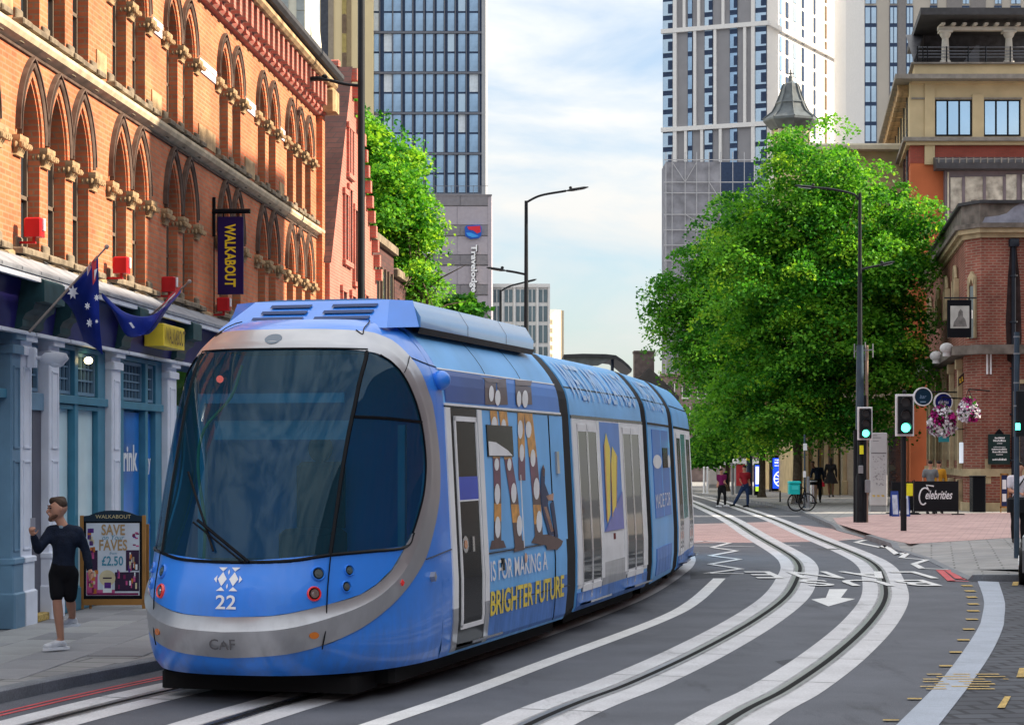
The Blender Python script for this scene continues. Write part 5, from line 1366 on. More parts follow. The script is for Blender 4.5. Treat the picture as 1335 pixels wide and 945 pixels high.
# hotel sign
hs, W2 = face_root('hotel_sign', 'vertical white hotel lettering under a rounded red and blue logo', 'sign', at(600,0,Zh-.3), at(636,0,Zh-.3))
u = lambda x: (x-600)*Zh/FPX
mb = MB(); add = [(u(606),pz(0,297,Zh)),(u(608),pz(0,294.5,Zh)),(u(625),pz(0,293.5,Zh)),(u(627.5),pz(0,296,Zh)),(u(627.5),pz(0,307,Zh)),(u(624),pz(0,311,Zh)),(u(613),pz(0,312,Zh)),(u(606.5),pz(0,308,Zh))]
mb.prism(add, 0, .25); lg = mb.build('logo_board', mat('logo_blue',(0.02,0.10,0.45),rough=.4,var=.1), hs)
mb = MB(); mb.prism([(u(609),pz(0,296,Zh)),(u(626),pz(0,295,Zh)),(u(626.5),pz(0,303,Zh)),(u(622),pz(0,305,Zh)),(u(617),pz(0,301,Zh)),(u(611),pz(0,300,Zh))],-.04,0); mb.build('logo_print', mat('logo_red',(0.6,0.03,0.05),rough=.4,var=.05), lg)
mb = MB(); mb.prism([(u(607.5),pz(0,304,Zh)),(u(614),pz(0,304,Zh)),(u(621),pz(0,307,Zh)),(u(624),pz(0,309,Zh)),(u(616),pz(0,310,Zh)),(u(610),pz(0,308,Zh))],-.05,0); mb.build('logo_print', mat('logo_light_blue',(0.05,0.30,0.75),rough=.4,var=.05), lg)
vs, fs = text_mesh('Travelodge', bold=.035, extrude=.08); xs_=[v[0] for v in vs]; zs_=[v[2] for v in vs]
H_=62*Zh/FPX; W_=10*Zh/FPX; cx_=u(617); cz_=pz(0,350.5,Zh)
mb = MB(); mb.add([(cx_+(v[2]-(max(zs_)+min(zs_))/2)/(max(zs_)-min(zs_))*W_, v[1]-.05, cz_-(v[0]-(max(xs_)+min(xs_))/2)/(max(xs_)-min(xs_))*H_) for v in vs], fs); mb.build('lettering', white, hs)
mb = MB(); mb.add([(cx_+.06+(v[2]-(max(zs_)+min(zs_))/2)/(max(zs_)-min(zs_))*W_*1.06, .12, cz_-.05-(v[0]-(max(xs_)+min(xs_))/2)/(max(xs_)-min(xs_))*H_) for v in vs], fs); mb.build('lettering_backing', hjoint, hs)

# --- white framed block and cream one beyond
Zw = 260.0
wb, W = face_root('framed_block', 'white framed block with a grid of big dark windows beyond the middle street lamp', 'building', at(600,0,Zw), at(717,0,Zw))
wf = mat('frame_white', (0.52,0.53,0.55), rough=.6, var=.05); ww_ = mirror_mat('window_teal', (0.08,0.12,0.15), rough=.1, var=.3, metal=.3)
mb = MB(); mb.box(0,W,.25,12,.1,pz(0,371,Zw)); mb.build('core', wf, wb)
for y0,y1 in ((377.5,394),(399,419),(424,447),(452,475),(480,503)):
    for x0,x1 in ((643.5,652),(658,668),(673,683.5),(689.5,698),(702.5,713.5),(628,638),(612,622)):
        mb = MB(); mb.box((x0-600)*Zw/FPX,(x1-600)*Zw/FPX,.18,.26,pz(0,y1,Zw),pz(0,y0,Zw)); w_ = mb.build('window', ww_, wb)
        xm = (x0+x1)/2; mb = MB(); mb.box((xm-.5-600)*Zw/FPX,(xm+.5-600)*Zw/FPX,.12,.2,pz(0,y1,Zw),pz(0,y0,Zw)); mb.build('mullion', wf, w_)
for x in (600,623,639.5,654,669.5,685,699.5,714.5): mb = MB(); mb.box((x-600)*Zw/FPX,(x+2.6-600)*Zw/FPX,0,.25,.1,pz(0,371,Zw)); mb.build('column', wf, wb)
mb = MB(); mb.box(0,W,-.1,.3,pz(0,374.5,Zw),pz(0,370,Zw)); mb.build('parapet', wf, wb)
cb_, W = face_root('small_cream_block', 'small distant cream building at the right end of the white framed block', 'building', at(716,0,290), at(735,0,300))
mb = MB(); mb.prism([(0,.1),(W,.1),(W,pz(0,405,300)),(W*.45,pz(0,407,300)),(0,pz(0,411,290))],0,8); mb.build('wall', mat('warm_cream',(0.60,0.50,0.35),var=.08), cb_)
for i in range(3):
    for j in range(5):
        mb = MB(); mb.box(.25+i*.7,.5+i*.7,-.05,0,pz(0,425+j*11,295),pz(0,419+j*11,295)); mb.build('window', wglass, cb_)

# --- curved dark canopy roof and chimney block behind the tram
cp, W = face_root('station_canopy', 'low curved dark canopy roof above the rear of the tram', 'canopy', at(735,0,150), at(826,0,150))
k_ = 150/FPX
pr = [((x-735)*k_, pz(0,y,150)) for x,y in ((735,462),(760,461),(790,461.5),(803,463),(812,469),(820,476),(824,481))]
mb = MB(); mb.prism(pr+[(a-.05,b-.22) for a,b in reversed(pr)], 0, 10); mb.build('roof', mat('canopy_dark',(0.03,0.035,0.045),rough=.5,var=.2), cp, smooth=30)
mb = MB(); mb.prism([((735-735)*k_,pz(0,463,150)),((803-735)*k_,pz(0,465,150)),((780-735)*k_,pz(0,476,150)),(0,pz(0,476,150))], .2, 1); mb.build('fascia', mat('canopy_soffit',(0.08,0.10,0.12),var=.2), cp)
mb = MB(); 
for x in (744,772,800): mb.cyl((x-735)*k_, 2, .1, pz(0,464,150), .12)
mb.build('posts', tdark, cp)
ch, W = face_root('chimney_block', 'square dark brick chimney with a low dark roof beside it, left of the big tree', 'building', at(827,0,140), at(853,0,140))
mb = MB(); mb.box(0,W,0,1.4,.1,pz(0,458,140)); mb.bbox(-.05,W+.05,-.05,1.45,pz(0,460,140),pz(0,457,140)); mb.build('chimney', mat('chimney_brick',(0.10,0.085,0.09),rough=.9,var=.3,vs=3), ch)
k_ = 140/FPX
mb = MB(); mb.prism([((836-827)*k_,.1),((884-827)*k_,.1),((884-827)*k_,pz(0,517,140)),((856-827)*k_,pz(0,489,140)),((845-827)*k_,pz(0,480,140)),((830-827)*k_,pz(0,495,140))],-.8,6); mb.build('roof', slate, ch)
tb, W = face_root('terrace_block', 'greyish mauve brick terrace past the rear of the tram, left of the big tree', 'building', at(862,0,170), at(1060,0,170))
k_ = 170/FPX; mauve = mat('mauve_brick', (0.19,0.15,0.15), rough=.9, var=.25, vs=2)
mb = MB(); mb.box(0,W,0,10,.1,pz(0,490,170)); mb.bbox(-.1,W,-.2,.3,pz(0,491,170),pz(0,487,170),.03); mb.build('wall', mauve, tb)
for i in range(9):
    for y0,y1 in ((500,518),(530,552),(570,592)):
        mb = MB(); x=(870+i*20-862)*k_; mb.box(x,x+.55,-.05,.0,pz(0,y1,170),pz(0,y0,170)); w_=mb.build('window', wglass, tb)
        mb = MB(); mb.box(x-.08,x,-.1,0,pz(0,y1,170),pz(0,y0,170)); mb.box(x+.55,x+.63,-.1,0,pz(0,y1,170),pz(0,y0,170)); mb.box(x-.1,x+.65,-.14,0,pz(0,y1+2,170),pz(0,y1,170)); mb.build('frame', wf, w_)
mb = MB(); mb.box(0,W,-.3,.0,pz(0,606,170),pz(0,598,170)); mb.build('shop_fascia', wf, tb)

# --- white-ribbed tower on the right (corner towards us)
Cn = Vector((40.7,330,0)); Lf = Vector((24.7,336.6,0)); Rt = Vector((58.6,364,0))
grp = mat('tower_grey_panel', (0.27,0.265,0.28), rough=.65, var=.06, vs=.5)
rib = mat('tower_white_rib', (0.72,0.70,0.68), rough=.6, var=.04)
rt, W = face_root('ribbed_tower', 'grey tower with white ribs and a blinding pale side, rising behind the big tree', 'tower', Lf, Cn)
HT = 88
mb = MB(); mb.box(0,W,0,34,.1,HT); mb.build('core', grp, rt)
ux = lambda c: ((840+c/3.636)-865)/135.0*W
fh = 24.7*333/FPX; zb0 = pz(0, 36, 333); zb1 = pz(0,165.5,333)
win = [(88,137,tpane2),(208,230,tpane),(288,327,tpane2),(408,444,tpane),(527,580,tpane2)]
for a,b,m_ in win:
    x0,x1 = ux(a),ux(b)
    mb = MB(); mb.box(x0,x1,-.10,0,.1,HT-.3); mb.build('window_shaft', tdark, rt)
    mb = MB(); mb.box(0,x1-x0-.1,-.16,-.10,0,fh*.74); me = mb.mesh('window', m_)
    mb = MB(); mb.box(0,(x1-x0)*.45,-.20,-.16,fh*.1,fh*.6); mo = mb.mesh('opening_light', tdark)
    k = 0; z = zb1 - 8*fh + .25
    while z < HT-fh:
        w_ = ob('window', me, rt, loc=(x0+.05,0,z))
        if (x1-x0) < 2.2 and x1-x0 > .9: ob('opening_light', mo, w_, loc=((x1-x0)*.5,0,0))
        z += fh; k += 1
def rv(c, z0, z1, w=.45):
    mb = MB(); mb.box(ux(c)-w/2, ux(c)+w/2, -.45, 0, z0, z1); mb.build('rib', rib, rt)
rv(148,.1,HT,.6); rv(519,.1,HT,.6)
for c in (193,262,378): rv(c, zb0, HT)
for c in (244,340,480): rv(c, zb1, zb0)
for c in (200,277,365): rv(c, .1, zb1)
for z in (zb0, zb1, zb0+5*fh):
    mb = MB(); mb.box(-.3,W+.3,-.55,-.01,z-.35,z+.35); mb.build('floor_band', rib, rt)
# the sunlit side: built in the frame of the same thing
W3 = (Rt-Cn).length; dR = (Rt-Cn).normalized(); ang = math.atan2(dR.y,dR.x) - math.atan2((Cn-Lf).y,(Cn-Lf).x)
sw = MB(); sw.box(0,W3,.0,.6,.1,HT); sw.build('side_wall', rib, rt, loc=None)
sd_ = CHILD[rt.name][-1]; sd_.location = (W,0,0); sd_.rotation_euler = (0,0,ang)
vx = lambda px: W3*(lambda m_: max(0,min(1,(m_)))) (((Cn.x-(px-CX)/FPX*Cn.y)/(((px-CX)/FPX)*dR.y-dR.x))/W3)
for px, w, m_ in ((1016,.9,tpane),(1024,1.2,tdark),(1034,1.4,tpane2),(1045,1.0,tdark),(1060.5,.8,tdark),(1075,.9,brown),(1088,.9,brown)):
    x = vx(px); z = zb1-8*fh; mb = MB(); mb.box(0,w,-.14,0,.3,fh-.3); me = mb.mesh('side_window', m_)
    while z < HT-fh: ob('side_window', me, sd_, loc=(x,0,z)); z += fh
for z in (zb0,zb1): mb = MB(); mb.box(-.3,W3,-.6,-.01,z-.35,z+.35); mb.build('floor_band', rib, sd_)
x = vx(1100); mb = MB(); mb.box(0,.6,-.5,0,.3,fh*.45); me = mb.mesh('side_window', tdark); z = zb1-8*fh
while z < HT-fh: ob('side_window', me, sd_, loc=(x,0,z)); z += fh*1.35
# --- building wrapped in scaffold sheeting
Zs = 300.0
sc_, W = face_root('scaffolded_block', 'building wrapped in grey scaffold sheeting at the foot of the ribbed tower', 'building', at(868,0,Zs), at(985,0,Zs))
netm = mat('sheeting_grey', (0.25,0.25,0.28), rough=.8, var=.3, vs=.6, bump=.4, bs=3); k_ = Zs/FPX
mb = MB(); mb.box(0,(940-868)*k_,0,8,.1,pz(0,211,Zs)); mb.build('sheeting', netm, sc_)
mb = MB(); mb.box((940-868)*k_,W,2,8,.1,pz(0,209,Zs)); mb.build('open_floor', tdark, sc_)
pole_s = mat('scaffold_pole', (0.42,0.42,0.44), rough=.4, var=.1)
for y in (209,238,252,280,300,320,340,360,380): mb = MB(); mb.box(-.3,W,-.35,-.25,pz(0,y+.6,Zs),pz(0,y-.6,Zs)); mb.build('scaffold_ledger', pole_s, sc_)
for x in (868,876,893,908,924,939,955,970): mb = MB(); mb.box((x-868)*k_-.05,(x-868)*k_+.05,-.4,-.3,.1,pz(0,199,Zs)); mb.build('scaffold_standard', pole_s, sc_)
for (xa,ya),(xb,yb) in (((876,212),(893,238)),((893,280),(924,300)),((908,212),(893,238)),((924,238),(939,262))):
    mb = MB(); mb.tube([((xa-868)*k_,-.42,pz(0,ya,Zs)),((xb-868)*k_,-.42,pz(0,yb,Zs))],.05,5); mb.build('scaffold_brace', pole_s, sc_)
# --- far right tower
Zf = 315.0
ft, W = face_root('beige_tower', 'beige tower with stacks of blue windows behind the cream building', 'tower', at(1127,0,Zf), at(1345,0,Zf))
bg_ = mat('tower_beige', (0.42,0.38,0.33), rough=.7, var=.05, vs=.3); k_=Zf/FPX
mb = MB(); mb.box(0,W,0,20,.1,pz(0,0,Zf)+14); mb.build('wall', bg_, ft)
mb = MB(); mb.add([(0,0,.1),((1114-1127)*k_,8,.1),((1114-1127)*k_,8,84),(0,0,84),((1114-1127)*k_,20,.1),((1114-1127)*k_,20,84)],[(0,3,2,1),(1,2,5,4)]); mb.build('left_wall', rib, ft)
tg2 = mat('tower_taupe', (0.21,0.195,0.19), rough=.7, var=.06)
for x0,x1,m_ in ((1160,1170,tg2),(1171,1181,tg2),(1213,1222,tg2),(1234,1254,tg2),(1265,1285,tg2),(1297,1306,tg2)):
    mb = MB(); mb.box((x0-1127)*k_,(x1-1127)*k_,-.1,0,.1,pz(0,0,Zf)+14); mb.build('vertical_strip', m_, ft)
for x0,x1 in ((1128,1142),(1160.5,1169),(1182,1189.5),(1213,1221),(1255,1263),(1297,1305),(1318,1330)):
    mb = MB(); mb.box(0,(x1-x0)*k_,-.16,-.1,0,20.5*k_); me = mb.mesh('window', tpane2)
    mb = MB(); mb.box((x1-x0)*k_*.45,(x1-x0)*k_*.55,-.22,-.15,0,20.5*k_); mo = mb.mesh('mullion', tdark)
    mb = MB(); mb.box((x0-1127)*k_-.1,(x1-1127)*k_+.1,-.12,0,pz(0,330,Zf),pz(0,8,Zf)); mb.build('window_shaft', tdark, ft)
    for i in range(-5,12):
        if i < 0 and x0 == 1128: pass
        w_ = ob('window', me, ft, loc=((x0-1127)*k_,0,pz(0,31+i*25.6,Zf))); ob('mullion', mo, w_)

# --- cupola building behind the big tree, with columned ground floor
Zc = 112.0
cu, W = face_root('domed_building', 'stone building with columned ground floor behind the big tree, crowned by a lead dome', 'building', at(1046,0,Zc), at(1186,0,Zc))
cst = mat('cream_stone', (0.45,0.36,0.22), rough=.8, var=.2, vs=1.5, bump=.2); lite = mat('pale_stone', (0.55,0.50,0.40), rough=.8, var=.12)
k_ = Zc/FPX; cx0 = lambda x: (x-1046)*k_
mb = MB(); mb.box(0,W,.8,12,.1,pz(0,192,Zc)); mb.box(.6,2.6,18,24,.1,pz(0,240,Zc)); mb.build('wall', cst, cu)
mb = MB(); mb.bbox(-.3,W,-.1,.9,pz(0,195,Zc),pz(0,187,Zc),.1); mb.build('cornice', lite, cu)
for z in (5.2,9.5,13.6): mb = MB(); mb.bbox(-.1,W,.55,.85,z,z+.4,.05); mb.build('string_course', lite, cu)
for x in (1048,1060,1074,1087,1098): 
    mb = MB(); mb.bbox(cx0(x),cx0(x)+.32,.1,.55,PZ,.9,.03); mb.bbox(cx0(x)+.04,cx0(x)+.28,.15,.5,.9,4.6,.03); mb.bbox(cx0(x)-.03,cx0(x)+.35,.05,.6,4.6,4.85,.03); mb.build('pilaster', cst, cu)
for x0,x1 in ((1053,1059),(1064.5,1073),(1079,1086),(1091.5,1097)):
    mb = MB(); mb.box(cx0(x0),cx0(x1),.7,.82,.5,4.3); d_ = mb.build('doorway', mat('warm_doorway',(0.30,0.19,0.07),rough=.5,var=.3), cu)
    mb = MB(); mb.box(cx0(x0)+.1,cx0(x1)-.1,.62,.7,1.0,2.6); mb.build('door_leaf', wglass, d_)
for i in range(9):
    for z in (6.4,10.6,14.6):
        x=.4+i*.63*1.0; mb = MB(); mb.box(x,x+.33,.72,.82,z,z+2.0); w_=mb.build('window', wglass, cu); mb=MB(); mb.bbox(x-.08,x+.41,.6,.8,z-.2,z-.02,.02); mb.build('sill', lite, w_)
mb = MB(); mb.box(cx0(1097),cx0(1125),.2,.8,PZ,3.6); mb.build('entrance_block', lite, cu)
# dome
dc = at(1032,0,Zc+4) - Vector((0,0,0)); dl = Vector((2.2, 21, 0))
s_ = (Zc+21)/FPX; zz = lambda y: EYE-(y-HY)*s_
leadd = mat('dome_lead', (0.10,0.115,0.125), rough=.45, var=.3, vs=2)
mb = MB(); mb.lathe([(22*s_,.1),(22*s_,zz(176)),(24*s_,zz(175)),(24*s_,zz(171))],dl.x,dl.y,8); mb.build('drum', cst, cu)
mb = MB()
for i in range(8): a=2*math.pi*i/8; mb.bbox(dl.x+23*s_*math.cos(a)-.1,dl.x+23*s_*math.cos(a)+.1,dl.y+23*s_*math.sin(a)-.1,dl.y+23*s_*math.sin(a)+.1,zz(190),zz(170),.02)
mb.build('drum_columns', lite, cu)
mb = MB(); mb.lathe([(26*s_,zz(170)),(31*s_,zz(165)),(36*s_,zz(159)),(36*s_,zz(156)),(33*s_,zz(154)),(24*s_,zz(147)),(20*s_,zz(140)),(19*s_,zz(137)),(20*s_,zz(135)),(17*s_,zz(132)),(13*s_,zz(122)),(11*s_,zz(114)),(9*s_,zz(110)),(3*s_,zz(107)),(2.2*s_,zz(100))],dl.x,dl.y,8); dm = mb.build('dome', leadd, cu, smooth=25)
mb = MB()
for i in range(8):
    a=2*math.pi*i/8; mb.tube([(dl.x+r*s_*math.cos(a),dl.y+r*s_*math.sin(a),zz(y)) for r,y in ((36.5,156),(33.5,153.5),(24.5,146.5),(20.3,139),(17.3,131.5),(13.4,121.5),(11.3,113.5),(9,109.5))],.05,5)
mb.build('lead_roll', leadd, dm)
mb = MB(); mb.cyl(dl.x,dl.y,zz(101),zz(91),.05); mb.ball((dl.x,dl.y,zz(101)),.14,8,6); mb.ball((dl.x,dl.y,zz(96)),.10,8,6); mb.box(dl.x-.22,dl.x+.22,dl.y-.03,dl.y+.03,zz(97),zz(96)); mb.build('finial', leadd, dm)

# ================================================================== RIGHT: cream and red corner building
Zr = 105.0
kr_ = Zr/FPX
rb, W = face_root('corner_building', 'cream and red corner building with a roof terrace, above the brick pub', 'building', at(1187,0,Zr), at(1380,0,Zr))
rx = lambda x: (x-1187)*kr_
rz_ = lambda y: EYE-(y-HY)*kr_
creamR = mat('render_cream', (0.50,0.40,0.245), rough=.75, var=.1, vs=1.2, bump=.15); redR = brick_mat('red_render_brick', (0.34,0.075,0.055),(0.29,0.065,0.05),(0.22,0.08,0.06), var=.15, rough=.85)
orangeR = mat('orange_wall', (0.46,0.13,0.055), rough=.85, var=.15, vs=.7)
leadgrey = mat('cornice_grey', (0.22,0.20,0.18), rough=.6, var=.2)
SDIR = 0.14
def sideoff(t): return t*SDIR   # x shift of the left wall per metre away
def rblock(name, z0, z1, m, out=0.0, depth=42, front=True):
    """solid storey: front at y=-out, left wall running back along the street"""
    mb = MB(); o = out
    a=(-o,-o); b=(W,-o); c=(W,depth); d=(-o+SDIR*depth,depth)
    mb.add([(p[0],p[1],z) for z in (z0,z1) for p in (a,b,c,d)],[(0,1,5,4),(1,2,6,5),(2,3,7,6),(3,0,4,7),(3,2,1,0),(4,5,6,7)])
    return mb.build(name, m, rb)
rblock('lower_wall', .1, rz_(213), orangeR); rblock('red_storey', rz_(213)+.002, rz_(184), redR, .02)
rblock('upper_wall', rz_(184)+.002, rz_(104), creamR, .05); rblock('terrace_wall', rz_(104)+.3, rz_(82), creamR, -.25)
rblock('cornice', rz_(107), rz_(101), leadgrey, .95, 46); rblock('cornice', rz_(185.5), rz_(180.5), leadgrey, .45); rblock('cornice', rz_(190), rz_(185.6), creamR, .25)
rblock('terrace_coping', rz_(83), rz_(81), leadgrey, -.05)
# brackets under the big eaves along the street side
mb = MB(); mb.box(-.55,0,-.12,.12,-.6,0); br = mb.mesh('eaves_bracket', stone)
for i in range(26): ob('eaves_bracket', br, rb, loc=(SDIR*(1+i*1.6)-.05, 1+i*1.6, rz_(107)))
mb = MB(); mb.box(-.1,.02,-.35,.35,0,2.3); sw_m = mb.mesh('side_window', wglass)
for i in range(12):
    for z in (rz_(178), rz_(245), rz_(320)): ob('side_window', sw_m, rb, loc=(SDIR*(2+i*3.2)-.03, 2+i*3.2, z), rot=-math.atan(SDIR))
# corner pilasters and panels
for x0,x1,y0,y1,m_,o in ((1205,1218,104,182,creamR,.14),(1267,1282,124,182,creamR,.14),(1188,1332,104,110,creamR,.2),(1188,1332,128,130,leadgrey,.12),(1205,1218,186,215,creamR,.14),(1215,1218,186,197,creamR,.16)):
    mb = MB(); mb.box(rx(x0),rx(x1),-o,0,rz_(y1),rz_(y0)); mb.build('pilaster' if y1-y0>20 else 'moulding', m_, rb)
skyglass = mirror_mat('window_sky_glass', (0.50,0.66,0.80), rough=.05, var=.12, metal=.7)
for x0,x1 in ((1219,1266.5),(1282,1330)):
    mb = MB(); mb.box(rx(x0),rx(x1),-.09,-.06,rz_(178),rz_(131)); w_ = mb.build('window', gblack, rb)
    for t in range(3):
        a = x0+1.5+t*(x1-x0-1.5)/3; b = a+(x1-x0-1.5)/3-2.6; mb = MB(); mb.box(rx(a),rx(b),-.11,-.09,rz_(176),rz_(133)); mb.build('pane', skyglass, w_)
# canopy and lower glazed bay
mb = MB(); mb.strip(None, [[(rx(x),y,z) for y,z in ((0,rz_(205)),(-.9,rz_(211)),(-.95,rz_(215)),(-.9,rz_(223)),(-.2,rz_(224)))] for x in (1216,1380)]); mb.add([(rx(1216),y,z) for y,z in ((0,rz_(205)),(-.9,rz_(211)),(-.95,rz_(215)),(-.9,rz_(223)),(-.2,rz_(224)))],[(0,1,2,3,4)]); mb.build('canopy', mat('canopy_slate',(0.07,0.07,0.08),rough=.5,var=.2), rb)
for i in range(18): mb = MB(); mb.box(rx(1218+i*9),rx(1218+i*9)+.06,-.97,-.9,rz_(216),rz_(209)); mb.build('canopy_rib', leadgrey, rb)
baym = mat('bay_frame_grey', (0.17,0.14,0.16), rough=.5, var=.1)
mb = MB(); mb.box(rx(1230),rx(1380),-.35,0,rz_(330),rz_(224)); mb.build('bay', baym, rb)
reflm = mat('reflection_tone_pane', (0.48,0.48,0.42), rough=.1, metal=.25, var=.5, vs=2.2)  # pale mottled colour stands in for reflections of sky and trees
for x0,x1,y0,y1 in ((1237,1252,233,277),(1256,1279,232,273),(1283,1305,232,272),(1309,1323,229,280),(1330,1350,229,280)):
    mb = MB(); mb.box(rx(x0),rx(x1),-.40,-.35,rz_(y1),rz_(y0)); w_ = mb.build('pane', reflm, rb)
    mb = MB(); mb.box(rx(x1),rx(x1)+.14,-.46,-.35,rz_(y1),rz_(y0)); mb.build('mullion', baym, w_)
mb = MB(); mb.box(rx(1233),rx(1235),-.42,-.3,rz_(330),rz_(226)); mb.build('downpipe', lite, rb)
# roof terrace: big dark sloping roof carried on white columns, railing
mb = MB()
zr0, zr1 = rz_(17), rz_(31)
pts = [(rx(1194)-.0,-1.2),(rx(1380),-1.2),(rx(1380),9),(rx(1194)+SDIR*9,9)]
mb.add([(x,y,zr0) for x,y in pts]+[(x,y,zr0-.35) for x,y in pts],[(0,1,2,3),(7,6,5,4),(0,4,5,1),(1,5,6,2),(2,6,7,3),(3,7,4,0)]); mb.build('terrace_roof', slate, rb)
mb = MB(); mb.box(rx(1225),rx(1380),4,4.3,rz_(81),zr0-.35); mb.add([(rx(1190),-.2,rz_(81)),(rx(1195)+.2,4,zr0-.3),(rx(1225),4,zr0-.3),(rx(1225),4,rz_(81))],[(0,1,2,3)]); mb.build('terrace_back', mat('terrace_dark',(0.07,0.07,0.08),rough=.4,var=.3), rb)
colw = mat('column_white', (0.52,0.49,0.44), rough=.6, var=.1)
for x in (1234,1317,1400):
    mb = MB(); r_=.19; mb.lathe([(r_*1.5,rz_(81)),(r_*1.5,rz_(79)),(r_*1.1,rz_(77)),(r_,rz_(60)),(r_*.88,rz_(49)),(r_*1.2,rz_(47)),(r_*1.5,rz_(44)),(r_*1.5,rz_(42))],rx(x),.3,14); mb.bbox(rx(x)-.34,rx(x)+.34,0,.6,rz_(42),rz_(39),.02); mb.build('column', colw, rb, smooth=40)
mb = MB(); mb.bbox(rx(1224),rx(1390),.12,.48,rz_(39),rz_(34),.02); mb.build('beam', colw, rb)
for i in range(11): mb = MB(); mb.bbox(rx(1226+i*14),rx(1231+i*14),-.3,.8,rz_(34),rz_(31),.02); mb.build('rafter_end', colw, rb)
for y in (62,67,71,75): mb = MB(); mb.tube([(rx(1196),-.02,rz_(y)),(rx(1390),-.02,rz_(y))],.022,5); mb.build('rail', tgrey, rb)
for x in (1196,1203,1209,1234,1262,1285,1317,1345): mb = MB(); mb.tube([(rx(x),-.02,rz_(81)),(rx(x),-.02,rz_(61))],.035,6); mb.build('rail_post', gblack, rb)
mb = MB(); mb.prism([(rx(1262),rz_(80)),(rx(1288),rz_(46)),(rx(1292),rz_(46)),(rx(1292),rz_(80))],2.6,2.7); mb.build('glass_screen', tgrey, rb)
mb = MB(); mb.bbox(rx(1168),rx(1187),2,3,PZ,rz_(556),.02); mb.build('dark_doorway', wglass, rb)
# ================================================================== the pub
Zp = 78.5
kp_ = Zp/FPX
pub, W = face_root('brick_pub', 'old dark red brick corner pub with stone cornice and parapet', 'building', at(1279,0,Zp), at(1400,0,Zp))
px_ = lambda x: (x-1279)*kp_
pz_ = lambda y: EYE-(y-HY)*kp_
pbr = brick_mat('pub_brick', (0.27,0.085,0.06),(0.20,0.06,0.048),(0.27,0.17,0.13), bw=.30, bh=.105, ms=.02, var=.35, rough=.9, bump=.6)
pst = mat('pub_sandstone', (0.40,0.32,0.20), rough=.9, var=.3, vs=2, bump=.3); parm = mat('parapet_grey_stone', (0.15,0.13,0.115), rough=.9, var=.4, vs=2.5, bump=.4)
# left wall runs back to x=1221 at the distance of the corner building
cham = Vector((px_(1265), .9, 0)); dep = 25.5
far_ = Vector((px_(1265)+ (dep-.9)*SDIR, dep, 0))
def pring(name, z0, z1, m, o=0.0, par=None):
    """band round the chamfered corner"""
    base = [Vector((W,0,0)), Vector((0,0,0)), cham, far_]
    outp = [Vector((W,-o,0)), Vector((-o*.4,-o,0)), cham+Vector((-o,-o*.4,0)), far_+Vector((-o,0,0))]
    mb = MB(); rows=[[ (b.x,b.y+.0,z0),(q.x,q.y,z0),(q.x,q.y,z1),(b.x,b.y,z1)] for b,q in zip([v+Vector((.3,.3,0)) for v in base],outp)]
    mb.strip(None, rows, closed=True); mb.add(rows[0],[(0,1,2,3)]); mb.add(rows[-1],[(0,1,2,3)]); return mb.build(name, m, par or pub)
mb = MB(); base=[(W,0),(0,0),(cham.x,cham.y),(far_.x,far_.y),(W,far_.y)]
mb.prism(base, .1, pz_(296), axis='z'); mb.build('wall', pbr, pub)
pring('cornice', pz_(310), pz_(304), pst, .12); pring('cornice', pz_(304)+.002, pz_(298), pst, .30); pring('parapet_base', pz_(298)+.002, pz_(292), parm, .42); pring('parapet', pz_(292)+.002, pz_(266), parm, .15); pring('coping', pz_(266)+.002, pz_(262), slate, .3)
pring('string_course', pz_(621), pz_(611), pst, .10); pring('plinth', .1, pz_(655), pst, .12)
pring('shop_cornice', pz_(462), pz_(450), parm, .55)
for i in range(4):
    q = Vector((px_(1262)-.55+ SDIR*i*6.2, 1.2+i*6.2, pz_(452))); mb = MB(); mb.ball(q,(.28,.28,.22),10,6); mb.cyl(q.x,q.y,q.z-.3,q.z-.1,.16); mb.build('ball_finial', mat('finial_white',(0.55,0.54,0.55),var=.2), pub, smooth=50)
# swept parapet and chimney on the front
mb = MB(); c_=[(px_(x),pz_(y)) for x,y in ((1279,292),(1283,284),(1300,282),(1311,279),(1320,271),(1335,262),(1400,250))]; mb.prism(c_+[(px_(1400),pz_(298)),(px_(1279),pz_(298))], -.18,.3); mb.build('swept_parapet', mat('lead_sheet',(0.26,0.27,0.33),rough=.5,var=.25,vs=3), pub)
mb = MB(); mb.bbox(px_(1296),px_(1380),3,5,pz_(300),pz_(272),.03); ck = mb.build('chimney', pbr, pub)
mb = MB(); mb.bbox(px_(1293),px_(1380),2.8,5.2,pz_(272),pz_(262),.05); mb.bbox(px_(1297),px_(1380),2.9,5.1,pz_(262),pz_(257),.05); mb.build('cap', slate, ck)
for x in (1302,1315,1328): mb = MB(); mb.cyl(px_(x),4,pz_(258),pz_(244),.2,.16); mb.build('pot', parm, ck)
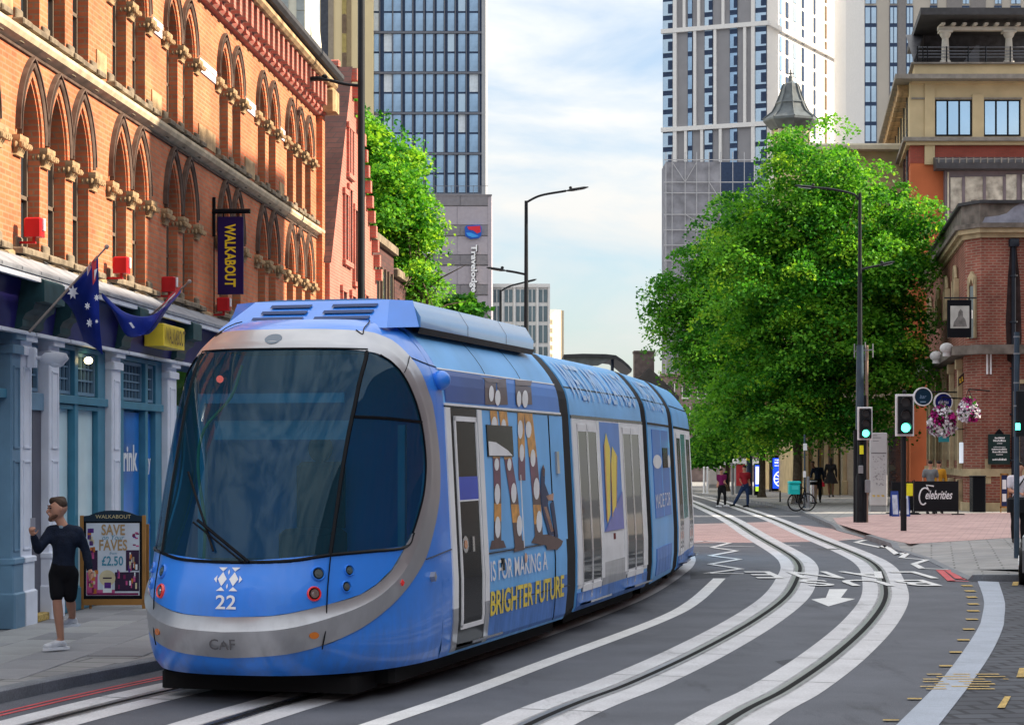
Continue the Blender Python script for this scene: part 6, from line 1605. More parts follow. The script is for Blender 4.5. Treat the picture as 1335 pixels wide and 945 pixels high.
# windows in the street side
wx = lambda t: cham.x+(t-.9)*SDIR
for t, z0, z1, w in ((4.5,pz_(385),pz_(352),1.1),(9.5,pz_(385),pz_(352),1.1),(15,pz_(385),pz_(352),1.1),(20.5,pz_(385),pz_(352),1.1)):
    mb = MB(); mb.box(-.12,-.02,-w/2,w/2,z0-.2,z1); o_ = mb.build('window', wglass, pub, loc=(wx(t),t,0), rot=-math.atan(SDIR))
    mb = MB(); mb.bbox(-.22,-.0,-w/2-.18,-w/2,z0-.3,z1,.02); mb.bbox(-.22,0,w/2,w/2+.18,z0-.3,z1,.02); mb.tube([(-.12,-w/2,z1),(-.12,-w/4,z1+.4),(-.12,0,z1+.52),(-.12,w/4,z1+.4),(-.12,w/2,z1)],.09,5); mb.build('stone_arch', pst, o_)
for t in (2.2,6.6,11,15.4,19.8):
    mb = MB(); mb.bbox(-.25,0,-.25,.25,PZ,pz_(625),.02); mb.bbox(-.2,0,-.2,.2,pz_(612),pz_(470),.02); mb.bbox(-.28,0,-.28,.28,pz_(478),pz_(465),.02); mb.build('pilaster', pst, pub, loc=(wx(t),t,0), rot=-math.atan(SDIR))
    mb = MB(); mb.box(-.06,-.01,.5,3.6,pz_(600),pz_(500)); w_ = mb.build('window', wglass, pub, loc=(wx(t),t,0), rot=-math.atan(SDIR))
    mb = MB(); 
    for q in (.5,2.0,3.5): mb.box(-.12,-.0,q,q+.12,pz_(600),pz_(500))
    mb.box(-.12,0,.5,3.6,pz_(545),pz_(541)); mb.build('frame', pst, w_)
ftm = mat('gold_lettering', (0.75,0.50,0.05), rough=.4, var=.1)
mb = MB(); vs, fs = text_mesh('PUB', bold=.02); 
mb.build('x', ftm) if False else None
# chamfer: narrow arched window, small white lamp boxes
cd = (cham).normalized(); 
mb = MB(); mb.box(-.14,.14,-.06,0,pz_(440),pz_(372)); w_ = mb.build('slit_window', wglass, pub, loc=(cham.x*.5,cham.y*.5,0), rot=math.atan2(-cham.y,-cham.x))
mb = MB(); mb.bbox(-.24,-.14,-.1,0,pz_(440),pz_(360),.01); mb.bbox(.14,.24,-.1,0,pz_(440),pz_(360),.01); mb.prism([(-.24,pz_(362)),(0,pz_(352)),(.24,pz_(362)),(.14,pz_(372)),(0,pz_(362)),(-.14,pz_(372))],-.1,0); mb.build('surround', pst, w_)
# front wall: drainpipe with stain, dark doorway, white wall lights
mb = MB(); x=px_(1320.5); mb.tube([(x,-.12,PZ),(x,-.12,pz_(318))],.085,8); mb.bbox(x-.18,x+.18,-.3,-.02,pz_(322),pz_(312),.03)
for y in (360,420,480,540,600): mb.bbox(x-.13,x+.13,-.2,-.02,pz_(y+1),pz_(y-1),.01)
mb.build('drainpipe', mat('pipe_black',(0.014,0.018,0.028),rough=.35,var=.2), pub, smooth=50)
stain = mat('damp_stain', (0.035,0.022,0.022), rough=.9, var=.4, vs=3)
mb = MB(); mb.prism([(px_(1313),pz_(470)),(px_(1311),pz_(420)),(px_(1314),pz_(360)),(px_(1317),pz_(322)),(px_(1325),pz_(322)),(px_(1330),pz_(370)),(px_(1332),pz_(440)),(px_(1329),pz_(480))],-.006,0); mb.build('damp_stain', stain, pub)
mb = MB(); mb.bbox(px_(1285.5),px_(1287.5),-.12,-.01,pz_(488),pz_(456),.01); mb.bbox(px_(1290),px_(1292),-.12,-.01,pz_(488),pz_(456),.01); mb.build('wall_light', white, pub)
mb = MB(); mb.bbox(px_(1262.5),px_(1265.5),-.3,-.1,pz_(416),pz_(405),.01); mb.build('alarm_box', white, pub)
mb = MB(); mb.box(px_(1329),px_(1400),-.02,.02,PZ,pz_(500)); dw = mb.build('dark_window', wglass, pub)
mb = MB(); mb.bbox(px_(1327),px_(1329),-.08,.02,PZ,pz_(498),.01); mb.bbox(px_(1327),px_(1400),-.10,.02,pz_(500),pz_(495),.01); mb.build('frame', pst, dw)
mb = MB(); mb.bbox(px_(1284),px_(1292),-.02,.0,pz_(630),pz_(598),.01); mb.build('stone_patch', pst, pub)

# out of view: invented brick buildings, shaped to shade the road and show in reflections
rb_m = brick_mat('street_brick', (0.30,0.11,0.08),(0.25,0.09,0.07),(0.3,0.2,0.16), var=.2)
def block(label, x0, x1, y0, y1, h, m=rb_m, face=-1):
    b_ = thing('unseen_building', label, 'building', (x0 if face<0 else x1, y0, 0), 0)
    D = x1-x0; L = y1-y0; s = 1 if face < 0 else -1
    mb = MB(); mb.box(0,s*D,0,L,.0,h); mb.bbox(-s*.3,s*D,-.1,L+.1,h,h+.5,.05); mb.build('wall', m, b_)
    mb = MB(); mb.box(-s*.06,0,-.6,.6,0,1.9); wm = mb.mesh('window', wglass)
    mb = MB(); mb.box(-s*.14,0,-.75,.75,-.2,-.02); mb.box(-s*.10,0,-.75,-.6,0,1.9); mb.box(-s*.1,0,.6,.75,0,1.9); mb.box(-s*.12,0,-.8,.8,1.92,2.1); sm = mb.mesh('surround', wframe)
    j = 0
    z = 4.8
    mb = MB(); mb.bbox(-s*.12,0,.3,L-.3,.3,3.9,.02); mb.build('shop_window', pane_blue if h<14 else wglass, b_)
    while z < h-2.4:
        y = 1.6
        while y < L-1: w_ = ob('window', wm, b_, loc=(0,y,z)); ob('surround', sm, w_); y += 2.8
        z += 3.3
block('unseen red brick shops beside the camera, added for shade and reflections', 22, 34, -45, 6, 19)
block('unseen tall red brick offices, added to shade the street and the shopfront', 24, 38, 7, 33.5, 21.6)
block('unseen taller brick block, added to shade the far end of the orange building', 25, 40, 34, 45.5, 25.5)
block('unseen low brick building, added to shade the ground but not the big tree', 33, 45, 46, 77, 17.3)
block('unseen brick terrace behind the camera on the left, added for reflections', -26, -12, -70, -4, 14, face=1)  # made-up terrace, put here to darken the edges of reflections
block('unseen far brick terrace behind the camera, added for reflections', 5, 40, -110, -75, 12)

# ================================================================== TREES
def leaf_mat(name, col, tr=0.38):
    m = bpy.data.materials.new(name); m.use_nodes = True; nt = m.node_tree; N = nt.nodes; L = nt.links
    b = N['Principled BSDF']; b.inputs['Base Color'].default_value = (*col,1); b.inputs['Roughness'].default_value = .6; b.inputs['Specular IOR Level'].default_value = .2
    t = N.new('ShaderNodeBsdfTranslucent'); t.inputs['Color'].default_value = (min(1,col[0]*1.9),min(1,col[1]*1.7),col[2]*.9,1)
    x = N.new('ShaderNodeMixShader'); x.inputs['Fac'].default_value = tr; L.new(b.outputs[0],x.inputs[1]); L.new(t.outputs[0],x.inputs[2]); L.new(x.outputs[0],N['Material Output'].inputs['Surface'])
    return m
LEAF = [leaf_mat('leaf_dark',(0.015,0.105,0.008)), leaf_mat('leaf_mid',(0.048,0.20,0.016)), leaf_mat('leaf_light',(0.115,0.32,0.028)), leaf_mat('leaf_yellow',(0.24,0.45,0.035))]
bark = mat('bark', (0.09,0.07,0.05), rough=.95, var=.45, vs=6, bump=.8, bs=14)
def tree(label, base, ells, trunk_r, trunk_h, nclump, nleaf, size, seed, tone=(.25,.4,.25,.1), group=None, csize=.8):
    """base: ground point; ells: (centre, radii) blobs in world metres that make the crown"""
    rng = np.random.default_rng(seed)
    root = thing('tree', label, 'tree', base, 0, group)
    b = np.array(base)
    vol = np.array([r[0]*r[1]*r[2] for c, r in ells]); vol = vol/vol.sum()
    which = rng.choice(len(ells), nclump, p=vol)
    cen = np.array([list(c) for c, r in ells]); rad = np.array([list(r) for c, r in ells])
    d = rng.normal(size=(nclump,3)); d /= np.linalg.norm(d,axis=1)[:,None]
    rr_ = rng.uniform(0.05,1,nclump)**0.5; rr_ = rr_*(1+.13*np.sin(d[:,0]*5+seed)*np.cos(d[:,2]*6+seed*2)+.10*np.sin(d[:,1]*9+d[:,2]*7))
    cl = cen[which] + d*rad[which]*rr_[:,None]*(0.9+.11*np.clip(rng.normal(size=nclump),-1.5,1.5)[:,None]) - b
    cl[:,2] = np.maximum(cl[:,2], trunk_h*.62)
    cs = csize*rng.uniform(.45,1.1,nclump)
    # leaves
    n = nclump*nleaf
    cc = np.repeat(cl, nleaf, axis=0); ss = np.repeat(cs, nleaf)
    off = np.clip(rng.normal(size=(n,3)),-1.9,1.9)*np.array([.55,.55,.13]); off[:,2] += .22-.55*(off[:,0]**2+off[:,1]**2); p = cc + off*ss[:,None]
    a = rng.normal(size=(n,3)); a /= np.linalg.norm(a,axis=1)[:,None]; a[:,2] = a[:,2]*.6-.25
    a /= np.linalg.norm(a,axis=1)[:,None]
    up = rng.normal(size=(n,3))*.75 + np.array([0,0,1.0]); w = np.cross(a, up); w /= np.maximum(1e-6,np.linalg.norm(w,axis=1))[:,None]
    nn = np.cross(w, a)
    L_ = size*rng.uniform(.6,1.35,n); W_ = L_*rng.uniform(.34,.55,n)
    v0 = p; v1 = p + a*(L_*.45)[:,None] + w*W_[:,None] + nn*(L_*.10)[:,None]; v2 = p + a*L_[:,None]; v3 = p + a*(L_*.45)[:,None] - w*W_[:,None] + nn*(L_*.10)[:,None]
    V = np.stack([v0,v1,v2,v3],1).reshape(-1,3)
    me = bpy.data.meshes.new('crown'); me.vertices.add(4*n); me.vertices.foreach_set('co', V.ravel())
    i = np.arange(n)*4; tri = np.stack([i,i+1,i+2,i,i+2,i+3],1).ravel()
    me.loops.add(6*n); me.loops.foreach_set('vertex_index', tri.astype(np.int32)); me.polygons.add(2*n); me.polygons.foreach_set('loop_start', np.arange(0,6*n,3,dtype=np.int32))
    for m_ in LEAF: me.materials.append(m_)
    # tone by clump with a little per leaf
    ct = rng.choice(4, nclump, p=np.array(tone)/sum(tone)); lt = np.repeat(ct, nleaf); flip = rng.uniform(size=n) < .18; lt = np.where(flip, rng.choice(4,n,p=np.array(tone)/sum(tone)), lt)
    me.polygons.foreach_set('material_index', np.repeat(lt,2).astype(np.int32)); me.update(calc_edges=True)
    ob('crown', me, root)
    # trunk and limbs
    mb = MB(); top = Vector((rng.uniform(-.2,.2), rng.uniform(-.2,.2), trunk_h))
    mb.tube([(0,0,-.05),(0,0,.25),(.03,0,trunk_h*.5),top],[trunk_r*1.35,trunk_r,trunk_r*.85,trunk_r*.75],12); mb.build('trunk', bark, root, smooth=70)
    mb = MB()
    for c, r in ells:
        for k in range(3):
            e = Vector(c)-Vector(base)+Vector((rng.uniform(-.6,.6)*r[0],rng.uniform(-.6,.6)*r[1],rng.uniform(-.3,.7)*r[2])); m_ = top.lerp(e,.5)+Vector((rng.uniform(-.4,.4),rng.uniform(-.4,.4),-.3))
            P = crom([top,m_,e],4); mb.tube(P,[trunk_r*.45*(1-.85*i_/(len(P)-1)) for i_ in range(len(P))],6)
            for q in range(4):
                s_ = P[min(len(P)-1, 3+q)]; t_ = s_+Vector(rng.normal(size=3)*.9); mb.tube([s_,(s_+t_)/2+Vector((0,0,.1)),t_],[.035,.025,.01],4)
    mb.build('limbs', bark, root, smooth=70)
    return root
def E(x, y, rx_, ry_, Z, rd=None, dz=0):
    c = at(x,y,Z+dz); k=Z/FPX; return (c, (rx_*k, rd or rx_*k, ry_*k))
gA = gp(1039,657,PZ); ZA = gA.y
tree('big dense plane tree spreading in front of the domed building', gA, [E(1036,192,42,34,ZA,2.2),E(1050,415,150,150,ZA,4.5),E(1130,345,90,120,ZA,4.0),E(1065,245,72,85,ZA,3.4),E(1168,470,52,75,ZA,3.2),E(990,300,70,80,ZA,3.6),E(1000,520,95,65,ZA,3.6),E(1110,540,65,45,ZA,3.2),E(1190,300,35,75,ZA,2.5)], .22, 4.2, 1150, 160, .15, 11, tone=(.18,.38,.32,.12), csize=1.15)
gB = gp(993,648,PZ); ZB = gB.y
tree('second plane tree, left of the big one, beside the red phone kiosk', gB, [E(928,430,58,112,ZB,4.0),E(960,350,65,85,ZB,3.6),E(870,400,24,60,ZB,2.0),E(950,560,62,42,ZB,3.4)], .20, 4.0, 520, 140, .16, 12, tone=(.2,.45,.28,.07), csize=1.1)
gC = gp(948,640,PZ); ZC = gC.y
tree('dark small tree far along the pavement, just past the rear of the tram', gC, [E(935,575,34,30,ZC,2.5),E(915,600,18,14,ZC,1.6)], .16, 3.0, 130, 40, .30, 13, tone=(.6,.35,.05,0), csize=.8)
gL = Vector((0.2-2.9, 66, PZ)); ZL = 66
tree('bright green tree beside the tall black lamp column on the left', gL, [E(507,265,55,75,ZL,2.6),E(483,190,30,42,ZL,1.8),E(462,160,15,40,ZL,1.4),E(540,300,32,48,ZL,1.8),E(530,365,42,38,ZL,2.2),E(520,205,32,36,ZL,1.6),E(490,340,35,60,ZL,2.0)], .22, 4.5, 520, 105, .125, 14, tone=(.1,.3,.35,.25), csize=.72)
gM = Vector((-2.4, 104, PZ))
tree('low far tree top peeping over the tram roof below the hotel sign', gM, [E(603,400,24,14,104,2.0),E(580,405,20,14,104,1.6)], .16, 4.0, 90, 40, .26, 15, tone=(.3,.4,.3,0), csize=.7)

# ================================================================== STREET FURNITURE
colm = mat('column_black', (0.015,0.018,0.022), rough=.4, var=.2)
colg = mat('column_blue_grey', (0.045,0.07,0.10), rough=.4, var=.2)
greym = mat('equipment_grey', (0.22,0.23,0.25), rough=.5, var=.1)
def lantern(parent, p, d, L=.75, m=None):
    """flat LED lantern starting at p, pointing along d"""
    a = p; b = p+d*L; side = Vector((-d.y,d.x,0)).normalized()
    mb = MB(); mb.tube([a, a+d*L*.25, a+d*L*.8, b],[.04,.10,.09,.03],10,flat=.45); mb.ball(a+d*L*.2+Vector((0,0,.07)),(.05,.05,.05),8,6); ln_ = mb.build('lantern', m or colm, parent, smooth=50)
    mb = MB(); mb.tube([a+d*L*.3-Vector((0,0,.045)), a+d*L*.85-Vector((0,0,.04))],[.07,.06],8,flat=.15); mb.build('lamp_glass', pane_pale, ln_)
def lamp_post(label, base, H, r0, r1, arms, m=None, group='street lamp columns', base_h=1.4):
    t = thing('street_lamp', label, 'street lamp', base, 0, group); m = m or colm
    mb = MB(); mb.tube([(0,0,0),(0,0,base_h),(0,0,base_h+.15),(0,0,H)],[r0*1.35,r0*1.35,r0,r1],12); mb.build('column', m, t, smooth=50)
    mb = MB(); mb.box(-.05,.05,-r0*1.4,-r0*1.2,.4,1.1); mb.build('access_door', m, t)
    for pts, lan in arms:
        P = crom([Vector(p) for p in pts], 6); mb = MB(); mb.tube(P, .035, 8); mb.build('arm', m, t, smooth=60)
        if lan: lantern(t, P[-1], (P[-1]-P[-2]).normalized(), lan, m)
    return t
def rel(base, x, y):
    q = at(x, y, base.y); return q-base
# left, tall, rises out of the frame
b = Vector((-3.3,45.5,PZ)); b.x = (471-CX)*b.y/FPX
lp = lamp_post('tall thick black lamp column rising past the top of the picture beside the gabled house', b, 14.5, .085, .075, [([rel(b,470,112)+Vector((0,0,0)),rel(b,450,110),rel(b,430,105)],.0),([rel(b,471,-60),rel(b,520,-90)],.9)])
mb = MB(); q0 = rel(b,430,105); q1 = rel(b,372,108); mb.tube([q0,q0.lerp(q1,.25)+Vector((0,0,.05)),q0.lerp(q1,.6)+Vector((0,0,.05)),q1],[.05,.11,.09,.03],10,flat=.5); mb.ball(q0.lerp(q1,.12)+Vector((0,0,.08)),(.07,.07,.06),8,6); mb.build('lantern', colm, lp, smooth=50)
b = gp(686,680,PZ); b = Vector(((686-CX)*62/FPX,62,PZ))
lamp_post('black street lamp with two opposite arms against the sky in the middle', b, rel(b,686,262).z, .085, .05, [([rel(b,686,264),rel(b,705,255),rel(b,738,249)],.68),([rel(b,686,358),rel(b,672,355),rel(b,660,353)],.6)])
b = Vector(((652.5-CX)*84/FPX,84,PZ))
lamp_post('thinner black street lamp further off, in front of the white framed block', b, rel(b,652,378).z, .07, .05, [([rel(b,652,380),rel(b,665,373),rel(b,684,368)],.5)])
b = gp(1121,681,PZ)
t_ = lamp_post('tall black street lamp in front of the right edge of the big tree', b, rel(b,1119,252).z, .10, .05, [([rel(b,1119,260),rel(b,1112,253),rel(b,1085,247),rel(b,1066,245)],.72),([rel(b,1121,352),rel(b,1133,349),rel(b,1146,346)],.5)])
mb = MB(); mb.tube([rel(b,1121,560)+Vector((0,-.02,0)), rel(b,1121,450)+Vector((0,-.02,0))],[.14,.11],12); mb.build('lower_sleeve', colg, t_, smooth=50)
mb = MB(); mb.tube([(.22,.05,0),(.22,.05,rel(b,1127,450).z)],.055,8); mb.build('attached_pole', mat('pole_beige',(0.28,0.20,0.16),rough=.5,var=.2), t_, smooth=50)
mb = MB(); mb.tube([rel(b,1114,458),rel(b,1138,456)],.02,5)
for x in (1114,1138): mb.tube([rel(b,x,466),rel(b,x,448)],.02,5)
mb.tube([rel(b,1128,470),rel(b,1128,446)],.02,5); mb.build('aerial', greym, t_)

# traffic signals
sigb = mat('signal_black', (0.012,0.014,0.018), rough=.5, var=.1)
green_on = mat('green_signal_lit', (0.05,.8,.45), var=0, emit=(0.10,1.0,0.60), es=1.6)
lens_off = mat('signal_lens_dark', (0.03,0.035,0.04), rough=.2, var=0, coat=.6)
def signal(label, base, ytop, ybot, w, z_pole, yaw=0.0, lit=True, extra_head=True):
    t = thing('traffic_light', label, 'traffic light', base, 0, 'traffic lights at the crossing'); k = base.y/FPX
    mb = MB(); mb.tube([(0,0,0),(0,0,z_pole)],.075,12); mb.cyl(0,0,0,.9,.085); mb.build('pole', sigb, t, smooth=50)
    zt = EYE-(ytop-HY)*k-base.z; zb = EYE-(ybot-HY)*k-base.z; W = w*k
    def R_(x,y,z): c,s=math.cos(yaw),math.sin(yaw); return (x*c-y*s, x*s+y*c, z)
    mb = MB(); mb.bbox(-W/2,W/2,-.16,-.13,zb,zt,.01); mb.v=[R_(*v) for v in mb.v]; bp_ = mb.build('backing_board', white, t)
    mb = MB(); e=W*.11; mb.bbox(-W/2+e,W/2-e,-.30,-.155,zb+e,zt-e,.02); mb.v=[R_(*v) for v in mb.v]; mb.build('signal_head', sigb, t)
    h = (zt-zb-2*e)/3
    for i in range(3):
        z = zb+e+h*(i+.5); r = min(W*.26,h*.36)
        mb = MB(); n=16; 
        vs=[(r*math.cos(2*math.pi*j/n),-.315+(.02 if q else 0),z+r*math.sin(2*math.pi*j/n)) for q in (0,1) for j in range(n)]
        mb.add(vs,[tuple(range(n))]+[(j,(j+1)%n,n+(j+1)%n,n+j) for j in range(n)]); mb.v=[R_(*v) for v in mb.v]
        ln_ = mb.build('signal_lens', green_on if (i==0 and lit) else lens_off, t)
        mb = MB(); rows=[[(r*1.15*math.cos(a),y,z+r*1.15*math.sin(a)) for a in np.linspace(-.2,math.pi+.2,10)] for y in (-.30,-.44)]
        mb.strip(None, rows); mb.v=[R_(*v) for v in mb.v]; mb.build('hood', sigb, ln_)
    return t, k
b = gp(1126.5,681,PZ); t_, k = signal('traffic light showing green on the left, beside the grey information totem', b, 530.5, 573.5, 19.5, 4.0)
mb = MB(); mb.bbox(-.16,-.05,-.20,-.10,EYE-(592-HY)*k-PZ,EYE-(580.5-HY)*k-PZ,.01); mb.build('yellow_box', mat('hi_vis_yellow',(0.75,0.72,0.03),rough=.5,var=.1), t_)
mb = MB(); mb.bbox(-.2,-.06,-.22,-.10,1.55,1.80,.02); mb.bbox(0,.16,-.26,-.08,.95,1.35,.02); mb.build('push_button_box', greym, t_)
mb = MB(); mb.tube([(-.25,.12,0),(-.25,.12,2.9)],.07,10); mb.build('twin_pole', sigb, t_, smooth=50)
b = gp(1178,692,PZ); t_, k = signal('taller traffic light showing green, left of the barrier banner', b, 514, 568.5, 24.5, 3.8)
mb = MB(); mb.bbox(.06,.22,-.22,-.08,EYE-(646-HY)*k-PZ,EYE-(630-HY)*k-PZ,.01); mb.build('yellow_box', MATS['hi_vis_yellow'], t_)
mb = MB(); mb.ball((0,-.1,EYE-(511-HY)*k-PZ),(.06,.06,.06),8,6); mb.build('detector', sigb, t_)
b = gp(1325.5,727,PZ)
t3 = thing('traffic_light', 'grey blue signal pole at the right edge with its green light seen edge on', 'traffic light', b, 0, 'traffic lights at the crossing'); k=b.y/FPX
H3 = EYE-(433-HY)*k-PZ
mb = MB(); mb.tube([(0,0,0),(0,0,H3)],.058,12); mb.build('pole', colg, t3, smooth=50)
mb = MB(); 
for y in (440,462,500,530): z=EYE-(y-HY)*k-PZ; mb.tube([(0,0,z),(0,0,z+.03)],.066,12)
mb.build('clamp', greym, t3)
z=EYE-(556-HY)*k-PZ; mb = MB(); mb.bbox(-.03,.22,-.08,.22,z-.2,z+.75,.03); mb.build('signal_head', sigb, t3); mb = MB(); mb.bbox(-.045,.05,-.10,-.07,z-.07,z+.07,.01); mb.build('signal_lens', green_on, t3)

# information totem with map
def totem(label, x, y0, y1, w, map_=True):
    b = gp(x, y1, PZ); k = b.y/FPX; t = thing('information_totem', label, 'totem', b, 0); H=(y1-y0)*k; W=w*k
    tm = mat('totem_grey', (0.42,0.41,0.43), rough=.4, var=.06)
    mb = MB(); mb.bbox(-W/2,W/2,-.12,.12,.25,H,.02); mb.build('panel', tm, t)
    mb = MB(); mb.bbox(-W/2+.02,W/2-.02,-.1,.1,0,.25,.01); mb.build('base', greym, t)
    if map_:
        tx = mat('totem_print', (0.16,0.15,0.16), var=0); 
        mb = MB()
        for z,l in ((.97,.25),(.94,.5),(.90,.35)): mb.box(-W*.36,-W*.36+W*l,-.124,-.12,H*z-.02,H*z)
        mb.box(-W*.45,W*.45,-.124,-.12,H*.735,H*.75); mb.build('header_print', tx, t)
        rr = random.Random(3); mb = MB()
        for i in range(70): 
            xx=rr.uniform(-.38,.34)*W; zz=H*rr.uniform(.33,.71); s_=rr.uniform(.02,.07); mb.box(xx,xx+s_,-.1235,-.12,zz,zz+rr.uniform(.01,.04))
        mb.build('map_print', mat('map_print_grey',(0.27,0.25,0.27),var=0), t, kind='stuff')
        mb = MB()
        for i in range(3): xx=-W*.36+i*W*.27; mb.add([(xx,-.125,H*.19),(xx+W*.16,-.125,H*.19),(xx+W*.12,-.125,H*.215),(xx-W*.04,-.125,H*.215)],[(0,1,2,3)])
        mb.build('warning_stripe', yellow_paint, t)
    return t
totem('tall pale grey information totem with a street map between the two traffic lights', 1145, 564, 667, 22)
totem('small far grey totem past the rear of the tram', 929.5, 596, 636, 11, False)

# tall phone kiosk advert, red; bus stop flag; blue post with yellow band
redk = mat('kiosk_red', (0.55,0.05,0.06), rough=.35, var=.15, vs=2)
b = gp(964,643,PZ); k=b.y/FPX
t = thing('phone_kiosk', 'red advert kiosk on the pavement behind the crossing pedestrians', 'kiosk', b)
mb = MB(); mb.bbox(-6*k,7*k,-.3,.3,.0,45*k,.03); mb.build('cabinet', greym, t)
mb = MB(); mb.box(-5*k,6*k,-.32,-.3,10*k,38*k); mb.build('red_poster', redk, t)
mb = MB(); mb.bbox(-8*k,9*k,-.4,.4,41*k,45*k,.04); mb.bbox(-8*k,9*k,-.42,.42,38.5*k,41*k,.02); mb.build('roof', white, t)
b = gp(977,645,PZ); k=b.y/FPX
t = thing('bus_stop_post', 'thick dark blue post with a yellow band and stacked signs', 'post', b)
mb = MB(); mb.tube([(0,0,0),(0,0,85*k)],4*k,12); mb.build('post', mat('navy_post',(0.02,0.035,0.07),rough=.4,var=.1), t, smooth=50)
mb = MB(); mb.bbox(-4.4*k,-.5*k,-.3,-.1,45*k,52*k,.01); mb.build('yellow_band', MATS['hi_vis_yellow'], t)
mb = MB(); mb.bbox(-14*k,-5*k,-.1,.0,62*k,72*k,.01); mb.bbox(-14*k,-5*k,-.1,.0,74*k,80*k,.01); sg_=mb.build('sign_plate', white, t); mb = MB(); mb.box(-13*k,-6*k,-.12,-.1,64*k,67*k); mb.box(-13*k,-6*k,-.12,-.1,75*k,77*k); mb.build('red_print', redk, sg_)
# bus shelter with advert panels
b = gp(1018,641,PZ); k=b.y/FPX
t = thing('bus_shelter', 'bus shelter with a glowing blue poster of a white wheel on its end panel', 'bus shelter', b)
mb = MB(); mb.bbox(-13*k,15*k,-.15,.15,.05,47*k,.03); mb.build('panel_frame', gblack, t)
pb = mat('poster_glow_blue', (0.01,0.04,0.45), rough=.4, var=.2, vs=1, emit=(0.01,0.05,0.6), es=.8)
pw = mat('poster_glow_white', (0.8,0.8,0.85), rough=.4, var=0, emit=(0.8,0.85,1), es=.5)
mb = MB(); mb.box(-11*k,13*k,-.17,-.15,4.5*k,44*k); pn = mb.build('poster', pb, t)
mb = MB(); n=20; r1,r2=9.5*k,11*k; c0=(1*k,17*k)
mb.add([(c0[0]+r*math.cos(2*math.pi*i/n),-.175,c0[1]+r*math.sin(2*math.pi*i/n)) for r in (r1,r2) for i in range(n)],[(i,(i+1)%n,n+(i+1)%n,n+i) for i in range(n)])
for i in range(10):
    a=2*math.pi*i/10; ca,sa=math.cos(a),math.sin(a); w_=.5*k; mb.add([(c0[0]+2*k*ca-w_*sa,-.176,c0[1]+2*k*sa+w_*ca),(c0[0]+2*k*ca+w_*sa,-.176,c0[1]+2*k*sa-w_*ca),(c0[0]+r1*ca+w_*1.6*sa,-.176,c0[1]+r1*sa-w_*1.6*ca),(c0[0]+r1*ca-w_*1.6*sa,-.176,c0[1]+r1*sa+w_*1.6*ca)],[(0,1,2,3)])
mb.add([(c0[0]+2.2*k*math.cos(2*math.pi*i/10),-.177,c0[1]+2.2*k*math.sin(2*math.pi*i/10)) for i in range(10)],[tuple(range(10))]); mb.build('wheel_print', pw, pn)
mb = MB()
rr = random.Random(8)
for z,hh in ((41,1.2),(37,2.6),(33.5,1.2)):
    x=-8.5
    while x < 10: w_=rr.uniform(1.2,3); mb.box(x*k,(x+w_)*k,-.176,-.17,z*k,(z+hh)*k); x+=w_+.7
mb.build('poster_print', pw, pn)
mb = MB(); mb.prism([(-1.2*k,5*k),(3*k,5*k),(1.6*k,17*k),(.2*k,17*k)],-.18,-.176); mb.build('pink_print', mat('poster_pink',(0.7,0.25,0.5),var=0,emit=(.7,.2,.5),es=.3), pn)
mb = MB(); P=[(-1.2*18*k,0,52*k),(-.5*18*k,0,57*k),(.4*18*k,0,58*k),(1.2*18*k,0,53*k)]; mb.strip(None,[[(x,y,z),(x,y,z+.06)] for y in (-.6,6) for x,_,z in [P[0]]]) if False else None
mb.strip(None, [[(x,y,z) for x,_,z in P] for y in (-.5,6)]); mb.strip(None, [[(x,y,z-.08) for x,_,z in P] for y in (-.5,6)]); mb.build('roof', mat('shelter_roof',(0.12,0.14,0.16),rough=.4,var=.1), t)
for y in (1.5,5.5): mb = MB(); mb.cyl(-10*k,y,0,53*k,.05); mb.build('upright', gblack, t)
b = gp(970+24,641,PZ)
b = Vector((at(988,600,106).x,106,PZ)); t = thing('advert_panel', 'narrow blue and white lit panel with a lime patch behind the second tree trunk', 'advert panel', b); k=106/FPX
mb = MB(); mb.bbox(-5*k,5*k,-.1,.1,.1,44*k,.02); mb.build('frame', gblack, t); mb = MB(); mb.box(-4*k,3.5*k,-.12,-.1,14*k,42*k); mb.build('poster', pb, t); mb=MB(); mb.box(-3.4*k,1*k,-.13,-.12,17*k,40*k); mb.build('white_print', pw, t); mb=MB(); mb.box(-3.4*k,3*k,-.13,-.12,8*k,14*k); mb.build('lime_patch', mat('lime',(0.5,0.8,0.05),var=0,emit=(.5,.8,.05),es=.4), t)
# slim posts and bollards on the far pavement
for x,y0,y1,w,lab,m_ in ((1049,567,662,1.2,'slim dark sign pole in front of the delivery bike',colg),(1053.5,622,662,2.2,'pale steel bollard in front of the silver bin',greym),(1017,640,654,1.0,'short dark stump post beside the kerb in front of the shelter',colm),(955,604,645,1.8,'grey post left of the red kiosk',greym),(918,609,643,1.5,'pale twin-topped post by the rear of the tram',white),(922.5,609,643,1.5,'second pale post just right of the twin-topped one',white),(938,596,632,1.4,'thin grey pole behind the pedestrian in a purple top',greym)):
    b = gp(x,y1,PZ); k=b.y/FPX; t = thing('post', lab, 'post', b); mb=MB(); mb.tube([(0,0,0),(0,0,(y1-y0)*k)],w*k,10); mb.ball((0,0,(y1-y0)*k),(w*k,w*k,w*k*.6),10,5); mb.build('shaft', m_, t, smooth=60)
    mb = MB(); mb.cyl(0,0,0,.05,w*k*1.5,w*k*1.3); mb.build('base_plate', m_, t)
    if x == 1049: mb=MB(); mb.bbox(-2*k,3*k,-.06,-.03,75*k,84*k,.005); mb.build('sign_plate', white, t); mb=MB(); mb.bbox(-2.2*k,1.5*k,-.08,-.03,40*k,48*k,.01); mb.build('sign_plate', white, t)
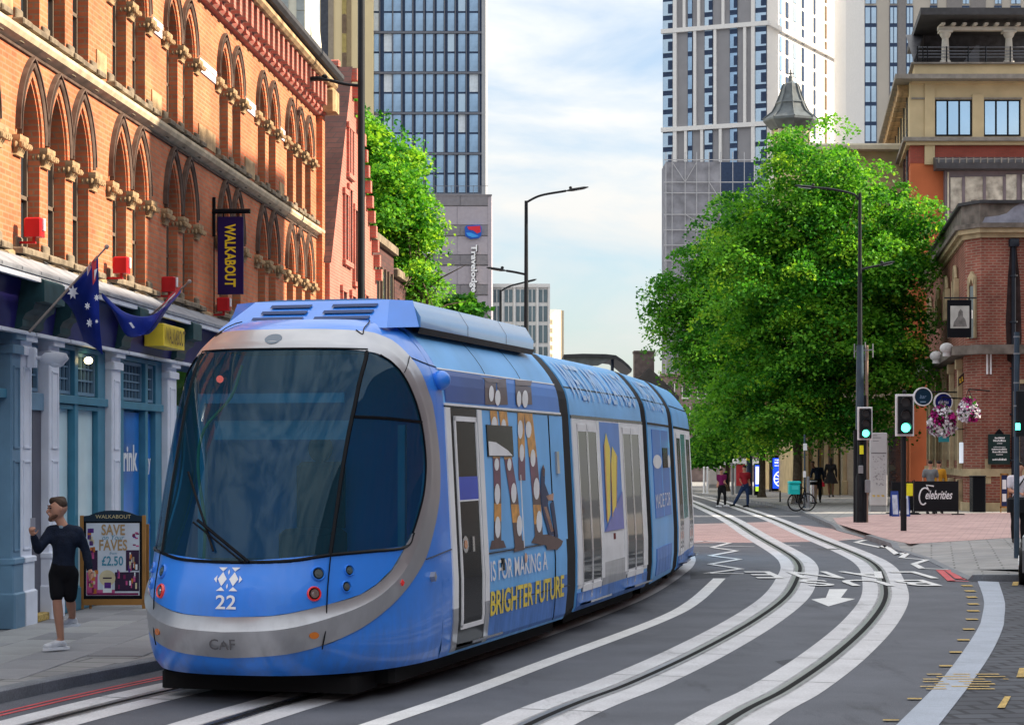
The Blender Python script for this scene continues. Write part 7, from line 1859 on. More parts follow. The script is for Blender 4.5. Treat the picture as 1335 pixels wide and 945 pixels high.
# silver bin
b = gp(1060.5,656,PZ); k=b.y/FPX; t = thing('litter_bin', 'round silver litter bin with a black top beside the man in black', 'bin', b)
mb=MB(); mb.lathe([(4.6*k,2*k),(4.6*k,24*k)],n=16); mb.build('drum', chrome, t, smooth=50); mb=MB(); mb.lathe([(4.9*k,24.2*k),(4.9*k,28*k),(4.2*k,31*k)],n=16); mb.lathe([(4.8*k,0),(4.8*k,2*k)],n=16); mb.build('lid', gblack, t, smooth=50)
mb=MB(); mb.lathe([(5.0*k,28.2*k),(5.0*k,29.6*k)],n=16); mb.build('rim', white, t, smooth=50)
# delivery bike with teal box
b = gp(1040,666,PZ); k=b.y/FPX; t = thing('delivery_bike', 'parked delivery bicycle with its dark frame beside the silver bin', 'bicycle', b)
for x in (-2,12):
    mb=MB(); n=20; P=[(x*k+.33*math.cos(2*math.pi*i/n)*.6,.33*math.sin(2*math.pi*i/n)*.8,.34+.33*math.sin(2*math.pi*i/n+math.pi/2)) for i in range(n+1)]
    mb.tube([(x*k+.33*math.cos(2*math.pi*i/n),.1*math.cos(2*math.pi*i/n),.34+.33*math.sin(2*math.pi*i/n)) for i in range(n+1)],.03,6); w_=mb.build('wheel', black, t, smooth=60)
    mb=MB()
    for i in range(8): a=math.pi*i/8; mb.tube([(x*k+.3*math.cos(a),0,.34+.3*math.sin(a)),(x*k-.3*math.cos(a),0,.34-.3*math.sin(a))],.006,4)
    mb.build('spokes', greym, w_)
mb=MB(); A_=(-2*k,0,.34); B_=(12*k,0,.34); C_=(4*k,0,.32); D_=(2.0*k,0,.85); E_=(9.5*k,0,.88)
for p,q_ in ((A_,C_),(A_,D_),(C_,D_),(C_,E_),(D_,E_),(E_,B_)): mb.tube([p,q_],.022,6)
mb.tube([E_,(9.2*k,0,1.05),(9.2*k,-.25,1.05)],.015,5); mb.tube([E_,(9.2*k,0,1.05),(9.2*k,.25,1.05)],.015,5); mb.build('frame', gblack, t, smooth=50)
mb=MB(); mb.ball((2*k,0,.92),(.14,.07,.04),8,6); mb.build('saddle', black, t)
mb=MB(); mb.tube([(-1*k,0,.35),(-5*k,.1,.8),(3*k,0,.8)],.018,5); mb.build('carrier', gblack, t)
t2 = thing('delivery_box', 'turquoise delivery box on the back of the parked bicycle', 'box', b+Vector((0,0,0)))
teal = mat('delivery_teal', (0.01,0.42,0.42), rough=.5, var=.1)
mb=MB(); mb.bbox(-12*k,1.8*k,-.25,.25,22*k,36*k,.02); mb.build('box', teal, t2); mb=MB(); mb.bbox(-12.4*k,3.2*k,-.28,.28,36.1*k,39*k,.03); mb.build('lid', teal, t2); mb=MB(); mb.bbox(-9*k,0*k,-.256,-.25,28*k,33*k,.002); mb.build('label_print', mat('teal_light',(0.05,0.55,0.55),var=0), t2)
# cafe barrier with script lettering
scr = mat('banner_black', (0.008,0.009,0.012), rough=.6, var=.1)
def barrier(label, x0, x1, y0, y1, Z, text=None):
    a=at(x0,y1,Z); a.z=PZ; t=thing('cafe_barrier', label, 'barrier', a); k=Z/FPX; W=(x1-x0)*k; H=EYE-PZ-(y0-HY)*k
    mb=MB(); mb.bbox(0,W,-.02,.02,.12,H,.005); bn_=mb.build('banner', scr, t)
    for x in (0,W): mb=MB(); mb.tube([(x,.02,0),(x,.02,H+.04)],.025,8); mb.bbox(x-.2,x+.2,-.18,.18,0,.04,.01); mb.build('upright', colm, t)
    if text:
        mb=MB(); add_text(mb,text,W*.56,-.025,.12+(H-.12)*.55,w=W*.62,h=H*.26,bold=.015,shear=.35); mb.build('lettering', white, bn_)
        mb=MB(); c0=(W*.26,.12+(H-.12)*.5); P=[Vector((c0[0]+math.cos(a)*.17-.02*a, -.03, c0[1]+math.sin(a)*.30)) for a in np.linspace(.6,5.4,14)]; mb.tube([Vector((c0[0]+.28,-.03,c0[1]+.36)),Vector((c0[0]+.02,-.03,c0[1]+.40))]+P,.028,5); mb.build('script_capital', white, bn_)
    return t
Zb=Zp-4.5
barrier('black cafe barrier banner with white script lettering', 1192, 1249, 627, 660, Zb, 'elebrities')
barrier('side banner of the cafe barrier by the kerbside door', 1163, 1190, 628, 656, Zb+1.5)
# small A boards / menu frames left of barrier
for x,lab in ((1166,'blue and white A-board nearest the grey totem'),(1180,'blue and white A-board just behind the taller traffic light')):
    b=at(x,660,Zb-2); b.z=PZ; k=b.y/FPX; t=thing('a_board', lab, 'sign board', b); mb=MB(); mb.add([(-5*k,-.25,0),(5*k,-.25,0),(5*k,0,33*k),(-5*k,0,33*k),(-5*k,.25,0),(5*k,.25,0)],[(0,1,2,3),(4,3,2,5)]); mb.build('board', mat('board_blue',(0.03,0.06,0.25),var=.2), t)
    mb=MB(); mb.add([(-3.4*k,-.235+.0,3*k),(3.4*k,-.235,3*k),(3.4*k,-.045,28*k),(-3.4*k,-.045,28*k)],[(0,1,2,3)]); mb.build('poster', mat('poster_pale_blue',(0.45,0.5,0.62),var=.3,vs=5), t)
# tall dark bin / door leaf by the pub corner
b=at(1274,668,Zp-.8); b.z=PZ; k=b.y/FPX; t=thing('tall_planter', 'tall black box standing against the pub corner', 'planter', b); mb=MB(); mb.bbox(-8*k,9*k,-.3,.3,0,46*k,.03); mb.build('box', gblack, t); mb=MB(); mb.bbox(-8.4*k,9.4*k,-.33,.33,46*k,47.5*k,.01); mb.build('rim', colm, t)
# round projecting signs
for x,y,lab,w_ in ((1203,517,'round dark sign with a pale rim, left one above the pub entrance',0),(1229.5,524,'round blue sign with white script and rim, right one above the pub entrance',1)):
    c=at(x,y,Zp+2); t=thing('round_sign', lab, 'sign', c); k=(Zp+2)/FPX; r=12.3*k
    mb=MB(); mb.tube([(0,-.06,0),(0,.06,0)],r*.9,24); mb.build('disc', mat('sign_blue_deep',(0.006,0.01,0.12) ,rough=.4,var=.2) if w_ else mat('sign_teal_deep',(0.006,0.03,0.06),rough=.4,var=.2), t, smooth=40)
    mb=MB(); mb.strip(None,[[(rr_*math.cos(2*math.pi*i/28),y_,rr_*math.sin(2*math.pi*i/28)) for rr_,y_ in ((r*.88,-.08),(r,-.08),(r,.08),(r*.88,.08))] for i in range(29)]); mb.build('rim', white, t, smooth=30)
    mb=MB(); add_text(mb,'elebrities' if w_ else 'bar',.0,-.065,0,w=r*(1.1 if w_ else .7),h=r*.4,shear=.3); mb.box(-r*.3,r*.3,-.068,-.06,-r*.62,-r*.5); mb.build('lettering', white if w_ else mat('sign_soft_blue',(0.2,0.3,0.45),var=0), t)
    mb=MB(); mb.tube([(0,0,r*.4),(1.2,.5,r*.4)] if w_ else [(0,0,r*.5),(2.1,.6,r*.5)],.03,5); mb.build('bracket', colm, t)
c=at(1230.5,568,Zp+1); t=thing('hanging_sign','small teal square sign hanging under the flower baskets','sign',c); k=(Zp+1)/FPX
mb=MB(); mb.bbox(-7*k,7*k,-.03,.03,-8*k,8*k,.01); mb.build('panel', mat('sign_teal',(0.04,0.30,0.36),rough=.4,var=.1), t); mb=MB(); mb.prism([(-2*k,-3*k),(3*k,-3*k),(3*k,2*k),(1*k,4*k)],-.04,-.03); mb.build('bird_mark', white, t); mb=MB(); mb.tube([(0,0,8*k),(1.3,.3,9*k)],.02,5); mb.build('bracket', colm, t)
c=at(1247.5,590,Zp+1); t=thing('wall_lamp','narrow white lit box on the pub wall beside the entrance','lamp',c+Vector((.3,.6,0))); mb=MB(); mb.bbox(-.07,.07,-.07,.07,-.40,.40,.02); mb.build('lamp_box', mat('lit_box',(0.6,0.65,0.7),var=0,emit=(.7,.8,.9),es=.25), t)
# hanging pub picture sign on an arm
c=at(1251,415,Zp-.3); t=thing('pub_sign','square black pub sign with a faint grey picture hung from an iron arm','sign',c); k=Zp/FPX
mb=MB(); mb.bbox(-16*k,15*k,-.07,.07,-25*k,24*k,.02); bo_=mb.build('board', gblack, t)
mb=MB(); mb.box(-12.5*k,12*k,-.085,-.07,-13*k,16*k); mb.build('picture', mat('faded_picture',(0.42,0.42,0.40),rough=.6,var=.18,vs=3), bo_)
mb=MB(); pg=mat('picture_grey',(0.16,0.155,0.15),var=.4,vs=6); mb.prism([(-9*k,-11*k),(9*k,-11*k),(7*k,-2*k),(4*k,2*k),(3.5*k,9*k),(.5*k,12*k),(-2*k,8*k),(-3*k,2*k),(-8*k,-5*k)],-.09,-.085); mb.build('picture_print', pg, bo_)
mb=MB(); mb.tube([(-20*k,0,26.5*k),(22*k,0,26.5*k)],.035,6); 
for x in (-12,12): mb.tube([(x*k,0,24*k),(x*k,0,26.5*k)],.02,5)
mb.build('iron_arm', colm, t)
# gold sign lettering board
c=at(1257,492,Zp+1.5); t=thing('gold_lettering','small gold lettering on the dark fascia above the pub flowers','sign',c); k=Zp/FPX
mb=MB(); mb.prism([(-8*k,-12*k),(9*k,2*k),(9*k,15*k),(-8*k,0)],-.05,0); mb.build('board', mat('fascia_brown',(0.06,0.035,0.03),var=.3), t)
mb=MB()
for i in range(5): x=-6.5+i*2.9; z=(x+8)*.8-9; mb.prism([(x*k,z*k),((x+.9)*k,(z+.6)*k),((x+.9)*k,(z+6.5)*k),(x*k,(z+6)*k)],-.08,-.05); mb.prism([((x+.9)*k,(z+.6)*k),((x+2.1)*k,(z+1.4)*k),((x+2.1)*k,(z+2.6)*k),((x+.9)*k,(z+2)*k)],-.08,-.05)
mb.build('lettering', ftm, t)
# chalk board on the pub front
a=at(1288.5,605,Zp-.12); t=thing('chalk_board','dark green chalk board with white writing on the pub brick front','board',a); k=Zp/FPX
mb=MB(); mb.bbox(0,28*k,-.05,.06,0,39*k,.01); bo_=mb.build('board', mat('board_green_black',(0.012,0.03,0.03),rough=.6,var=.2), t); mb=MB(); mb.prism([(8*k,39*k),(20*k,39*k),(17*k,43*k),(14*k,46*k),(11*k,43*k)],-.04,.05); mb.build('crest', gblack, bo_)
mb=MB(); rr=random.Random(12)
for z,hh,m0,m1 in ((33,2.6,8,20),(29.5,2.6,6,22),(26.5,1.2,11,17),(22,.9,6,22),(18.5,2.2,4,24),(15,2.2,5,24),(12,1.2,10,18),(5,2.6,5,22)):
    x=m0
    while x<m1: w_=rr.uniform(.8,1.9); mb.box(x*k,(x+w_)*k,-.056,-.05,z*k,(z+hh*rr.uniform(.6,1))*k); x+=w_+.45
mb.build('chalk_writing', white, bo_, kind='stuff')
# wooden A board by the pub door
b=at(1308,669,Zp-1.5); b.z=PZ; t=thing('a_board','wooden framed A-board leaning by the pub door','sign board',b); mb=MB()
for x0,x1,z0,z1 in ((-4,-2.8,0,50),(5,6.2,0,50),(-4,6.2,48,50),(-4,6.2,6,8)): mb.box(x0*k,x1*k,-.05,0,z0*k,z1*k)
mb.build('frame', mat('oak',(0.35,0.17,0.05),rough=.6,var=.2), t); mb=MB(); mb.box(-2.8*k,5*k,-.03,0,8*k,48*k); mb.build('panel', mat('board_navy',(0.02,0.03,0.10),var=.2), t); mb=MB(); mb.box(-1.5*k,3.5*k,-.04,-.03,30*k,42*k); mb.box(-1.5*k,3.5*k,-.04,-.03,14*k,24*k); mb.build('poster', white, t)
# flowers
fm=[mat('petal_white',(0.75,0.72,0.78),var=.05),mat('petal_magenta',(0.45,0.02,0.22),var=.2),mat('petal_purple',(0.16,0.01,0.10),var=.2),LEAF[0]]
def basket(label, x, y, rx_, ry_, seed, n=900):
    Z=Zp-.6+ (1.6 if x<1240 else 0); c=at(x,y,Z); k=Z/FPX; t=thing('flower_basket', label, 'flower basket', c, 0, 'hanging flower baskets on the pub'); rng=random.Random(seed)
    mb=MB()
    for i in range(n):
        while True:
            p=Vector((rng.uniform(-1,1),rng.uniform(-1,1),rng.uniform(-1,1)))
            if p.length<1: break
        q=Vector((p.x*rx_*k,p.y*.45,p.z*ry_*k-abs(p.x)*ry_*k*.25)); s_=rng.uniform(.04,.085); a=Vector((rng.gauss(0,1),rng.gauss(0,.6)-.8,rng.gauss(0,1))).normalized(); u=a.cross(Vector((0,0,1))).normalized()*s_; w=a.cross(u).normalized()*s_
        pc=pnoise(Vector((q.x*2.2+seed,q.y*2,q.z*2.2)))
        mi=0 if pc>.05 and rng.random()<.75 else (1 if rng.random()<.4 else (2 if rng.random()<.6 else 3)); mb.add([q+u,q+w,q-u,q-w],[(0,1,2,3)],mi)
    mb.build('flowers', fm, t, fix=False, kind='stuff')
    mb=MB(); mb.lathe([(.08,-ry_*k*.7),(.28,-ry_*k*.45),(.34,-ry_*k*.1)],n=12); mb.tube([(.3,0,-.1),(0,0,ry_*k+.25)],.012,4); mb.tube([(-.3,0,-.1),(0,0,ry_*k+.25)],.012,4); mb.tube([(0,0,ry_*k+.25),(.9,.5,ry_*k+.2)],.025,5); mb.build('basket', colm, t)
basket('white and magenta flower basket by the pub corner, upper right one', 1263, 533, 15, 17, 3)
basket('white and purple flower basket under the round signs', 1228, 548, 20, 22, 5, 1200)

# wooden A board in front of the left shopfront
Zs_=gp(148,793,PZ).y; k=Zs_/FPX; ab=at(148,793,Zs_); ab.z=PZ
t=thing('a_board','wooden framed A-board with a SAVE FAVES drinks poster on the left pavement','sign board',ab,R(3))
oak=MATS['oak']; X0,X1=-43*k,42*k; H=128*k
mb=MB(); 
for x0,x1,z0,z1 in ((X0,X0+.05,0,H-.07),(X1-.05,X1,0,H-.07),(X0,X1,.05,.13)): mb.bbox(x0,x1,-.04,.02,z0,z1,.006)
mb.build('frame', oak, t)
mb=MB(); hd_=[(X0+.02,H-.15),(X1-.02,H-.15),(X1-.02,H-.08),(X1-.12,H-.07),(X1-.22,H-.03),(.12,H-.005),(0,H),(-.12,H-.005),(X0+.22,H-.03),(X0+.12,H-.07),(X0+.02,H-.08)]; mb.prism(hd_,-.03,.02); hb_=mb.build('header', mat('header_navy',(0.015,0.03,0.05),rough=.4,var=.1), t)
mb=MB(); add_text(mb,'WALKABOUT',0,-.034,H-.085,w=.48,h=.05); mb.build('lettering', mat('gold_pale',(0.6,0.48,0.25),var=0), hb_)
mb=MB(); mb.box(X0+.05,X1-.05,-.02,0,.13,H-.15); pl_=mb.build('panel', gblack, t)
mb=MB(); mb.box(X0+.085,X1-.085,-.026,-.02,.18,H-.175); mb.build('poster', mat('poster_grey_white',(0.60,0.63,0.70),rough=.3,var=.1,vs=4), pl_)
tan_=mat('poster_tan',(0.42,0.27,0.13),var=.05); blu_=mat('poster_teal',(0.05,0.25,0.36),var=.05)
ph=H-.43
mb=MB(); add_text(mb,'SAVE',0,-.033,H-.265,w=.32,h=.15,bold=.02); add_text(mb,'FAVES',0,-.033,H-.475,w=.38,h=.15,bold=.02); mb.build('lettering', tan_, pl_)
mb=MB(); add_text(mb,'on Your',0,-.031,H-.37,w=.30,h=.07,shear=.3); add_text(mb,'£2.50',-.01,-.033,H-.69,w=.29,h=.13,bold=.015); add_text(mb,'from',.0,-.030,H-.585,w=.10,h=.035,shear=.3); mb.build('lettering', blu_, pl_)
rr=random.Random(21)
pcs=[mat('print_plum',(0.20,0.02,0.09),var=.3),mat('print_orange',(0.55,0.18,0.04),var=.3),mat('print_dark',(0.04,0.02,0.05),var=.3),mat('print_pink',(0.50,0.08,0.22),var=.3),mat('print_cream',(0.65,0.55,0.35),var=.2),mat('print_purple',(0.10,0.03,0.20),var=.3),white]
mb=MB()
def rp(x0,x1,z0,z1,mi,y=-.028): mb.add([(x0,y,z0),(x1,y,z0),(x1,y,z1),(x0,y,z1)],[(0,1,2,3)],mi)
rp(X0+.09,X0+.24,.52,.80,2); rp(X1-.27,X1-.09,.52,.80,2); rp(X1-.42,X1-.09,.24,.50,2); rp(X0+.09,X0+.24,.2,.50,3)
for i in range(16): x=rr.uniform(X0+.1,X0+.2); z=rr.uniform(.2,.78); rp(x,x+rr.uniform(.02,.05),z,z+rr.uniform(.04,.1),rr.choice([0,1,3,4]),-.0295)
for i in range(30): x=rr.uniform(X1-.40,X1-.13); z=rr.uniform(.26,.72); (rp(x,x+rr.uniform(.015,.03),z,z+rr.uniform(.05,.1),rr.choice([0,1,5,6,4,3]),-.0297) if x>X1-.26 or z<.45 else None)
rp(X0+.24,X1-.42,.19,.26,3); rp(X0+.1,X1-.1,.185,.215,0,-.029)
n=20; mb.add([(-.08+.11*math.cos(2*math.pi*i/n),-.0305,.42+.11*math.sin(2*math.pi*i/n)) for i in range(n)],[tuple(range(n))],4)
mb.add([(-.14,-.0312,.41),(-.02,-.0312,.41),(-.02,-.0312,.43),(-.14,-.0312,.43)],[(0,1,2,3)],2)
rp(-.14,-.02,.22,.38,6,-.03); rp(-.12,-.03,.28,.36,5,-.031)
for i in range(10): x=rr.uniform(X0+.1,X0+.16); z=H-.3-rr.uniform(0,.35); rp(x,x+.05,z,z+.06,rr.choice([3,4,1,5]))
for i in range(8): x=rr.uniform(X1-.19,X1-.13); z=H-.3-rr.uniform(0,.2); rp(x,x+.04,z,z+.02,rr.choice([3,0,5]))
mb.build('poster_print', pcs, pl_, fix=False, kind='stuff')
mb=MB(); mb.tube([(X0+.14,0,0),(X0+.14,.1,.5)],.02,5); mb.box(X0,X0+.05,.3,.36,0,H-.2); mb.box(X1-.05,X1,.3,.36,0,H-.2); mb.build('rear_leg', oak, t)

# grey car, only its corner in view at the right edge
cg=mat('car_grey_paint',(0.13,0.135,0.145),rough=.3,var=.05,coat=.8,metal=.3)
cb0=gp(1331,768,0); t=thing('parked_car','grey parked car just entering at the right edge of the picture','car',(cb0.x+1.02,cb0.y+.2,0), -math.atan2(cb0.x+.3, cb0.y))
prof=[(0,.25),(0,.62),(.12,.85),(1.0,1.0),(1.7,1.42),(3.1,1.45),(3.9,1.05),(4.2,.95),(4.25,.3)]
mb=MB(); rows=[]
for x,s_ in ((-.92,.0),(-.90,.05),(-.70,.0),(.70,.0),(.90,.05),(.92,0)):
    rows.append([Vector((x*(1 if z<.95 else .86),y,z)) for y,z in prof])
mb.strip(None, rows); 
for r0 in (rows[0],rows[-1]): mb.add(r0,[tuple(range(len(r0)))])
mb.strip(None,[[Vector((x,0,.25)),Vector((x,4.25,.3))] for x in (-.92,.92)]); mb.build('body', cg, t, smooth=25)
for x in (-.88,.88):
    for y in (.85,3.4):
        mb=MB(); mb.tube([(x-.1,y,.32),(x+.1,y,.32)],.32,20); w_=mb.build('wheel', black, t, smooth=40); mb=MB(); mb.tube([(x-.11,y,.32),(x+.11,y,.32)],.19,14); mb.build('rim', chrome, w_, smooth=40)
for x0,x1,y0,z0,y1,z1 in ((-.7,.7,1.0,1.02,1.66,1.40),): mb=MB(); mb.add([(x0,y0-.02,z0+.02),(x1,y0-.02,z0+.02),(x1*.92,y1,z1+.02),(x0*.92,y1,z1+.02)],[(0,1,2,3)]); mb.build('windscreen', wglass, t)
for x in (-.82,.82): mb=MB(); mb.add([(x,1.2,1.05),(x,3.6,1.10),(x*.98,3.05,1.40),(x*.98,1.75,1.38)],[(0,1,2,3)]); mb.build('side_window', wglass, t)
for x in (-.7,.7): mb=MB(); mb.ball((x,.03,.68),(.17,.06,.09),10,6); mb.build('headlight', lens, t, smooth=60)
mb=MB(); mb.bbox(-.26,.26,-.03,0,.40,.51,.004); mb.build('number_plate', white, t); mb=MB(); mb.bbox(-.5,.5,-.02,.01,.55,.70,.01); mb.build('grille', gblack, t)

# ================================================================== PEOPLE
def blend(name, mb, m, parent, vox, smooth=3):
    """fuse overlapping rounded shapes into one continuous surface"""
    me = mb.mesh(name+'_raw', m); o = bpy.data.objects.new(name, me); COL.objects.link(o)
    r = o.modifiers.new('r','REMESH'); r.mode = 'VOXEL'; r.voxel_size = vox; r.use_smooth_shade = True
    s_ = o.modifiers.new('s','SMOOTH'); s_.factor = .5; s_.iterations = smooth
    dg = bpy.context.evaluated_depsgraph_get(); out = bpy.data.meshes.new_from_object(o.evaluated_get(dg)); out.name = name
    bpy.data.objects.remove(o); bpy.data.meshes.remove(me)
    if not out.materials: out.materials.append(m)
    return ob(name, out, parent)
def cap(mb, pts, rad, flat=1.0, n=10):
    pts = [Vector(p) for p in pts]; mb.tube(pts, rad, n, flat=flat)
    for p, r in ((pts[0],rad[0]),(pts[-1],rad[-1])): mb.ball(p, (r*.98,)*3, n, 6)
    for p, r in zip(pts[1:-1], rad[1:-1]): mb.ball(p, (r*.99,)*3, n, 6)
skin = mat('skin', (0.48,0.25,0.17), rough=.55, var=.08, vs=9)
skin2 = mat('skin_brown', (0.22,0.11,0.07), rough=.55, var=.08, vs=9)
def person(label, base, J, S=1.0, yaw=0.0, face=0.0, top=None, sleeve='long', bottom=None, legs='long', shoes=None, hairm=None, hair='short', skinm=None, vox=.028, hands=False, group=None, beard=None, collar=None, hem=None, hs=1.0):
    """J: joints in metres for a 1.78 m body (x to the right of the picture, y away, z up)"""
    sk = skinm or skin
    t = thing('person', label, 'person', base, yaw, group); V_ = lambda p: Vector(p)*S
    D = dict(head=(0,0,1.66), neck=(0,.01,1.50), chest=(0,.01,1.32), waist=(0,.0,1.10), pelvis=(0,.0,.96),
             shL=(-.19,.01,1.43), elL=(-.25,.02,1.14), haL=(-.25,-.06,.90), shR=(.19,.01,1.43), elR=(.25,.02,1.14), haR=(.25,-.06,.90),
             hiL=(-.09,0,.92), knL=(-.10,-.02,.50), anL=(-.10,.02,.09), hiR=(.09,0,.92), knR=(.10,-.02,.50), anR=(.10,.02,.09), footL=0.0, footR=0.0)
    D.update(J); P = {k: (V_(v) if isinstance(v, tuple) else v) for k, v in D.items()}
    def limb(mb, a, b, c, r0, r1, r2, cut=1.0):
        A, B, C = P[a], P[b], P[c]; m1 = A.lerp(B,.5)
        cap(mb, [A, m1, B], [r0*S, (r0*.95+r1*.05)*S, r1*S]); 
        if cut > 0: m2 = B.lerp(C,.35); cap(mb, [B, m2, B.lerp(C,cut)], [r1*S, (r1*1.06)*S, (r1+(r2-r1)*cut)*S])
    fd = Vector((math.sin(face), -math.cos(face), 0)); fs = Vector((math.cos(face), math.sin(face), 0))
    H = P['head']
    mb = MB()
    # torso, neck, limbs
    cap(mb, [P['pelvis'], P['waist'], P['chest']], [.115*S,.10*S,.112*S]); cap(mb, [P['chest']+Vector((-.075,0,.04))*S, P['chest']+Vector((.075,0,.04))*S], [.085*S,.085*S])
    cap(mb, [P['shL'], P['neck']-Vector((0,0,.06))*S, P['shR']], [.048*S,.062*S,.048*S]); cap(mb, [P['neck']-Vector((0,0,.06))*S, H-Vector((0,0,.07))*S], [.062*S,.054*S])
    for s_ in 'LR':
        limb(mb,'sh'+s_,'el'+s_,'ha'+s_,.048,.040,.027); limb(mb,'hi'+s_,'kn'+s_,'an'+s_,.078,.056,.038)
        a_ = P['an'+s_]; ft = P['foot'+s_]; d = Vector((math.sin(ft),-math.cos(ft),0)); cap(mb,[a_, a_+d*.10*S-Vector((0,0,.045))*S, a_+d*.19*S-Vector((0,0,.055))*S],[.036*S,.034*S,.026*S])
        h_ = P['ha'+s_]; e_ = P['el'+s_]; dh = (h_-e_).normalized()
        if not hands: cap(mb,[h_, h_+dh*.05*S, h_+dh*.10*S],[.026*S,.036*S,.022*S],flat=.7)
    # head
    S0 = S; S = S*hs
    mb.ball(H,(.076*S,.092*S,.108*S),16,12); 
    for k in range(4): pass
    cap(mb,[H+fd*.02*S-Vector((0,0,.06))*S, H+fd*.055*S-Vector((0,0,.088))*S],[.055*S,.036*S]); mb.ball(H-fd*.02*S+Vector((0,0,.02))*S,(.080*S,.082*S,.088*S),14,10)
    cap(mb,[H+fd*.082*S+Vector((0,0,.012))*S, H+fd*.108*S-Vector((0,0,.026))*S],[.010*S,.015*S])
    for sg in (-1,1): mb.ball(H+fs*.079*S*sg-fd*.005*S,(.014*S,.018*S,.030*S),8,6)
    cap(mb,[H+fd*.088*S-fs*.02*S-Vector((0,0,.052))*S, H+fd*.088*S+fs*.02*S-Vector((0,0,.052))*S],[.010*S,.010*S])
    cap(mb,[H+fd*.080*S-fs*.035*S+Vector((0,0,.03))*S, H+fd*.080*S+fs*.035*S+Vector((0,0,.03))*S],[.012*S,.012*S])
    S = S0
    if hands:
        for s_, curl, pd in hands:
            h_ = P['ha'+s_]; e_ = P['el'+s_]; dh = (h_-e_).normalized(); pd = Vector(pd).normalized(); sd = dh.cross(pd).normalized()
            cap(mb,[h_, h_+dh*.045*S, h_+dh*.08*S],[.024*S,.036*S,.034*S],flat=.75)
            for i,(o,L) in enumerate(((-.030,.062),(-.010,.072),(.010,.068),(.029,.055))):
                b0 = h_+dh*.085*S+sd*o*S; a1 = curl; d1 = (dh*math.cos(a1)+pd*math.sin(a1)); a2 = curl*2.1; d2 = (dh*math.cos(a2)+pd*math.sin(a2)); cap(mb,[b0, b0+d1*L*.5*S, b0+d1*L*.5*S+d2*L*.5*S],[.0105*S,.0095*S,.008*S],n=7)
            b0 = h_+dh*.03*S-sd*.032*S; cap(mb,[b0, b0+(dh*.6-sd*.6+pd*.5).normalized()*.04*S, b0+(dh*.9-sd*.3+pd*.8).normalized()*.07*S],[.013*S,.011*S,.009*S],n=7)
    blend('body', mb, sk, t, vox*(.42 if hands else 1), 4 if hands else 2)
    # top
    if top:
        mb = MB(); cap(mb,[P['pelvis']+Vector((0,0,.0 if hem is None else hem))*S, P['waist'], P['chest']],[.145*S,.130*S,.142*S]); cap(mb,[P['chest']+Vector((-.085,0,.04))*S,P['chest']+Vector((.085,0,.04))*S],[.108*S,.108*S])
        cap(mb,[P['shL'],P['neck']-Vector((0,0,.075))*S,P['shR']],[.072*S,.078*S,.072*S])
        for s_ in 'LR': limb(mb,'sh'+s_,'el'+s_,'ha'+s_,.066,.054,.042,.93 if sleeve=='long' else 0) if sleeve=='long' else cap(mb,[P['sh'+s_],P['sh'+s_].lerp(P['el'+s_],.62)],[.068*S,.066*S])
        blend('jumper' if sleeve=='long' else 't_shirt', mb, top, t, vox*.8)
    if collar: mb=MB(); cap(mb,[P['neck']-Vector((0,.0,.055))*S+fd*.03*S, P['neck']-Vector((0,0,.10))*S+fd*.085*S],[.062*S,.035*S]); blend('collar', mb, collar, t, vox*.6)
    if bottom:
        mb = MB(); cap(mb,[P['pelvis']+Vector((0,0,.03))*S,P['pelvis']-Vector((0,0,.03))*S],[.148*S,.15*S])
        for s_ in 'LR':
            if legs=='long': limb(mb,'hi'+s_,'kn'+s_,'an'+s_,.100,.074,.058,.95)
            else: A_,B_=P['hi'+s_],P['kn'+s_]; cap(mb,[A_,A_.lerp(B_,.5),A_.lerp(B_,.92)],[.098*S,.088*S,.080*S])
        blend('trousers' if legs=='long' else 'shorts', mb, bottom, t, vox*.8)
    for s_ in 'LR':
        a_=P['an'+s_]; ft=P['foot'+s_]; d=Vector((math.sin(ft),-math.cos(ft),0)); mb=MB(); cap(mb,[a_-Vector((0,0,.02))*S,a_-d*.045*S-Vector((0,0,.05))*S],[.044*S,.038*S]); cap(mb,[a_+d*.03*S-Vector((0,0,.03))*S,a_+d*.12*S-Vector((0,0,.05))*S,a_+d*.21*S-Vector((0,0,.058))*S],[.046*S,.044*S,.034*S])
        sh=blend('shoe', mb, shoes or black, t, vox*.55)
        if hands: mb=MB(); sd=Vector((-d.y,d.x,0)); pts=[]; z0=a_.z-.105*S; mb.prism([( (a_-d*.085*S).x*0,0)]*0 or [(-.05,-.09),(.05,-.09),(.052,.06),(.048,.2),(.0,.25),(-.048,.2),(-.052,.06)],z0,z0+.03*S,axis='z'); mb.v=[tuple(Vector((a_.x,a_.y,0))+sd*v[0]*S+d*v[1]*S+Vector((0,0,v[2]))) for v in mb.v]; mb.build('sole', white, sh)
    # hair, eyes, beard
    hm = hairm or mat('hair_dark',(0.018,0.012,0.010),rough=.6,var=.3,vs=30)
    S = S*hs
    mb=MB(); mb.ball(H-fd*.018*S+Vector((0,0,.042))*S,(.083*S,.090*S,.076*S),14,10); cap(mb,[H+fd*.050*S+Vector((0,0,.082))*S,H-fd*.05*S+Vector((0,0,.085))*S],[.040*S,.045*S])
    if hair=='long': cap(mb,[H-fd*.05*S,H-fd*.07*S-Vector((0,0,.20))*S],[.085*S,.06*S])
    blend('hair', mb, hm, t, vox*.6)
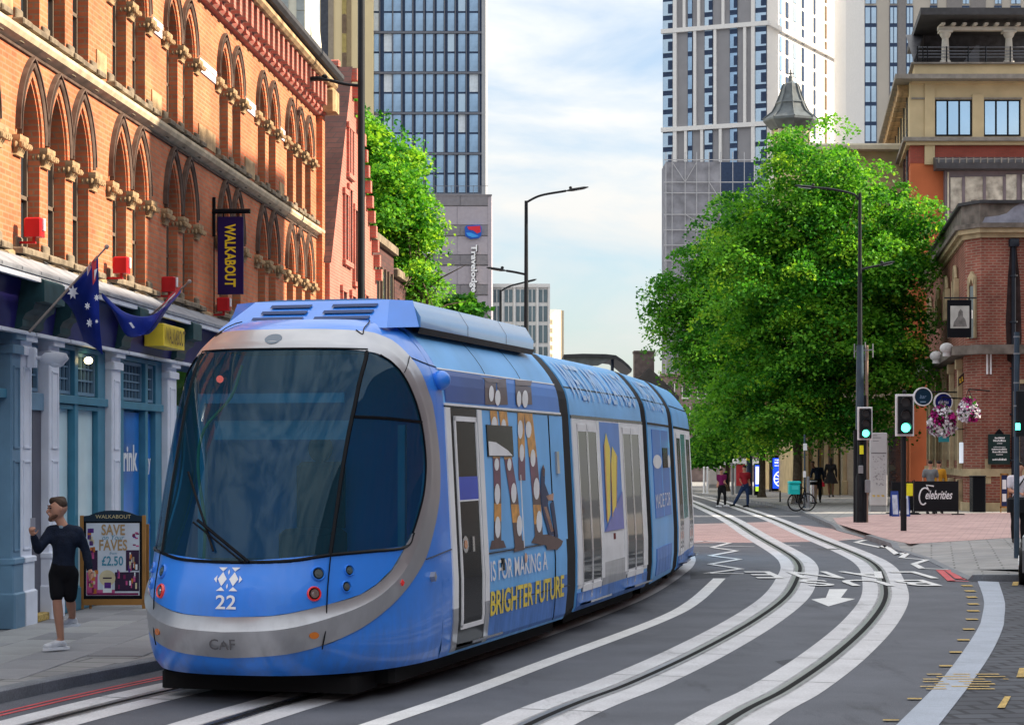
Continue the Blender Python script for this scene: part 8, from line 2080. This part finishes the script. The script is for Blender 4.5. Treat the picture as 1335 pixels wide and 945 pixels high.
    if hands:
        mb=MB()
        for sg in (-1,1): mb.ball(H+fd*.082*S+fs*.032*S*sg+Vector((0,0,.012))*S,(.012*S,.012*S,.008*S),8,6)
        mb.build('eyes', gblack, t)
        mb=MB()
        for sg in (-1,1): cap(mb,[H+fd*.092*S+fs*.018*S*sg+Vector((0,0,.034))*S,H+fd*.083*S+fs*.05*S*sg+Vector((0,0,.036))*S],[.005*S,.004*S],n=6)
        mb.build('eyebrows', hm, t)
    if beard: mb=MB(); cap(mb,[H+fd*.03*S-fs*.055*S-Vector((0,0,.055))*S,H+fd*.070*S-Vector((0,0,.098))*S,H+fd*.03*S+fs*.055*S-Vector((0,0,.055))*S],[.022*S,.028*S,.022*S]); blend('beard', mb, beard, t, vox*.4)
    S = S0
    return t, P
# the man with the phone
navyj = mat('jumper_navy', (0.012,0.018,0.035), rough=.9, var=.25, vs=14, bump=.4, bs=60)
blk = mat('shorts_black', (0.006,0.006,0.008), rough=.9, var=.2)
b = gp(84,848,PZ); k = FPX/b.y; S = (848-646)/k/1.79
px = lambda x,y,dy=0: ((x-84)/k/S, dy, (848-y)/k/S)
J = dict(head=px(75.5,663.5,-.02), neck=px(84,682,.0), chest=px(84,706,.0), waist=px(83,728,.0), pelvis=px(82,742,.0),
         shL=px(67,692,-.02), elL=px(54,716,-.16), haL=px(51,696,-.30), shR=px(101,693,.02), elR=px(110,718,.08), haR=px(117,742,.0),
         hiL=px(74,748,-.02), knL=px(77,778,-.12), anL=px(80,834,-.02), hiR=px(92,748,.02), knR=px(91,780,.02), anR=px(85,808,.40), footL=-.75, footR=-.5)
man, P = person('young man in navy jumper and black shorts walking along the pavement looking past his phone', b, J, S, 0, -1.0, navyj, 'long', blk, 'short', mat('trainer_white',(0.62,0.63,0.66),rough=.6,var=.15,vs=20), mat('hair_brown',(0.05,0.03,0.02),rough=.6,var=.3,vs=30), vox=.022, hands=[('L',.75,(.5,.6,0)),('R',.35,(-.6,-.5,0))], beard=mat('stubble',(0.14,0.075,0.05),rough=.8,var=.2), hs=1.17, collar=mat('collar_grey',(0.20,0.27,0.33),rough=.8,var=.1))
ph = thing('phone', 'mobile phone held up in the walking man\'s raised hand', 'phone', b); h_=P['haL']; mb=MB(); mb.bbox(-.036*S,.036*S,-.005,.005,-.07*S,.075*S,.004); mb.v=[(v[0]*.6-v[1]*.8+h_.x+.004, v[0]*.8+v[1]*.6+h_.y-.03, v[2]+h_.z+.12*S) for v in mb.v]; mb.build('case', mat('phone_case',(0.3,0.3,0.34),rough=.3,var=0), ph)
# crossing pedestrians
purple=mat('top_burgundy',(0.16,0.012,0.08),rough=.9,var=.2); redt=mat('top_red',(0.30,0.02,0.03),rough=.9,var=.3); dk=mat('trousers_black',(0.012,0.012,0.014),rough=.9,var=.2); jean=mat('jeans_blue',(0.02,0.04,0.10),rough=.9,var=.2)
b=gp(941,661,0); k=FPX/b.y; S=(661-610)/k/1.78
person('pedestrian in burgundy top and black trousers with white shoes crossing the tracks', b, dict(head=(-.03,0,1.64),neck=(-.05,0,1.5),anL=(-.20,.0,.09),knL=(-.12,-.02,.5),anR=(.16,.1,.10),knR=(.14,-.05,.52),elR=(.12,-.1,1.16),haR=(.22,-.22,.98),elL=(-.17,.1,1.13),footL=1.2,footR=1.2), S,0,1.2,purple,'short',dk,'long',white,vox=.045)
bg_t=thing('bag','black backpack on the back of the pedestrian in the burgundy top','bag',b); mb=MB(); mb.bbox(.06,.30,.12,.34,1.0,1.5,.05); mb.build('pack', scr, bg_t)
b=gp(971,661,0); k=FPX/b.y; S=(661-606)/k/1.80
person('striding pedestrian in red top with dark jeans and dark rucksack straps', b, dict(head=(-.02,0,1.66),pelvis=(.03,0,.95),chest=(-.02,0,1.33),anL=(-.46,.1,.12),knL=(-.26,-.02,.50),hiL=(-.04,0,.92),anR=(.12,.0,.09),knR=(.12,-.04,.5),elL=(-.22,-.1,1.15),haL=(-.12,-.2,.95),elR=(.2,.1,1.15),footL=-1.3,footR=-1.3), S,0,-1.2,redt,'short',jean,'long',black,vox=.045)
bg_t=thing('bag','dark rucksack of the striding pedestrian in red','bag',b); mb=MB(); mb.bbox(.02,.28,.10,.36,1.0,1.52,.06); mb.build('pack', mat('rucksack',(0.02,0.015,0.02),var=.3), bg_t)
b=gp(1066,655,PZ); k=FPX/b.y; S=(655-600)/k/1.78
person('man in dark coat standing just behind the silver litter bin', b, dict(head=(-.22,-.05,1.63),neck=(-.12,0,1.5),haL=(-.30,-.2,1.05),elL=(-.28,0,1.15)), S,0,-.9,navyj,'long',dk,'long',black,vox=.045,skinm=skin2)
b=gp(1083,648,PZ); k=FPX/b.y; S=(648-598)/k/1.72
person('woman in black dress walking away by the columned doorway', b, dict(anL=(-.07,0,.09),anR=(.10,.05,.10)), S,0,math.pi,dk,'long',None,'short',black,hair='long',vox=.045,skinm=skin2)
w_t=thing('skirt_coat','flared black coat of the woman by the columned doorway','coat',b); mb=MB(); mb.lathe([(.15*S,1.1*S),(.22*S,.9*S),(.34*S,.62*S)],n=12); mb.build('coat', dk, w_t, smooth=50)
hb_=thing('handbag','small red handbag carried by the woman in black','bag',b); mb=MB(); mb.bbox(-.48,-.30,-.05,.05,.55,.78,.02); mb.tube([(-.46,0,.78),(-.39,0,.95),(-.32,0,.78)],.012,5); mb.build('bag', mat('bag_red',(0.45,0.01,0.03),var=.1), hb_)
# drinkers behind the banner
b=at(1213,660,Zb+1.0); b.z=PZ; S=(EYE-(600-HY)*b.y/FPX-PZ)/1.78
person('drinker with dark hair in grey top seated behind the barrier banner', b, dict(), S,0,math.pi*.9,mat('top_grey',(0.16,0.17,0.18),rough=.9,var=.2),'short',dk,'long',black,vox=.04)
b=at(1223.5,660,Zb+1.9); b.z=PZ
person('drinker in mustard jacket seated behind the barrier banner', b, dict(), S*1.0,0,math.pi*1.1,mat('jacket_mustard',(0.45,0.22,0.02),rough=.9,var=.2),'long',dk,'long',black,vox=.04)
# man at the right edge, white T-shirt and black bag
b=gp(1328,708,PZ); k=FPX/b.y; S=(708-602)/k/1.79
wt_=mat('tshirt_white',(0.62,0.60,0.66),rough=.9,var=.1)
man2,P2=person('man in white T-shirt at the right edge behind the signal pole', b, dict(elL=(-.20,-.02,1.15),haL=(-.02,-.22,1.10),elR=(.22,.0,1.14),haR=(.06,-.22,1.08),head=(.03,0,1.66)), S,0,-.3,wt_,'short',dk,'long',black,vox=.03)
bg_t=thing('bag','black shoulder bag hanging in front of the man in the white T-shirt','bag',b); mb=MB(); mb.bbox(-.34,.12,-.34,-.18,.68*S,1.02*S,.05); mb.tube([(-.2,-.26,1.0*S),(-.05,-.2,1.25*S),(.16,-.05,1.48*S)],.018,5); mb.build('bag', scr, bg_t)
mb=MB(); mb.bbox(-.15,-.07,-.35,-.33,.74*S,.84*S,.004); mb.build('badge', greym, bg_t)
